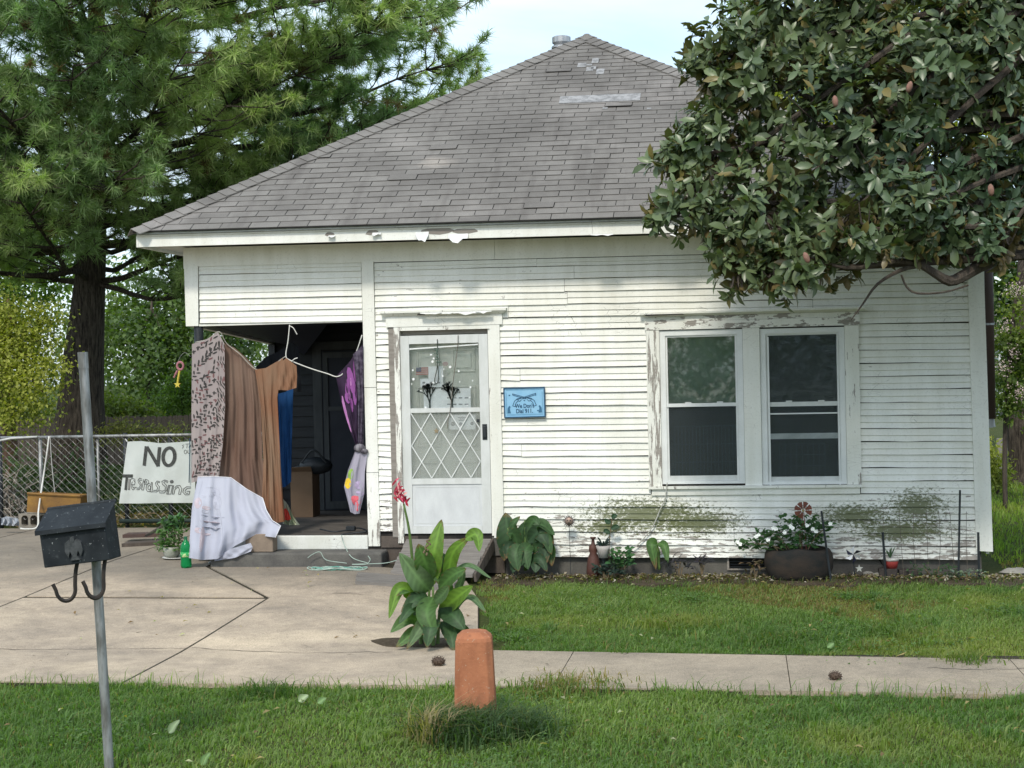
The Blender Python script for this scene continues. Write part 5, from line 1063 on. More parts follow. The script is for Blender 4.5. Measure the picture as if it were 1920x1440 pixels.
CN = canna('canna_plant', -3.78, [
 (((806, 1100), (813, 1040), (828, 974)), 40, (0, -.05, .02), G1), (((838, 1105), (848, 1040), (880, 1006)), 27, (0, -.08, -.1), G1, (.5, -1, .4)), (((872, 1010), (893, 1003), (899, 1034)), 24, (-.1, -.13, -.18), G1, (.3, -1, .5)),
 (((806, 1108), (785, 1085), (749, 1037)), 44, (0, -.1, -.1), G4), (((806, 1085), (796, 1050), (784, 1020)), 40, (-.02, -.12, -.16), G2), (((830, 1112), (872, 1062), (921, 1084)), 17, (0, -.02, -.1), G4, (.1, -.5, 1)),
 (((822, 1105), (848, 1080), (874, 1066)), 30, (-.02, -.15, -.2), G2), (((798, 1140), (752, 1104), (729, 1160)), 26, (0, -.12, -.2), G1), (((790, 1130), (770, 1110), (742, 1118)), 24, (0, -.1, -.2), G2, (-.3, -.5, 1)),
 (((822, 1150), (855, 1122), (886, 1098)), 34, (0, -.14, -.2), G1), (((838, 1165), (878, 1122), (912, 1148)), 20, (0, -.1, -.22), G4, (.2, -.6, 1)), (((812, 1120), (800, 1150), (816, 1194)), 40, (-.05, -.2, -.24), G2, (0, -1, .1)),
 (((824, 1140), (850, 1155), (872, 1182)), 36, (-.02, -.15, -.2), G3), (((792, 1168), (765, 1160), (732, 1186)), 28, (0, -.14, -.22), G2), (((800, 1188), (775, 1188), (742, 1214)), 27, (0, -.16, -.25), G2), (((828, 1165), (845, 1190), (851, 1222)), 26, (0, -.15, -.22), G3),
 (((802, 1120), (782, 1122), (752, 1148)), 30, (0, -.12, -.2), G3), (((815, 1150), (792, 1172), (762, 1218)), 26, (0, -.18, -.26), G4), (((830, 1095), (838, 1060), (826, 1035)), 22, (.1, .1, .12), G3), (((812, 1130), (830, 1115), (842, 1098)), 26, (-.05, -.2, -.28), G4),
 (((786, 1150), (770, 1142), (748, 1170)), 22, (-.05, -.2, -.3), G3), (((830, 1180), (866, 1180), (884, 1200)), 22, (.05, -.05, -.1), G3), (((818, 1160), (808, 1178), (800, 1215)), 30, (-.1, -.24, -.3), G3), (((800, 1098), (820, 1075), (858, 1130)), 30, (.05, -.02, .02), G2), (((845, 1130), (865, 1090), (870, 1060)), 14, (.1, .12, .15), G4)],
 [[(800, 1218, 0), (803, 1150, 0), (806, 1085, 0)], [(820, 1218, .02), (824, 1150, .02), (834, 1095, 0)], [(812, 1218, -.05), (813, 1160, -.05), (812, 1100, -.05)], [(792, 1218, .05), (778, 1100, .05), (768, 1000, .03), (757, 945, 0)], [(790, 1216, 0), (785, 1160, 0), (770, 1105, -.05)]],
 'tall leafy canna with one red flower spike at the corner of the driveway', base=(805, 1220))
red = leafmat('canna_petal', None, .6, .2, .15, (.7, .3, .3)); random.seed(31); mbp_ = MB()
for i in range(34):
    t = random.random(); cx, cy = lerp(741, 762, t)+random.gauss(0, 5), lerp(913, 946, t)+random.gauss(0, 5); q = at(cx, cy, -3.78+random.uniform(-.04, .04)); a = random.uniform(.3, 2.6); d = Vector((math.cos(a), random.uniform(-.7, .3), math.sin(a)))
    bigleaf(mbp_, q-d*.02, q+d*.015+Vector((0, 0, .004)), q+d*random.uniform(.028, .05), .013, (random.uniform(-.5, .5), -1, .3), random.choice(((.38, .025, .05), (.46, .06, .11), (.22, .012, .03), (.55, .28, .27))), nv=5, nu=2)
plantpart('flower', mbp_, red, CN); mbp_ = MB()
for i in range(14): mbp_.ball(at(lerp(797, 806, i/13)+random.gauss(0, 2.5), lerp(1040, 1012, i/13), -3.95), .009, 6, 4)
part('seed_head', mbp_, stemd, CN)
GD2, GD3 = (.040, .085, .030), (.028, .060, .026)
canna('canna_plant', -.18, [
 (((958, 1050), (952, 1000), (948, 961)), 44, (0, 0, .05), GD3), (((985, 1040), (1010, 985), (1040, 1003)), 34, (0, -.05, -.1), GD2, (.2, -.6, 1)), (((975, 1050), (965, 1005), (950, 1000)), 26, (0, -.05, -.1), GD2), (((985, 1035), (978, 1000), (988, 975)), 20, (0, 0, 0), GD3),
 (((985, 1030), (970, 1035), (958, 1070)), 26, (-.05, -.12, -.15), GD3), (((995, 1020), (985, 1035), (990, 1068)), 30, (-.05, -.15, -.2), GD2), (((1000, 1020), (1020, 1020), (1022, 1062)), 30, (0, -.08, -.15), GD3), (((975, 1020), (966, 1040), (972, 1072)), 30, (-.1, -.18, -.22), GD2),
 (((990, 1015), (1010, 1000), (1028, 1025)), 30, (-.03, -.1, -.15), GD3), (((965, 1040), (948, 1030), (945, 1052)), 24, (0, -.08, -.1), GD3), (((1010, 1040), (1030, 1030), (1035, 1062)), 24, (0, -.05, -.1), GD2), (((985, 1000), (1000, 978), (1012, 985)), 24, (0, -.03, -.06), GD2), (((1000, 1045), (1005, 1055), (1004, 1074)), 26, (-.1, -.15, -.2), GD3), (((980, 1045), (955, 1025), (949, 1048)), 22, (-.05, -.12, -.16), GD3), (((998, 1035), (1022, 1010), (1034, 1040)), 24, (-.05, -.12, -.16), GD2), (((985, 1050), (975, 1052), (960, 1074)), 20, (-.1, -.18, -.2), GD3), (((990, 1050), (1012, 1048), (1026, 1072)), 20, (-.1, -.16, -.2), GD3), (((972, 1010), (962, 985), (975, 968)), 16, (0, -.02, 0), GD2), (((1000, 1000), (1022, 992), (1038, 1022)), 22, (.02, -.02, -.05), GD3)],
 [[(985, 1070, 0), (985, 1020, 0), (984, 975, 0)], [(965, 1068, 0), (960, 1020, 0), (952, 990, 0)], [(1005, 1068, 0), (1000, 1020, 0), (992, 985, 0)]], 'dark green canna without flowers beside the right door jamb', base=(985, 1072))
canna('canna_plant', -.12, [(((1233, 1020), (1222, 1022), (1230, 1068)), 22, (0, -.08, -.1), G2), (((1235, 1018), (1246, 1025), (1252, 1056)), 17, (0, -.05, -.1), G2), (((1232, 1060), (1232, 1035), (1228, 1018)), 12, (0, 0, 0), G3)],
 [[(1236, 1068, 0), (1234, 1040, 0), (1233, 1018, 0)]], 'young canna with two drooping leaves against the foundation', base=(1236, 1068))
def tuft(mb_, c, n, r, l, w, col, up=.6, seed=None, sq=(1, 1, 1)):
    for i in range(n):
        a = random.uniform(0, 2*PI); e_ = random.uniform(-.2, 1.3); p = Vector(c)+Vector((r*sq[0]*random.uniform(-1, 1), r*sq[1]*random.uniform(-1, 1), r*sq[2]*random.uniform(-1, 1)))
        d = Vector((math.cos(a)*math.cos(e_), math.sin(a)*math.cos(e_), math.sin(e_)*up+.15)); L = l*random.uniform(.7, 1.2)
        bigleaf(mb_, p, p+d*L*.5+Vector((0, 0, .02*L)), p+d*L+Vector((0, 0, -.15*L)), w*random.uniform(.7, 1.2), (d.y*.3+random.uniform(-.3, .3), -.5, 1), leafcol(col), nv=4, nu=2)
# potted herb on a plate
hb = gnd(322, 1046); HB = thing('potted_herb', hb, 'bushy green herb in a pale see-through pot standing on a saucer by the bottle', 'potted plant')
MB().lathe([(.065, .012), (.085, .04), (.095, .12), (.09, .122), (.08, .05)], 16).build('pot', pm('clouded_pale_plastic', (.30, .31, .27), (.2, .22, .17), 5, rough=.4), HB, smooth=True, local=True)
MB().lathe([(.10, .0), (.16, .014), (.16, .02), (.09, .008)], 18, Matrix.Translation((.08, -.04, .0))).build('saucer', pm('pale_saucer', (.5, .5, .47)), HB, smooth=True, local=True)
random.seed(14); m_ = MB()
tuft(m_, hb+Vector((0, 0, .19)), 230, .135, .075, .022, (.06, .125, .035), .5, sq=(1.1, .8, .9)); tuft(m_, hb+Vector((.04, 0, .36)), 90, .10, .10, .03, (.055, .12, .045), .7, sq=(1.1, .8, .6)); plantpart('foliage', m_, lm_plant, HB); m_ = MB()
for i in range(16): x = random.uniform(-.08, .09); m_.tube([hb+Vector((x*.7, random.uniform(-.05, .05), .03)), hb+Vector((x, random.uniform(-.05, .05), .2)), hb+Vector((x*1.6, random.uniform(-.05, .05), .38))], .004, 4)
part('stems', m_, stemm, HB)
# the big dark tub with white flowers
tb0 = gnd(1497, 1084); TB = thing('flower_tub', tb0, 'wide dark rubber tub planted with white flowering vinca under the right window', 'planter')
tubm = pm('black_brown_rubber', (.018, .020, .020), (.045, .034, .027), 6, (1, 1, 2), .85, .2, bump=.5)
prof = [(.25, -.02), (.29, .03), (.325, .10), (.33, .18), (.322, .24), (.30, .282), (.26, .292), (.245, .26)]
mb = MB().lathe(prof, 28, Matrix.Scale(.62, 4, (0, 1, 0))); mb.v = [(x*(1+.02*math.sin(5*math.atan2(y, x)+z*9)), y, z+.012*math.sin(3*math.atan2(y, x))) for x, y, z in mb.v]; mb.build('tub', tubm, TB, smooth=True, local=True)
random.seed(41); m_ = MB(); wv = (.035, .085, .026)
for (px, py, n, r, sq) in ((1500, 998, 170, .19, (1.1, .6, .8)), (1470, 1020, 70, .13, (1.2, .7, .5)), (1440, 1005, 50, .10, (1.2, .7, .6)), (1405, 1022, 60, .09, (1.3, .7, .5)), (1388, 1022, 16, .04, (1, 1, 1)), (1525, 1005, 70, .11, (1, .7, .8)), (1550, 990, 22, .05, (1, .8, .8)), (1500, 985, 40, .10, (1.2, .6, .4))):
    tuft(m_, at(px, py, tb0.y-.05), n, r, .065, .034, wv, .5, sq=sq)
plantpart('foliage', m_, lm_plant, TB); m_ = MB()
for (a, b) in (((1480, 1030), (1447, 1000)), ((1475, 1030), (1458, 1012)), ((1500, 1030), (1500, 990)), ((1515, 1030), (1545, 992)), ((1470, 1032), (1415, 1020)), ((1460, 1035), (1440, 1022))): m_.tube(smooth_path([at(*a, tb0.y-.08), at((a[0]+b[0])/2, (a[1]+b[1])/2-5, tb0.y-.1), at(*b, tb0.y-.1)], 6), .005, 5)
part('stems', m_, stemd, TB); whitep = leafmat('white_petal', None, .6, .2, .3, (.6, .6, .6))
for (px, py) in ((1383, 1016), (1388, 1020), (1422, 1003), (1417, 1006), (1440, 1012), (1450, 990), (1455, 992), (1482, 987), (1486, 990), (1513, 985), (1524, 992), (1530, 996), (1557, 982), (1471, 998)):
    m_ = MB(); c = at(px, py, tb0.y-.16)
    for k in range(5):
        a = k*2*PI/5+random.random(); d = Vector((math.cos(a), -.25, math.sin(a))); bigleaf(m_, c, c+d*.013, c+d*.021, .021, (0, -1, .2), (.82, .83, .80), nv=3, nu=2)
    plantpart('flower', m_, whitep, TB)
# ornaments standing in the bed
rustr = pm('red_rusted_tin', (.20, .065, .04), (.13, .05, .035), 14, rough=.75, bump=.3)
wc_ = at(1506, 957, -.30); WM = thing('windmill_ornament', (wc_.x, -.3, 0), 'rusty red metal windmill wheel on a stake behind the white flowers', 'garden ornament')
for k in range(8):
    if k in (6,): continue
    a0 = k*PI/4+.12; a1 = a0+PI/4-.14; r1 = .083
    part('blade', MB().prism([(wc_.x+.022*math.cos(a0), wc_.z+.022*math.sin(a0)), (wc_.x+r1*math.cos(a0), wc_.z+r1*math.sin(a0)), (wc_.x+r1*1.04*math.cos((a0+a1)/2), wc_.z+r1*1.04*math.sin((a0+a1)/2)), (wc_.x+r1*math.cos(a1), wc_.z+r1*math.sin(a1)), (wc_.x+.022*math.cos(a1), wc_.z+.022*math.sin(a1))], -.305+.01*(k % 2), -.300+.01*(k % 2)), rustr, WM)
part('hub', MB().lathe([(.014, -.012), (.014, .012)], 10, Matrix.Translation(wc_) @ Matrix.Rotation(PI/2, 4, 'X')), pm('worn_brass_hub', (.35, .27, .14), None, 9), WM); part('ring', MB().tube([wc_+Vector((.05*math.cos(a), -.012, .05*math.sin(a))) for a in [i*PI/10 for i in range(21)]], .003, 5), rustr, WM)
for dx in (-.02, .022): part('stake', MB().tube([wc_+Vector((dx*.2, .01, 0)), (wc_.x+dx, -.29, .28), (wc_.x+dx*1.5, -.29, -.02)], .004, 5), rustr, WM)
sf = at(1067, 977, -.16); SF = thing('sun_ornament', (sf.x, -.16, 0), 'small metal sun face on a thin stake beside the dark canna', 'garden ornament'); cop = pm('tarnished_copper', (.22, .16, .135), (.34, .25, .20), 20, rough=.5, metal=.5)
part('face', MB().ball(sf, .040, 12, 8, (1, .45, 1)).ball(sf+Vector((0, -.018, -.003)), .008, 6, 4, (.8, 1, 1.4)), cop, SF, smooth=True); fe = MB()
for dx, dz, rx, rz in ((-.014, .010, .007, .004), (.014, .010, .007, .004), (0, -.018, .013, .004)): fe.prism(ell(sf.x+dx, sf.z+dz, rx, rz), -.185, -.176)
tag(part('features', fe, M['blackpaint'], SF), kind='stuff'); ry_ = MB()
for k in range(18):
    a = k*PI/9; L = .075 if k % 2 else .066; n_ = Vector((-math.sin(a), 0, math.cos(a))); d = Vector((math.cos(a), 0, math.sin(a)))
    ry_.add([sf+d*.034+n_*.009, sf+d*.034-n_*.009, sf+d*L, sf+d*.036+Vector((0, -.008, 0))], [(0, 1, 2), (0, 2, 3), (1, 3, 2)])
part('rays', ry_, pm('dull_pewter', (.13, .115, .115), (.2, .17, .16), 20, rough=.5, metal=.5), SF); part('stake', MB().tube([sf+Vector((0, .012, -.03)), (sf.x+.004, -.15, -.03)], .003, 5), M['blackpaint'], SF)
# stakes, wire edging, pinwheel, pots
def stake(x0, y0, x1, y1, Y, r, mat, label): a, b = at(x0, y0, Y), at(x1, y1, Y); b.z = min(b.z, .0); return tag(MB().tube([a, b], r, 6).build('stake', mat), label, 'stake')
stake(1540, 958, 1558, 1086, -.42, .0105, M['blackpaint'], 'black metal stake leaning right of the white flowers'); stake(1661, 919, 1658, 1082, -.22, .008, M['blackpaint'], 'x') if False else None
stake(1800, 919, 1797, 1082, -.22, .010, M['blackpaint'], 'tallest thin black stake, near the right corner of the wall'); stake(1655, 998, 1661, 1078, -.20, .012, M['blackpaint'], 'short black stake in front of the red pot'); stake(1834, 998, 1836, 1084, -.24, .012, M['blackpaint'], 'black stake at the bottom of the right corner board')
WF = thing('wire_edging', (7.2, -.2, 0), 'low rusty wire fence standing in front of the mouldy boards', 'garden fence'); wm_ = pm('rusty_thin_wire', (.10, .085, .07), (.17, .14, .11), 20, rough=.7, metal=.4); g_ = MB()
for i, px in enumerate((1656, 1686, 1713, 1737, 1760, 1781, 1812)): a = at(px, 958+random.uniform(-2, 2), -.19); g_.tube([a, a+Vector((random.uniform(-.02, .02), 0, -.28)), (a.x+random.uniform(-.02, .04), -.21, -.02)], .0024, 5)
part('upright_wires', g_, wm_, WF); g_ = MB()
for z0_, px0, px1 in ((963, 1655, 1815), (986, 1657, 1812), (1008, 1660, 1810), (1030, 1664, 1808)): g_.tube(smooth_path([at(lerp(px0, px1, i/6), z0_+random.uniform(-1.5, 1.5), -.195) for i in range(7)], 12), .0019, 5)
part('cross_wires', g_, wm_, WF)
pc_ = at(1600, 1040, -.22); PW = thing('pinwheel', (pc_.x, -.22, 0), 'small black and white pinwheel on a stick against the foundation', 'pinwheel')
for k in range(6):
    a = k*PI/3+.4; d = Vector((math.cos(a), 0, math.sin(a))); n_ = Vector((-math.sin(a), 0, math.cos(a)))
    part('vane', MB().add([pc_, pc_+d*.045+n_*.032+Vector((0, -.03, 0)), pc_+d*.085, pc_+d*.06+Vector((0, -.004, 0)), pc_+Vector((0, .003, 0)), pc_+d*.085+Vector((0, .003, 0))], [(0, 1, 2), (0, 2, 3), (4, 5, 1)]), flat('glossy_white_vane', (.7, .72, .75), .3) if k in (1, 3, 5) else flat('black_vane', (.02, .022, .04), .3), PW)
part('stick', MB().tube([pc_+Vector((0, .012, 0)), (pc_.x+.01, -.20, -.03)], .005, 5), M['blackpaint'], PW)
s_ = at(1611, 1066, -.16); tag(MB().prism([(s_.x+x*1.2, s_.z+z*1.2) for x, z in st], -.166, -.15).build('star_ornament', pm('chalky_starfish', (.50, .52, .48), None, 20)), 'pale little starfish ornament under the pinwheel', 'star ornament')
rp0 = at(1671, 1062, -.14); RPT = thing('flower_pot', (rp0.x, -.14, rp0.z-.02), 'small red pot with a white rim standing on dark bricks by the wall', 'flower pot')
Z0 = rp0.z-.015; part('pot', MB().lathe([(.055, 0), (.072, .075), (.068, .08)], 16, Matrix.Translation((rp0.x, -.14, Z0))), pm('red_glaze', (.32, .045, .04), None, 9, rough=.5), RPT, smooth=True); part('rim', MB().lathe([(.074, .072), (.077, .098), (.068, .098)], 16, Matrix.Translation((rp0.x, -.14, Z0))), pm('chalky_white_rim', (.55, .55, .52), (.42, .40, .37), 30), RPT, smooth=True)
m_ = MB(); random.seed(2)
for i in range(26): a = random.uniform(0, 6.28); p = Vector((rp0.x-.01, -.14, Z0+.09)); d = Vector((math.cos(a)*.45, math.sin(a)*.4, 1)); L = random.uniform(.06, .11); bigleaf(m_, p, p+d*L*.5, p+d*L, .006, None, leafcol((.04, .09, .04)), nv=3, nu=2)
plantpart('foliage', m_, lm_plant, RPT)
for k, (dx, dy) in enumerate(((-.12, 0), (.07, .005))):
    tag(bx(rp0.x+dx, rp0.x+dx+.17, -.20+dy, -.08, -.03, Z0-.002-.012*k).build('dark_brick', pm('wet_dark_brick', (.03, .025, .022), (.05, .04, .035), 20), None, bevel=.005), ('dark brick under the left side of the red pot', 'dark brick under the right side of the red pot')[k], 'brick')
hp0 = at(1131, 1036, -.20); HP = thing('flower_pot', (hp0.x, -.2, .1), 'chipped white pot of dark spiky succulents on a stand against the wall', 'flower pot')
part('pot', MB().lathe([(.045, -.05), (.06, .03), (.072, .065), (.066, .066)], 16, Matrix.Translation(hp0)), pm('dirty_white_pot', (.46, .43, .41), (.36, .33, .31), 14), HP, smooth=True); m_ = MB(); random.seed(6)
for i in range(34): a = random.uniform(0, 6.28); p = hp0+Vector((0, 0, .06)); d = Vector((math.cos(a)*.8, math.sin(a)*.6, random.uniform(.3, 1))); L = random.uniform(.06, .12); bigleaf(m_, p, p+d*L*.6, p+d*L+Vector((0, 0, -.02)), .012, None, leafcol((.022, .035, .032)), nv=4, nu=2)
plantpart('foliage', m_, lm_plant, HP); part('stand', MB().lathe([(.05, -.18), (.018, -.15), (.018, -.06), (.05, -.052)], 12, Matrix.Translation(hp0)), M['blackpaint'], HP)
fg = at(1113, 1060, -.14); tag(MB().lathe([(.075, -.12), (.07, .0), (.055, .10), (.035, .14), (.045, .17), (.042, .21), (.02, .23), (.012, .28), (.03, .29), (.03, .30)], 14, Matrix.Translation((fg.x, -.14, fg.z-.02))).build('clay_figure', pm('dark_red_clay', (.09, .035, .025), (.06, .03, .025), 12), None, smooth=True), 'dark red clay bottle-shaped figure left of the white pot', 'garden ornament')
random.seed(17)
def bush(name, px, py, Y, n, r, l, w, col, label, cat='plant', sq=(1, .7, 1), group=None):
    c = at(px, py, Y); t = thing(name, (c.x, Y, 0), label, cat, group); m_ = MB(); tuft(m_, c, n, r, l, w, col, .6, sq=sq); plantpart('foliage', m_, lm_plant, t)
    g = MB()
    for k in range(5): g.tube([(c.x+random.uniform(-.03, .03), Y, -.02), c+Vector((random.uniform(-r, r)*.6, 0, random.uniform(-r, r)*.5))], .006, 5)
    part('stems', g, stemd, t); return t
bush('leafy_plant', 1165, 1048, -.22, 90, .10, .06, .045, (.032, .085, .03), 'round bright green leafy plant right of the white pot', sq=(1, .7, 1)); bush('leafy_plant', 1135, 1068, -.30, 50, .10, .07, .03, (.016, .03, .022), 'dark low plant under the white pot', sq=(1.4, .7, .5))
bush('leafy_plant', 1272, 1058, -.18, 26, .10, .12, .018, (.022, .022, .028), 'dark purple strappy plant left of the foundation vent', sq=(1.5, .7, .6)); bush('leafy_plant', 1315, 1056, -.18, 20, .05, .13, .014, (.025, .022, .028), 'single spiky purple plant near the foundation vent', sq=(1, .7, .6))
bush('leafy_plant', 1412, 1065, -.30, 26, .08, .08, .02, (.10, .075, .045), 'withered brown plant in front of the foundation vent', sq=(1.2, .7, .8)); bush('leafy_plant', 1748, 1070, -.20, 90, .13, .05, .02, (.03, .065, .025), 'low weedy green plant behind the wire edging', sq=(1.9, .6, .5)); bush('leafy_plant', 1812, 1076, -.32, 60, .09, .035, .02, (.09, .13, .09), 'low pale silvery plant near the right corner', sq=(1.8, .6, .4))
sp = thing('leggy_plant', at(1150, 1060, -.14), 'thin leggy plant with a few dark leaves climbing above the white pot', 'plant'); part('stem', MB().tube(smooth_path([at(1142, 1055, -.14), at(1143, 1010, -.12), at(1148, 971, -.1)], 10), .006, 5), stemd, sp)
for L in (((1146, 980), (1139, 978), (1134, 972)), ((1145, 992), (1155, 988), (1162, 989)), ((1147, 972), (1152, 968), (1158, 967)), ((1144, 1000), (1136, 996), (1132, 998))):
    m_ = MB(); bigleaf(m_, *[at(a, b, -.14) for a, b in L], .05, None, (.02, .05, .025)); plantpart('leaf', m_, lm_plant, sp)
cord('garden_hose', [at(1251, 905, -.07), at(1247, 935, -.06), at(1238, 955, -.05), at(1225, 985, -.05), at(1205, 1012, -.05), at(1188, 1027, -.06), at(1180, 1030, -.07)], .006, flat('pale_cable', (.42, .42, .38)), 'thin pale cable hanging from the window sill down to the plants', 'cable')
# rocks and pine cones
random.seed(55); rk = pm('pale_field_stone', (.30, .29, .26), (.20, .19, .17), 9, rough=.95, bump=.5)
def rock(px, py, r, sq, label, mat=rk, name='rock', cat='rock', group=None):
    c = gnd(px, py); m_ = MB().ball((0, 0, r*sq[2]*.6), r, 9, 6, sq); m_.v = [(x*(1+random.uniform(-.16, .16)), y*(1+random.uniform(-.16, .16)), z*(1+random.uniform(-.12, .12))) for x, y, z in m_.v]; return tag(m_.build(name, mat, None, loc=c), label, cat, group)
for q in ((1706, 1080, .052, (1.1, .8, .8), 'pale pointed stone, largest of those behind the wire edging'), (1693, 1080, .036, (1.1, .8, .6), 'pale flat stone just left of the pointed one'), (1655, 1081, .07, (1.5, .7, .35), 'long flat grey stone below the dark bricks'), (1628, 1078, .045, (1.3, .8, .5), 'grey stone between the tub and the dark bricks'), (1772, 1084, .03, (1, 1, .6), 'small white stone near the black corner stake'), (1905, 1078, .11, (1.4, .8, .4), 'brown flat stone beyond the right corner of the house')): rock(*q)
conem = pm('dark_pine_cone', (.05, .032, .022), (.09, .06, .04), 40, bump=.6)
def cone(px, py, L, label):
    c = gnd(px, py); m_ = MB(); m_.ball((0, 0, L*.36), L*.5, 10, 7, (1.1, .75, .72)); t = thing('pine_cone', c, label, 'pine cone'); random.seed(px)
    m_.build('core', conem, t, local=True); s2 = MB()
    for i in range(60):
        a = i*2.4; h = -1+2*(i+.5)/60; rr = math.sqrt(1-h*h)*L*.42; p = Vector((h*L*.55, rr*math.cos(a), L*.36+rr*math.sin(a)*.95)); d = Vector((h*.4, math.cos(a), math.sin(a))); s_ = d.cross(Vector((1, 0, 0))).normalized()*L*.09
        s2.add([p-s_, p+s_, p+d*L*.13+Vector((L*.06, 0, 0)), p+d*L*.05-Vector((L*.05, 0, 0))], [(0, 1, 2), (0, 2, 3), (1, 3, 2)])
    s2.build('scales', conem, t, local=True)
cone(1566, 1275, .075, 'dark pine cone lying on the right part of the pavement'); cone(822, 1248, .085, 'pine cone lying left of the bollard on the driveway')
tag(MB().add([gnd(1678, 1231, .01)+v for v in (Vector((0, 0, 0)), Vector((.05, .02, .012)), Vector((.085, .03, .03)), Vector((.055, -.02, .02)))], [(0, 1, 2, 3)]).build('fallen_leaf', leafmat('yellow_dead_leaf', None, .7, .2, .3, (.6, .5, .2))), 'single yellow leaf on the edge of the pavement', 'leaf')
bpy.data.objects['fallen_leaf'].data.color_attributes.new('Col', 'FLOAT_COLOR', 'POINT').data.foreach_set('color', [.45, .36, .17, 1]*4)
# flue pipe on the right wall
FP = thing('flue_pipe', (8.2, 1.0, 1.5), 'dark brown metal flue pipe running up beside the right corner', 'flue pipe'); fa, fb_ = at(1853, 785, .9), at(1856, 440, .9); rbm = pm('red_brown_flue', (.055, .032, .026), (.04, .026, .022), 4, (1, 1, .4), rough=.55)
part('pipe', MB().tube([(fa.x, .9, fa.z), (fa.x, .9, 4.3)], .075, 16), rbm, FP, smooth=True); part('joint_ring', MB().tube([(fa.x, .9, 2.42), (fa.x, .9, 2.44)], .079, 16), galv, FP); part('lower_cap', MB().tube([(fa.x+.01, .9, fa.z-.09), (fa.x, .9, fa.z)], .06, 14), galv, FP); part('bracket', bx(8.03, fa.x, .88, .92, fa.z+.05, fa.z+.08).box(8.03, fa.x, .88, .92, 2.6, 2.63), galv, FP)
# ================================================================== trees
barkd = pm('dark_furrowed_bark', (.016, .013, .011), (.115, .095, .075), 7, (5, 5, .55), .95, .1, bump=.9, bd=.03, fine=28)
barkg = pm('grey_brown_bark', (.10, .085, .07), (.055, .045, .038), 6, (3, 3, .6), .95, .1, bump=.7, bd=.02, fine=30)
def unit(a): return a/np.maximum(np.linalg.norm(a, axis=-1, keepdims=True), 1e-9)
def vnoise(p, sc, seed=0):
    """smooth pseudo noise 0..1 on points (n,2|3)"""
    r = np.random.default_rng(seed); v = np.zeros(len(p)); q = p*sc
    for o in range(4):
        k = r.normal(size=(3, q.shape[1])); ph = r.uniform(0, 6.28, 3)
        v += sum(np.sin(q @ k[i]*(1.7**o)+ph[i]) for i in range(3))*(.6**o)
    return 1/(1+np.exp(-v*.9))
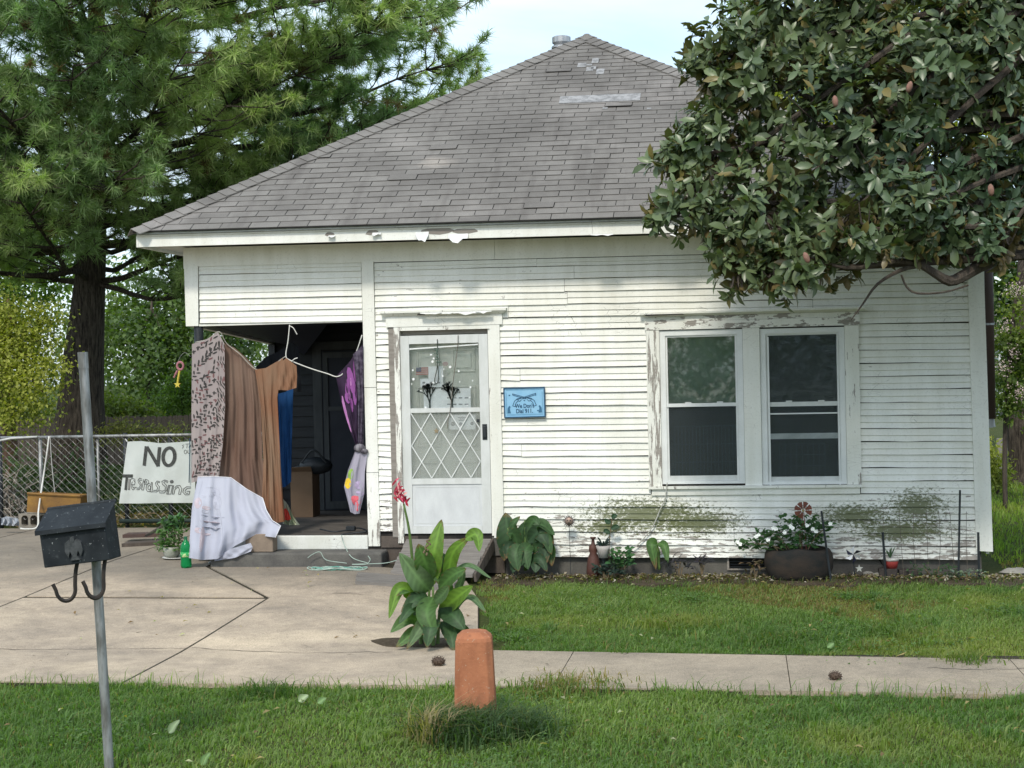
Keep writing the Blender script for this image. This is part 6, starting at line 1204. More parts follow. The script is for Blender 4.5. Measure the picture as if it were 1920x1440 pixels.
# ---- loblolly pine
lm_pine = leafmat('pine_needles', None, .55, .3, .34, (.65, .88, .32))
def pinetree():
    T = thing('pine_tree', at(146, 960, 12.0), 'tall spreading pine with dark furrowed trunk behind the chain link fence', 'pine tree'); random.seed(77); r_ = np.random.default_rng(77)
    base = at(146, 955, 12.0); base.z = -.1
    tp_ = [base, at(150, 800, 12), at(157, 670, 12), at(166, 560, 12), at(176, 400, 12), at(180, 100, 12)]; top_ = tp_[-1]+Vector((.1, .2, 6.5)); tp_.append(top_)
    tr = smooth_path(tp_, 26); rad = [max(.06, lerp(.60, .46, min(1, i/5)) if i < 6 else lerp(.44, .09, (i-5)/21)) for i in range(27)]
    part('trunk', MB().tube(tr, rad, 22), barkd, T, smooth=True)
    limbs = MB(); tw = []       # tuft positions, directions
    zt = lambda z: min(tr, key=lambda p: abs(p.z-z))
    spec = []
    for i in range(64):
        z = lerp(3.6, 15.0, (i+random.random())/64); az = i*2.4+random.uniform(-.4, .4)
        prof = 5.2 if z < 5 else (6.3 if z < 9.5 else lerp(5.4, 1.6, (z-9.5)/5.5)); spec.append((z, az, prof*random.uniform(.72, 1.08), random.uniform(-.05, .28)))
    spec += [(6.2, .0, 6.9, .20), (7.0, -.25, 7.0, .16), (7.4, .2, 6.8, .08), (5.2, -.1, 6.0, .18), (8.3, -.5, 6.2, .06), (7.9, -1.0, 5.6, .06), (6.0, -.9, 5.6, .1), (5.0, -1.3, 4.2, .06), (6.4, -1.7, 5.0, .1), (5.2, -2.0, 4.6, .0), (4.6, 3.3, 5, .05), (7.4, -2.3, 5, .1), (8.6, -1.5, 5.2, .1), (3.9, -.3, 4.0, -.12), (4.3, -2.6, 4.4, .0), (5.4, .15, 7.2, .15), (4.6, .05, 6.4, .15), (6.0, .3, 7.2, .13), (5.0, -.1, 6.8, .2), (4.9, .35, 6.8, .18), (4.8, -1.2, 4.2, .1), (5.5, -.8, 4.6, .12), (6.2, -1.4, 4.4, .1), (5.6, -1.9, 4.2, .1), (6.8, -1.1, 4.6, .1), (5.5, .6, 5.5, .15), (6.3, .9, 5.0, .12)]
    for z, az, ln, rise in spec:
        p0 = zt(z); d = Vector((math.cos(az), math.sin(az), rise)); pts = [p0]; n = 6; bend = random.uniform(-.25, .25)
        for k in range(1, n+1):
            u = k/n; a = az+bend*u; pts.append(p0+Vector((math.cos(a)*ln*u, math.sin(a)*ln*u, rise*ln*u-.55*math.sin(PI*u)*(.4 if z < 6 else .2)+.5*u*u+random.uniform(-.12, .12))))
        P = smooth_path(pts, 12); limbs.tube(P, [max(.012, (.018+.011*ln)*(1-i/12.6)) for i in range(13)], 6)
        for s in range(int(ln*(6.6 if z < 10 else 1.6))):
            u = random.uniform(.28, 1.0) if s else 1.0; q = P[min(12, int(u*12))]; a2 = az+random.choice((-1, 1))*random.uniform(.4, 1.35); l2 = random.uniform(.6, 1.7)*(1.15-.45*u)
            d2 = Vector((math.cos(a2), math.sin(a2), random.uniform(-.1, .5))).normalized(); e_ = q+d2*l2+Vector((0, 0, .12*l2)); m_ = (q+e_)/2+Vector((random.uniform(-.1, .1), random.uniform(-.1, .1), -.06)); limbs.tube([q, m_, e_], [.018, .012, .006], 4, cap=False)
            for t in range(random.choice((5, 6, 7))):
                uu = 1.0 if t == 0 else random.uniform(.35, 1.0); b = (m_*(1-uu)*2+e_*(2*uu-1)) if uu > .5 else (q*(1-2*uu)+m_*2*uu)
                dd = (d2+Vector((random.gauss(0, .55), random.gauss(0, .55), random.gauss(.35, .45)))).normalized(); l3 = random.uniform(.08, .42); c_ = b+dd*l3
                if t: limbs.tube([b, c_], [.007, .004], 3, cap=False)
                tw.append((*c_, *dd))
    part('limb', limbs, barkd, T)
    tw = np.array(tw, np.float32); n = len(tw); K = 46
    P = np.repeat(tw[:, :3], K, 0); D = np.repeat(tw[:, 3:], K, 0)
    nd_ = unit(D*.62+unit(r_.normal(size=P.shape))*.85); L = r_.uniform(.15, .26, (len(P), 1)); P = P-D*r_.uniform(0, .14, (len(P), 1))
    sd_ = unit(np.cross(nd_, r_.normal(size=P.shape)))*.0082
    tip = P+nd_*L; tip[:, 2] -= .035*L[:, 0]/.2
    V = np.empty((len(P)*3, 3), np.float32); V[0::3] = P+sd_; V[1::3] = P-sd_; V[2::3] = tip
    base_c = np.array([[.165, .25, .115]]); yel = np.array([[.36, .42, .155]]); brn = np.array([[.16, .115, .05]])
    cl_ = vnoise(tw[:, :3], .9, 5)[:, None]; tcol = base_c*(1-cl_)+yel*cl_; rnd = r_.random((n, 1)); tcol = np.where(rnd < .035, brn, tcol)*r_.uniform(.7, 1.25, (n, 1))
    C_ = np.repeat(np.repeat(tcol, K, 0)*r_.uniform(.75, 1.25, (len(P), 1)), 3, 0)
    npmesh('crown', V, np.arange(len(V)).reshape(-1, 3), lm_pine, T, C_)
    return n
pinetree()
# ---- generic leaves
def leafquads(name, P, D, N, L, Wd, C, mat, parent, fold=.25):
    """rhombic leaves with a fold down the midrib: 6 vertices, 4 triangles as 2 quads"""
    n = len(P); S = unit(np.cross(D, N)); N = np.cross(S, D); L = L[:, None]; Wd = Wd[:, None]
    V = np.empty((n, 6, 3), np.float32); V[:, 0] = P; V[:, 1] = P+D*L*.45+S*Wd*.5+N*Wd*fold; V[:, 2] = P+D*L-N*L*.12; V[:, 3] = P+D*L*.45-S*Wd*.5+N*Wd*fold; V[:, 4] = P+D*L*.5; V[:, 5] = V[:, 2]
    i = np.arange(n)[:, None]*6; F = np.concatenate([i+np.array([[0, 1, 2, 4]]), i+np.array([[0, 4, 2, 3]])])
    return npmesh(name, V.reshape(-1, 3), F, mat, parent, np.repeat(C, 6, 0))
def lobes_pts(lobes, n, r_, shell=.55):
    w = np.array([l[1]**2 for l in lobes]); k = r_.choice(len(lobes), n, p=w/w.sum()); c = np.array([tuple(l[0]) for l in lobes])[k]; R = np.array([l[1] for l in lobes])[k]; sq = np.array([l[2] if len(l) > 2 else (1, 1, 1) for l in lobes])[k]
    d = unit(r_.normal(size=(n, 3))); rr = (r_.random(n)**shell)[:, None]; return c+d*rr*R[:, None]*sq, d, rr[:, 0]
lm_far = leafmat('broad_leaf', None, .55, .3, .35, (.85, .95, .15))
def leaftree(name, label, lobes, n, L, cols, trunk=None, cat='tree', seed=0, mat=None, clump=1.1, tw=(.5, 1), group=None, clumps=None, bark=None):
    r_ = np.random.default_rng(seed); b = trunk[0] if trunk else lobes[0][0]; T = thing(name, (b[0], b[1], max(-.1, b[2])), label, cat, group)
    if clumps:
        cp, d0, _ = lobes_pts(lobes, clumps, r_, .5); k = r_.integers(0, clumps, n); P = cp[k]+r_.normal(size=(n, 3))*clump*.28; d = d0[k]
    else: P, d, _ = lobes_pts(lobes, n, r_)
    D = unit(d*.5+r_.normal(size=(n, 3))*.8+np.array([[0, 0, -.25]])); N = unit(r_.normal(size=(n, 3))*.6+np.array([[0, 0, 1.0]])+d*.4)
    f = np.clip(vnoise(P, 1.6, seed+1)+r_.normal(size=n)*.18, 0, 1)[:, None]; C = (np.array([cols[0]])*(1-f)+np.array([cols[1]])*f)*r_.uniform(.7, 1.25, (n, 1))
    ln = r_.uniform(.7, 1.25, n)*L; leafquads('crown', P, D, N, ln, ln*r_.uniform(*tw, n), C, mat or lm_far, T)
    if trunk:
        part('trunk', MB().tube(smooth_path(trunk, 10), [lerp(.035 if cat == 'shrub' else .16, .03, i/10) for i in range(11)], 8), bark or barkg, T, smooth=True); lb = MB(); random.seed(seed); ls = .22 if cat == 'shrub' else 1.0
        for l in lobes[:14]:
            s0 = Vector(pl([tuple(t) for t in trunk], random.uniform(.45, .95))); c = Vector(l[0]); m_ = (s0+c)/2+Vector((0, 0, -.1)); lb.tube(smooth_path([s0, m_, c], 5), [ls*q for q in (.06, .05, .04, .03, .02, .012)], 5)
        part('limb', lb, bark or barkg, T)
    return T
def L3(px, py, Y, rpx, sq=(1, 1, 1)): return (tuple(at(px, py, Y)), rpx*((at(px+1, py, Y)-at(px, py, Y)).length), sq)
# ---- magnolia in front of the right half of the roof
lm_mag = leafmat('magnolia_leaf', (.135, .105, .046), .36, .45, .16, (.6, .8, .15))
def magnolia():
    r_ = np.random.default_rng(4); random.seed(4)
    T = thing('magnolia_tree', (9.75, -1.7, 0), 'large dark glossy magnolia reaching in front of the right half of the roof', 'tree')
    lobes = [L3(1400, 140, -2, 118), L3(1330, 110, -2.1, 66), L3(1345, 280, -2, 98), L3(1270, 300, -2.1, 52), L3(1430, 400, -2.2, 118), L3(1285, 385, -2.3, 58), L3(1240, 402, -2.3, 30), L3(1370, 440, -2.3, 66), L3(1385, 515, -2.4, 50), L3(1450, 515, -2.4, 58), L3(1550, 460, -2.2, 85), L3(1500, 490, -2.5, 55),
             L3(1590, 250, -1.9, 190), L3(1760, 180, -1.7, 220), L3(1850, 370, -2, 118), L3(1700, 400, -2.4, 98), L3(1620, 430, -2.6, 66), L3(1540, 50, -1.7, 150), L3(1420, 40, -1.8, 80), L3(1900, 40, -1.5, 190), L3(1960, 240, -1.6, 120), L3(1960, 420, -1.8, 70), L3(1780, 440, -2.2, 56), L3(1880, 450, -2.3, 50), L3(1700, -90, -1.3, 200), L3(1880, -150, -1.4, 150)]
    lobes = [(c, R, (1, .85, 1)) for c, R, _ in lobes]
    P, d, rr = lobes_pts(lobes, 3000, r_, .42)
    keep = ~((P[:, 1] > -.75) & (P[:, 2] < 4.6)); P, d, rr = P[keep], d[keep], rr[keep]
    n = len(P); K = 9; A = unit(d*.8+r_.normal(size=(n, 3))*.45+np.array([[0, -.15, .25]]))
    e1 = unit(np.cross(A, r_.normal(size=(n, 3)))); e2 = np.cross(A, e1)
    a = (np.arange(K)[None, :]*2.4+r_.uniform(0, 6.28, (n, 1)))[..., None]; tilt = r_.uniform(.15, 1.05, (n, K, 1))
    D = unit(A[:, None]*tilt+(e1[:, None]*np.cos(a)+e2[:, None]*np.sin(a))+r_.normal(size=(n, K, 3))*.12+np.array([0, 0, -.12])); N = unit(A[:, None]-D*np.sum(A[:, None]*D, -1, keepdims=True)+r_.normal(size=(n, K, 3))*.15)
    m = n*K; B = np.repeat(P, K, 0)+r_.normal(size=(m, 3))*.02; D = D.reshape(m, 3); N = N.reshape(m, 3); S = unit(np.cross(D, N)); N = np.cross(S, D); L = r_.uniform(.075, .165, (m, 1)); W_ = L*r_.uniform(.30, .45, (m, 1))
    V = np.empty((m, 8, 3), np.float32); cup = W_*.16
    V[:, 0] = B; V[:, 1] = B+D*L*.33+S*W_*.46+N*cup; V[:, 2] = B+D*L*.70+S*W_*.5+N*(cup-L*.06); V[:, 3] = B+D*L-N*L*.16; V[:, 4] = B+D*L*.70-S*W_*.5+N*(cup-L*.06); V[:, 5] = B+D*L*.33-S*W_*.46+N*cup; V[:, 6] = B+D*L*.33; V[:, 7] = B+D*L*.70-N*L*.06
    i = np.arange(m)[:, None]*8
    tri = np.concatenate([i+np.array([q]) for q in ([0, 1, 6], [6, 2, 7], [6, 1, 2], [7, 2, 3], [0, 6, 5], [5, 7, 4], [5, 6, 7], [4, 7, 3])])
    f = np.clip(vnoise(P, 1.3, 9)+r_.normal(size=n)*.15, 0, 1); f = np.repeat(f, K)[:, None]; C = (np.array([[.056, .096, .056]])*(1-f)+np.array([[.100, .134, .058]])*f)*r_.uniform(.7, 1.4, (m, 1)); yy = r_.random((m, 1)); C = np.where(yy < .035, np.array([[.18, .15, .05]]), C)
    npmesh('crown', V.reshape(-1, 3), tri, lm_mag, T, np.repeat(C, 8, 0), smooth=True)
    tr = [(9.75, -1.7, -.1), (9.72, -1.68, 1.4), (9.8, -1.6, 3.0), (9.9, -1.5, 5.0), (10.0, -1.4, 7.2)]
    part('trunk', MB().tube(smooth_path(tr, 12), [lerp(.22, .07, i/12) for i in range(13)], 12), barkg, T, smooth=True)
    lb = MB()
    mg = [at(1990, 440, -1.75), at(1925, 462, -1.9), at(1842, 496, -2.1), at(1808, 516, -2.2), at(1780, 527, -2.25), at(1752, 512, -2.3), at(1725, 497, -2.3), at(1680, 490, -2.35), at(1600, 503, -2.45), at(1540, 492, -2.5)]
    lb.tube(smooth_path([Vector((9.78, -1.62, 2.6)), *mg], 26), [lerp(.075, .012, i/26) for i in range(27)], 8)
    lb.tube(smooth_path([mg[6], at(1688, 507, -2.35), at(1645, 533, -2.4), at(1618, 570, -2.4), at(1596, 600, -2.4)], 12), [lerp(.022, .004, i/12) for i in range(13)], 6)
    lb.tube(smooth_path([at(1690, 515, -2.4), at(1700, 538, -2.4), at(1720, 550, -2.4), at(1770, 548, -2.3), at(1815, 535, -2.2)], 12), .009, 6)
    lb.tube(smooth_path([Vector((9.8, -1.6, 3.2)), at(1925, 472, -2.0), at(1860, 470, -2.1), at(1780, 470, -2.2), at(1700, 465, -2.3)], 14), [lerp(.085, .02, i/14) for i in range(15)], 8)
    for c, R, _ in lobes:
        s0 = Vector(pl(tr, random.uniform(.4, .9))); c = Vector(c); m_ = (s0+c)/2+Vector((random.uniform(-.2, .2), random.uniform(-.2, .1), random.uniform(-.1, .35))); lb.tube(smooth_path([s0, m_, c], 8), [lerp(.055, .014, i/8) for i in range(9)], 6)
        for k in range(int(16*R)+4):
            dd = Vector(unit(r_.normal(size=3))); q = c+dd*R*.85; lb.tube(smooth_path([c+dd*.05, (c+q)/2+Vector((0, 0, random.uniform(-.12, .05))), q], 4), [.013, .010, .008, .006, .004], 4, cap=False)
    part('limb', lb, barkg, T)
    pkm = pm('rosy_seed_cone', (.26, .13, .10), (.16, .10, .07), 40, rough=.8)
    for px, py in ((1566, 190), (1705, 163), (1858, 356), (1512, 483)):
        part('seed_cone', MB().lathe([(.006, -.045), (.020, -.03), (.025, .0), (.019, .03), (.006, .045)], 9, Matrix.Translation(at(px, py, -2.85+random.uniform(-.3, .1))) @ Matrix.Rotation(random.uniform(-.4, .4), 4, 'Y')), pkm, T, smooth=True)
magnolia()
# ---- trees and shrubs behind
YG = ((.16, .205, .045), (.32, .335, .07)); DG = ((.066, .115, .042), (.125, .185, .06)); MG = ((.085, .155, .04), (.17, .25, .055))
leaftree('leafy_tree', 'sunlit yellow-green tree at the left edge beyond the chain link fence', [L3(20, 640, 8.5, 62), L3(70, 640, 8.5, 45), L3(40, 720, 8.2, 66), L3(-30, 700, 8.5, 90), L3(80, 735, 8.2, 38), L3(92, 690, 8.3, 28), L3(20, 775, 8.2, 50), L3(0, 590, 8.5, 50), L3(85, 600, 8.6, 28), L3(-60, 620, 8.5, 80)], 14500, .062, YG, [(*at(22, 900, 8.9)[:2], -.1), at(15, 750, 8.9), at(12, 640, 8.9), at(16, 560, 8.9)], seed=1, clumps=300, clump=.6, bark=pm('red_brown_bark', (.14, .075, .045), (.09, .05, .035), 7))
leaftree('leafy_tree', 'dark green tree filling the gap between the pine trunk and the porch', [L3(250, 640, 24, 90), L3(330, 660, 25, 80), L3(290, 570, 26, 90), L3(210, 600, 26, 70), L3(370, 590, 26, 90), L3(240, 720, 23, 60), L3(430, 650, 27, 80)], 12000, .15, DG, [(*at(280, 900, 25)[:2], -.1), at(280, 700, 25), at(285, 560, 25)], seed=2, clumps=420, clump=1.0)
leaftree('leafy_tree', 'tall dark tree behind the left edge of the picture, above the yellow-green one', [L3(-40, 480, 26, 110), L3(40, 520, 27, 90), L3(100, 500, 28, 80), L3(-80, 380, 27, 120), L3(60, 420, 28, 90)], 9000, .16, MG, [(*at(0, 900, 27)[:2], -.1), at(0, 640, 27), at(-10, 460, 27)], seed=12, clumps=330, clump=1.1)
leaftree('shrub', 'bright green feathery shrub behind the wooden fence, beside the porch', [L3(345, 745, 19.5, 42), L3(310, 770, 19.3, 34), L3(375, 735, 19.5, 40), L3(350, 712, 19.6, 26)], 4200, .11, MG, [(*at(340, 900, 19.5)[:2], -.1), at(340, 780, 19.5), at(345, 730, 19.5)], cat='shrub', seed=3, clumps=150, clump=.55, tw=(.3, .5))
leaftree('shrub', 'pale green low shrub behind the wooden fence, right of the pine trunk', [L3(215, 775, 17.8, 30), L3(245, 785, 17.8, 26), L3(195, 765, 17.8, 22), L3(275, 790, 17.8, 20)], 2600, .09, ((.10, .15, .035), (.19, .23, .06)), [(*at(220, 900, 17.8)[:2], -.1), at(220, 800, 17.8), at(222, 770, 17.8)], cat='shrub', seed=4, clumps=110, clump=.45)
leaftree('shrub', 'yellowish weedy bush in front of the wooden fence beside the pine', [L3(250, 812, 11, 16), L3(225, 805, 11, 14), L3(290, 815, 11, 15), L3(330, 812, 11, 14), L3(200, 818, 11, 14)], 1500, .07, ((.12, .15, .05), (.23, .22, .08)), [(*at(250, 930, 11)[:2], -.1), at(250, 850, 11), at(250, 812, 11)], cat='shrub', seed=5, clumps=110, clump=.35, tw=(.3, .6))
leaftree('leafy_tree', 'tall light green tree behind the house, showing through the magnolia', [L3(1600, 250, 16, 150), L3(1720, 180, 16, 150), L3(1500, 130, 17, 110), L3(1850, 260, 16, 140), L3(1640, 80, 17, 130), L3(1780, 60, 17, 130), L3(1900, 120, 16, 130), L3(1560, 350, 16, 110)], 13000, .15, YG, [(*at(1700, 900, 16)[:2], -.1), at(1700, 560, 16), at(1690, 250, 16)], seed=6, clumps=480, clump=1.1)
leaftree('leafy_tree', 'thin leafy tree top rising behind the roof left of the magnolia', [L3(1385, 20, 20, 34), L3(1410, -10, 20, 44), L3(1370, 0, 20, 22)], 420, .12, MG, [(*at(1400, 900, 20)[:2], -.1), at(1400, 300, 20), at(1395, 30, 20)], seed=7)
leaftree('leafy_tree', 'dark shady tree with a flaring black trunk at the right edge', [L3(1900, 560, 14, 60), L3(1945, 620, 14, 80), L3(1960, 500, 14, 90), L3(1885, 480, 14, 40), L3(1910, 690, 15, 36), L3(2040, 560, 14, 120), L3(1880, 700, 16, 26)], 8500, .12, DG, None, seed=8, clumps=330, clump=.8)
dk = [o for o in bpy.data.objects if o.get('label', '').startswith('dark shady tree')][0]
tb_ = at(1925, 912, 11.0); tb_.z = -.1
part('trunk', MB().tube(smooth_path([tb_, at(1922, 880, 11), at(1918, 800, 11), at(1922, 640, 11), at(1935, 480, 11.5)], 16), [.48, .36, .30, .27]+[.25]*6+[.22]*7, 14), barkd, dk, smooth=True)
CMY = leaftree('crape_myrtle', 'crape myrtle with pale pink blossom just beyond the right corner of the house', [L3(1880, 640, 6.5, 26), L3(1900, 700, 6.5, 34), L3(1885, 740, 6.5, 26), L3(1905, 590, 6.5, 18), L3(1925, 650, 6.5, 40), L3(1895, 770, 6.4, 22), L3(1908, 545, 6.5, 14)], 2600, .065, ((.06, .11, .025), (.15, .19, .04)), [(*at(1885, 950, 6.5)[:2], -.1), at(1884, 850, 6.5), at(1890, 700, 6.5), at(1905, 560, 6.5)], cat='shrub', seed=9, clumps=190, clump=.30)
r_ = np.random.default_rng(3); P, d, _ = lobes_pts([L3(1908, 545, 6.3, 12), L3(1880, 690, 6.2, 12), L3(1912, 735, 6.2, 13), L3(1885, 610, 6.2, 9), L3(1900, 660, 6.2, 9), L3(1893, 545, 6.3, 7)], 420, r_); P = P+r_.normal(size=P.shape)*.05; leafquads('blossom', P, unit(r_.normal(size=P.shape)), unit(r_.normal(size=P.shape)), np.full(420, .022), np.full(420, .02), np.repeat(np.array([[.66, .54, .50]]), 420, 0)*r_.uniform(.8, 1.15, (420, 1)), leafmat('pale_pink_blossom', None, .6, .2, .3, (.6, .5, .5)), CMY)
leaftree('shrub', 'sunlit yellow-green weeds at the foot of the dark trunk, right edge', [L3(1868, 880, 9, 22), L3(1885, 900, 9, 16), L3(1862, 850, 9, 14)], 1500, .08, YG, [(*at(1870, 925, 9)[:2], -.05), at(1870, 905, 9), at(1870, 880, 9)], cat='shrub', seed=10, clumps=60, clump=.3, tw=(.2, .4))
GP = at(1876, 862, 12); tag(MB().box(GP.x-.06, GP.x+.06, 11.95, 12.07, -.1, at(1876, 822, 12).z).box(GP.x+.065, GP.x+.16, 12.0, 12.05, .4, at(1876, 835, 12).z-.05).build('gate_post', pm('grey_old_post', (.26, .25, .23), (.18, .17, .155), 6)), 'short grey weathered post in the yard beyond the right corner', 'post')
hx0, hx1 = at(1884, 800, 40), at(2060, 800, 40); NH = thing('far_house', (hx0.x+2, 41, 0), 'small white house with a railed porch far off at the right edge', 'house'); wht = pm('far_white_siding', (.6, .62, .6), (.52, .54, .53), 2)
part('wall', bx(hx0.x, hx1.x, 41, 46, -.1, 2.6), wht, NH); part('roof', MB().prism([(hx0.x-.4, 2.6), (hx1.x+.4, 2.6), (hx1.x-.6, 4.4), (hx0.x+.8, 4.4)], 40.6, 46.4), M['shingle'], NH); part('porch_deck', bx(hx0.x-.2, hx1.x, 39.4, 40.98, .2, .5), wht, NH)
for i in range(4): part('porch_post', bx(hx0.x+i*.8, hx0.x+i*.8+.1, 39.5, 39.6, .5, 2.6), wht, NH)
for i in range(10): part('baluster', bx(hx0.x+.15+i*.22, hx0.x+.2+i*.22, 39.52, 39.56, .5, 1.25), wht, NH)
part('window', bx(hx0.x+1.0, hx0.x+1.9, 40.95, 40.99, 1.0, 2.1), M['blackpaint'], NH)
# ---- wooden fence behind
pkm = pm('grey_brown_picket', (.155, .125, .10), (.10, .082, .068), 3, (6, 6, .6), .95, .1, bump=.4); WF2 = thing('wooden_fence', (-8, 17, 0), 'weathered grey-brown wooden picket fence far behind the chain link', 'fence'); zt_ = at(300, 779, 17).z; xw = at(-60, 800, 17).x; random.seed(71); pkme = {}
while xw < at(560, 800, 17).x:
    h_ = zt_+random.uniform(-.025, .02); part('picket', MB().prism([(xw, -.05), (xw+.118, -.05), (xw+.118, h_-.03), (xw+.09, h_), (xw+.028, h_), (xw, h_-.03)], 17, 17.02), pkm, WF2); xw += .126
for z_ in (.25, .85): part('rail', bx(at(-60, 800, 17).x, at(560, 800, 17).x, 17.021, 17.06, z_, z_+.09), pkm, WF2)
# ---- masses nobody could count
def mass(name, label, lobes, n, L, cols, seed, clumps, clump=1.5, mat=None):
    r_ = np.random.default_rng(seed); cp, d0, _ = lobes_pts(lobes, clumps, r_, .5); k = r_.integers(0, clumps, n); P = cp[k]+r_.normal(size=(n, 3))*clump*.3; P = P[P[:, 2] > 0]; n = len(P); d = unit(r_.normal(size=(n, 3)))
    D = d; N = unit(r_.normal(size=(n, 3))*.6+np.array([[0, 0, 1.0]])); f = np.clip(vnoise(P, .9, seed)+r_.normal(size=n)*.15, 0, 1)[:, None]; C = (np.array([cols[0]])*(1-f)+np.array([cols[1]])*f)*r_.uniform(.7, 1.25, (n, 1)); ln = r_.uniform(.7, 1.3, n)*L
    return tag(leafquads(name, P, D, N, ln, ln*.6, C, mat or lm_far, None), label, None, None, 'stuff')
mass('tree_line', 'far wooded belt closing the view behind the yards', [((x, 62+4*math.sin(x), 2.6+1.6*math.sin(x*.37)), 4.6, (1.2, .8, 1.2)) for x in range(-48, 60, 4)], 26000, .42, DG, 31, 1300, 2.2)
mass('tree_line', 'leafy trees across the street, mirrored in the windows', [((x, -52+3*math.sin(x), 2+1*math.sin(x*.6)), 3.6, (1.5, .8, 1.0)) for x in range(-30, 40, 6)], 30000, .34, MG, 33, 1500, 2.2)
mass('undergrowth', 'tangle of dark vines and weeds behind the chain link fence', [((x, FY+1.5+.8*math.sin(x*2), .42), .75, (1.2, 1.0, .85)) for x in np.arange(-9, -.6, .5)], 15000, .075, ((.022, .045, .018), (.06, .095, .03)), 35, 700, .5)
# ================================================================== grass and litter
lm_grass = leafmat('grass_blade', None, .6, .25, .45, (.8, .95, .2))
def blades(name, label, n, smp, h, w, cols, seed, lean=.5, hmod=None, zf_=None, parent=None):
    r_ = np.random.default_rng(seed); P = smp(r_, n); n = len(P); z = np.array([gz(a, b) for a, b in P])-.03 if zf_ is None else np.full(n, zf_)
    B = np.column_stack([P, z]); H = h*r_.uniform(.55, 1.25, n); 
    if hmod is not None: H = H*hmod(P)
    a = r_.uniform(0, 2*PI, n); ln = r_.random(n)*lean*H; d = np.column_stack([np.cos(a), np.sin(a), np.zeros(n)]); s_ = np.column_stack([-np.sin(a+.6), np.cos(a+.6), np.zeros(n)])*(w*r_.uniform(.7, 1.3, n))[:, None]
    m_ = B+d*(ln*.35)[:, None]; m_[:, 2] += H*.6; t = B+d*(ln*1.3)[:, None]; t[:, 2] += H*(1-.35*lean*r_.random(n))
    V = np.empty((n, 5, 3), np.float32); V[:, 0] = B-s_; V[:, 1] = B+s_; V[:, 2] = m_+s_*.8; V[:, 3] = m_-s_*.8; V[:, 4] = t
    i = np.arange(n)[:, None]*5; F = np.concatenate([i+np.array([q]) for q in ([0, 1, 2], [0, 2, 3], [3, 2, 4])])
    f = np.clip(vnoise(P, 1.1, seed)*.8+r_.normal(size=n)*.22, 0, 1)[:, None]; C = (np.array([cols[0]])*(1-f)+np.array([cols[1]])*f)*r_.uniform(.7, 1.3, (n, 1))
    yl_ = np.clip((vnoise(P, 1.25, seed+70)-.68)*2.6, 0, .6)[:, None]; C = C*(1-yl_)+np.array([[.27, .29, .085]])*r_.uniform(.75, 1.2, (n, 1))*yl_; dry = (vnoise(P, .8, seed+50) > .82)[:, None]; C = np.where(dry & (r_.random((n, 1)) < .55) | (r_.random((n, 1)) < .03), np.array([[.22, .18, .075]])*r_.uniform(.7, 1.2, (n, 1)), C)  # yellow patches in the blade colour stand in for sun dapples
    return tag(npmesh(name, V.reshape(-1, 3), F, lm_grass, parent, np.repeat(C, 5, 0)), label, None, None, 'stuff')
GC = ((.092, .168, .050), (.215, .28, .095))
edge_n = lambda x: .05*np.sin(x*5.1)+.035*np.sin(x*13.7+1)+.02*np.sin(x*31)
def s_front(r_, n):
    P = np.column_stack([r_.uniform(-1.0, 9.2, n), -5.24-r_.random(n)**1.15*3.9]); return P[P[:, 1] < -5.26+edge_n(P[:, 0])*.9-.05*np.clip((P[:, 0]-3.8)/4, 0, 1)]
def s_yard(r_, n):
    P = np.column_stack([r_.uniform(2.9, 9.4, n), r_.uniform(-4.25, -.42, n)]); x, y = P[:, 0], P[:, 1]
    le = np.where(y < -1.5, np.interp(y, [-4.0, -1.5], [3.80, 3.36]), np.interp(y, [-1.5, -.3], [3.36, 2.98])); ok = (x > le+edge_n(y*1.3)*.8+.02) & (y > -3.97-.05*np.clip((x-3.8)/1, 0, 4)+edge_n(x)*.7) & ~((np.abs(x-3.29) < .6) & (y < -3.45))
    ok &= (r_.random(n) < np.clip((-.35-y)/.45, .05, 1)*np.where(y > -1.1, np.clip(.55+.6*vnoise(P, 2.5, 8), 0, 1), 1)); return P[ok]
def s_back(r_, n):
    P = np.column_stack([r_.uniform(7.9, 19, n), r_.uniform(-.5, 13, n)]); return P[~((P[:, 0] < 8.25) & (P[:, 1] > -.2))]
dens = lambda P: .55+.75*vnoise(P, 3.0, 3)+.7*(vnoise(P, 7.0, 13) > .86)
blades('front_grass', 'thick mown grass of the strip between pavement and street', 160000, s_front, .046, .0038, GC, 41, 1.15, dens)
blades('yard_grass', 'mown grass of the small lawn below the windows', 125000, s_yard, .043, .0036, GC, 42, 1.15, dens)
blades('side_grass', 'grass of the yard beyond the right corner, coloured as sunlit', 60000, s_back, .075, .006, ((.12, .20, .045), (.24, .30, .07)), 43, .8, dens)  # blade colours raised to look sunlit where magnolia and house shade the yard
def s_clump(cs):
    def f(r_, n):
        k = r_.integers(0, len(cs), n); c = np.array([q[:2] for q in cs])[k]; rr = np.array([q[2] for q in cs])[k]; return c+r_.normal(size=(n, 2))*rr[:, None]
    return f
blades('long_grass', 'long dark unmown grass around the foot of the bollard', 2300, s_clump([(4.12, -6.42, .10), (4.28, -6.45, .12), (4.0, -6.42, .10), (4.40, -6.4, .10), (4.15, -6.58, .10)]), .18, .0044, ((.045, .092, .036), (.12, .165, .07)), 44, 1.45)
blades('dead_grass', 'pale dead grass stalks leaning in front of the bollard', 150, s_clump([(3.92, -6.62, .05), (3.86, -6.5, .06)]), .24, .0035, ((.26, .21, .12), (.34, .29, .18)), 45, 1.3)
blades('stray_grass', 'taller stray grass stalks along the pavement edges', 900, lambda r_, n: np.column_stack([r_.uniform(0, 9, n), np.full(n, -5.32)+r_.normal(size=n)*.07]), .13, .003, GC, 46, 1.2)
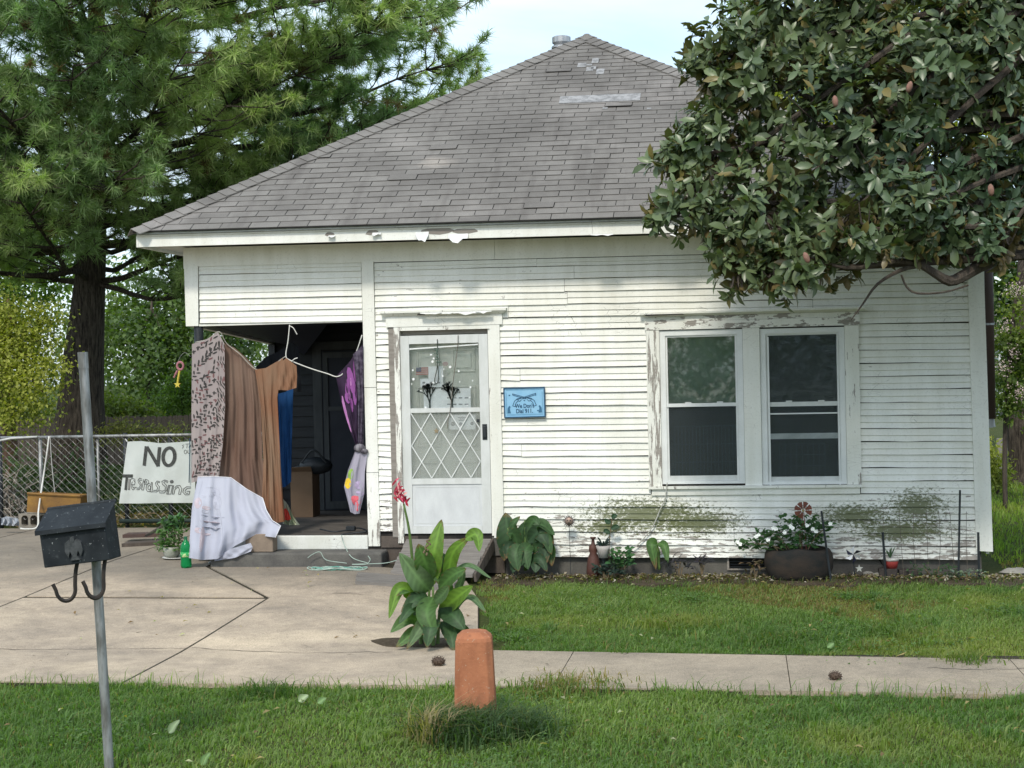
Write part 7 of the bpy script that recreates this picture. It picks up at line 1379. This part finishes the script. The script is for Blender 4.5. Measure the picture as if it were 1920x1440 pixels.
blades('weed_clump', 'coarse grass clumps spreading onto the pavement and lawn', 2400, s_clump([(4.62, -5.15, .17), (4.45, -5.25, .14), (5.25, -2.7, .14), (5.05, -2.85, .16), (7.2, -4.6+.4, .1), (5.9, -3.4, .18), (2.6, -5.5, .1), (6.9, -3.2, .16)]), .10, .0045, ((.06, .12, .03), (.13, .18, .05)), 47, 1.3)
blades('plant_bed_weeds', 'sparse weeds in the planting bed', 1200, lambda r_, n: np.column_stack([r_.uniform(3.3, 8.3, n), r_.uniform(-.55, -.05, n)]), .06, .004, ((.05, .09, .03), (.14, .13, .06)), 48, 1.0, zf_=-.01)
def litter(name, label, n, smp, L, cols, seed, dz=.008, asp=.5):
    r_ = np.random.default_rng(seed); P = smp(r_, n); n = len(P); z = np.array([gz(a, b) for a, b in P])+dz*r_.random(n)+.003; B = np.column_stack([P, z]); a = r_.uniform(0, 2*PI, n); D = unit(np.column_stack([np.cos(a), np.sin(a), r_.normal(size=n)*.25])); N = unit(np.column_stack([r_.normal(size=n)*.3, r_.normal(size=n)*.3, np.ones(n)])); ln = L*r_.uniform(.5, 1.3, n)
    k = r_.integers(0, len(cols), n); C = np.array(cols)[k]*r_.uniform(.7, 1.2, (n, 1)); return tag(leafquads(name, B, D, N, ln, ln*asp, C, lm_far, None), label, None, None, 'stuff')
litter('leaf_litter', 'scatter of pale dead leaves and chips along the foot of the wall', 1500, lambda r_, n: np.column_stack([r_.uniform(3.25, 8.3, n), -.10-np.abs(r_.normal(size=n))*.14]), .045, [(.34, .30, .23), (.22, .17, .11), (.44, .41, .36), (.15, .11, .08)], 51, .025, .6)
litter('pine_straw', 'dark pine needles and twigs scattered on the concrete', 420, lambda r_, n: np.column_stack([r_.uniform(-5, 8.5, n), r_.uniform(-5.2, 3, n)]), .07, [(.09, .065, .04), (.14, .10, .06), (.06, .05, .035)], 52, .004, .07)
litter('yard_litter', 'scatter of yellow and brown leaves lying in the grass', 260, lambda r_, n: np.column_stack([r_.uniform(0, 9, n), np.where(r_.random(n) < .5, r_.uniform(-8.5, -5.4, n), r_.uniform(-3.8, -.5, n))]), .05, [(.33, .27, .12), (.20, .13, .07), (.36, .38, .22)], 53, .05, .45)
litter('fence_litter', 'brown dead leaves piled on the ground behind the banner', 2600, lambda r_, n: np.column_stack([r_.uniform(-6, -.3, n), FY+.05+np.abs(r_.normal(size=n))*.9]), .08, [(.20, .14, .08), (.26, .2, .12), (.13, .09, .05)], 54, .06, .5)
for i, (px, py, s_, lab) in enumerate(((322, 1368, .07, 'pale upright leaf in the front grass right of the mailbox pipe'), (565, 1312, .075, 'pale broad weed leaf in the front grass near the pavement'), (600, 1316, .06, 'second broad weed leaf just right of the pale one near the pavement'), (382, 1428, .06, 'whitish curled leaf near the bottom left'), (1555, 1212, .06, 'pale green leaf at the lawn edge near the right end of the pavement'))):
    c = gnd(px, py, .03); m_ = MB(); random.seed(i+90); a = random.uniform(-.6, .6); d = Vector((math.cos(a)*.6, .3, .75 if i in (0, 3) else .35)); bigleaf(m_, c-d*s_*.4, c+d*s_*.3, c+d*s_, s_*.7, (0, -1, .6), (.24, .30, .18) if i in (0, 1, 5) else (.13, .21, .085), cup=.5, wave=.12, nv=8, nu=4); tag(plantpart('weed_leaf', m_, lm_plant, None), lab, 'leaf')

random.seed(61); cs_ = [(random.uniform(0, 9), random.uniform(-8.4, -5.5), random.uniform(.02, .06)) for _ in range(46)]+[(random.uniform(3.9, 8.8), random.uniform(-3.8, -.8), random.uniform(.02, .06)) for _ in range(34)]
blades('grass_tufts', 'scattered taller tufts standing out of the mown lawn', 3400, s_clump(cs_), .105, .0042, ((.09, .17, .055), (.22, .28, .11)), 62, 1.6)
def clover(name, label, n, smp, seed):
    r_ = np.random.default_rng(seed); P = smp(r_, n); n = len(P); B = np.column_stack([P, np.array([gz(a, b) for a, b in P])+r_.uniform(.0, .035, n)]); a = r_.uniform(0, 6.28, n); D = unit(np.column_stack([np.cos(a), np.sin(a), r_.uniform(-.1, .3, n)])); N = unit(np.column_stack([r_.normal(size=n)*.25, r_.normal(size=n)*.25, np.ones(n)]))
    ln = r_.uniform(.012, .030, n); C = np.array([[.12, .20, .075]])*r_.uniform(.6, 1.3, (n, 1)); return tag(leafquads(name, B, D, N, ln, ln*.85, C, lm_grass, None), label, None, None, 'stuff')
clover('lawn_weeds', 'patches of small round-leaved weeds in the lawns', 9000, s_clump([(x, y, r*5) for x, y, r in cs_[::2]]), 63)
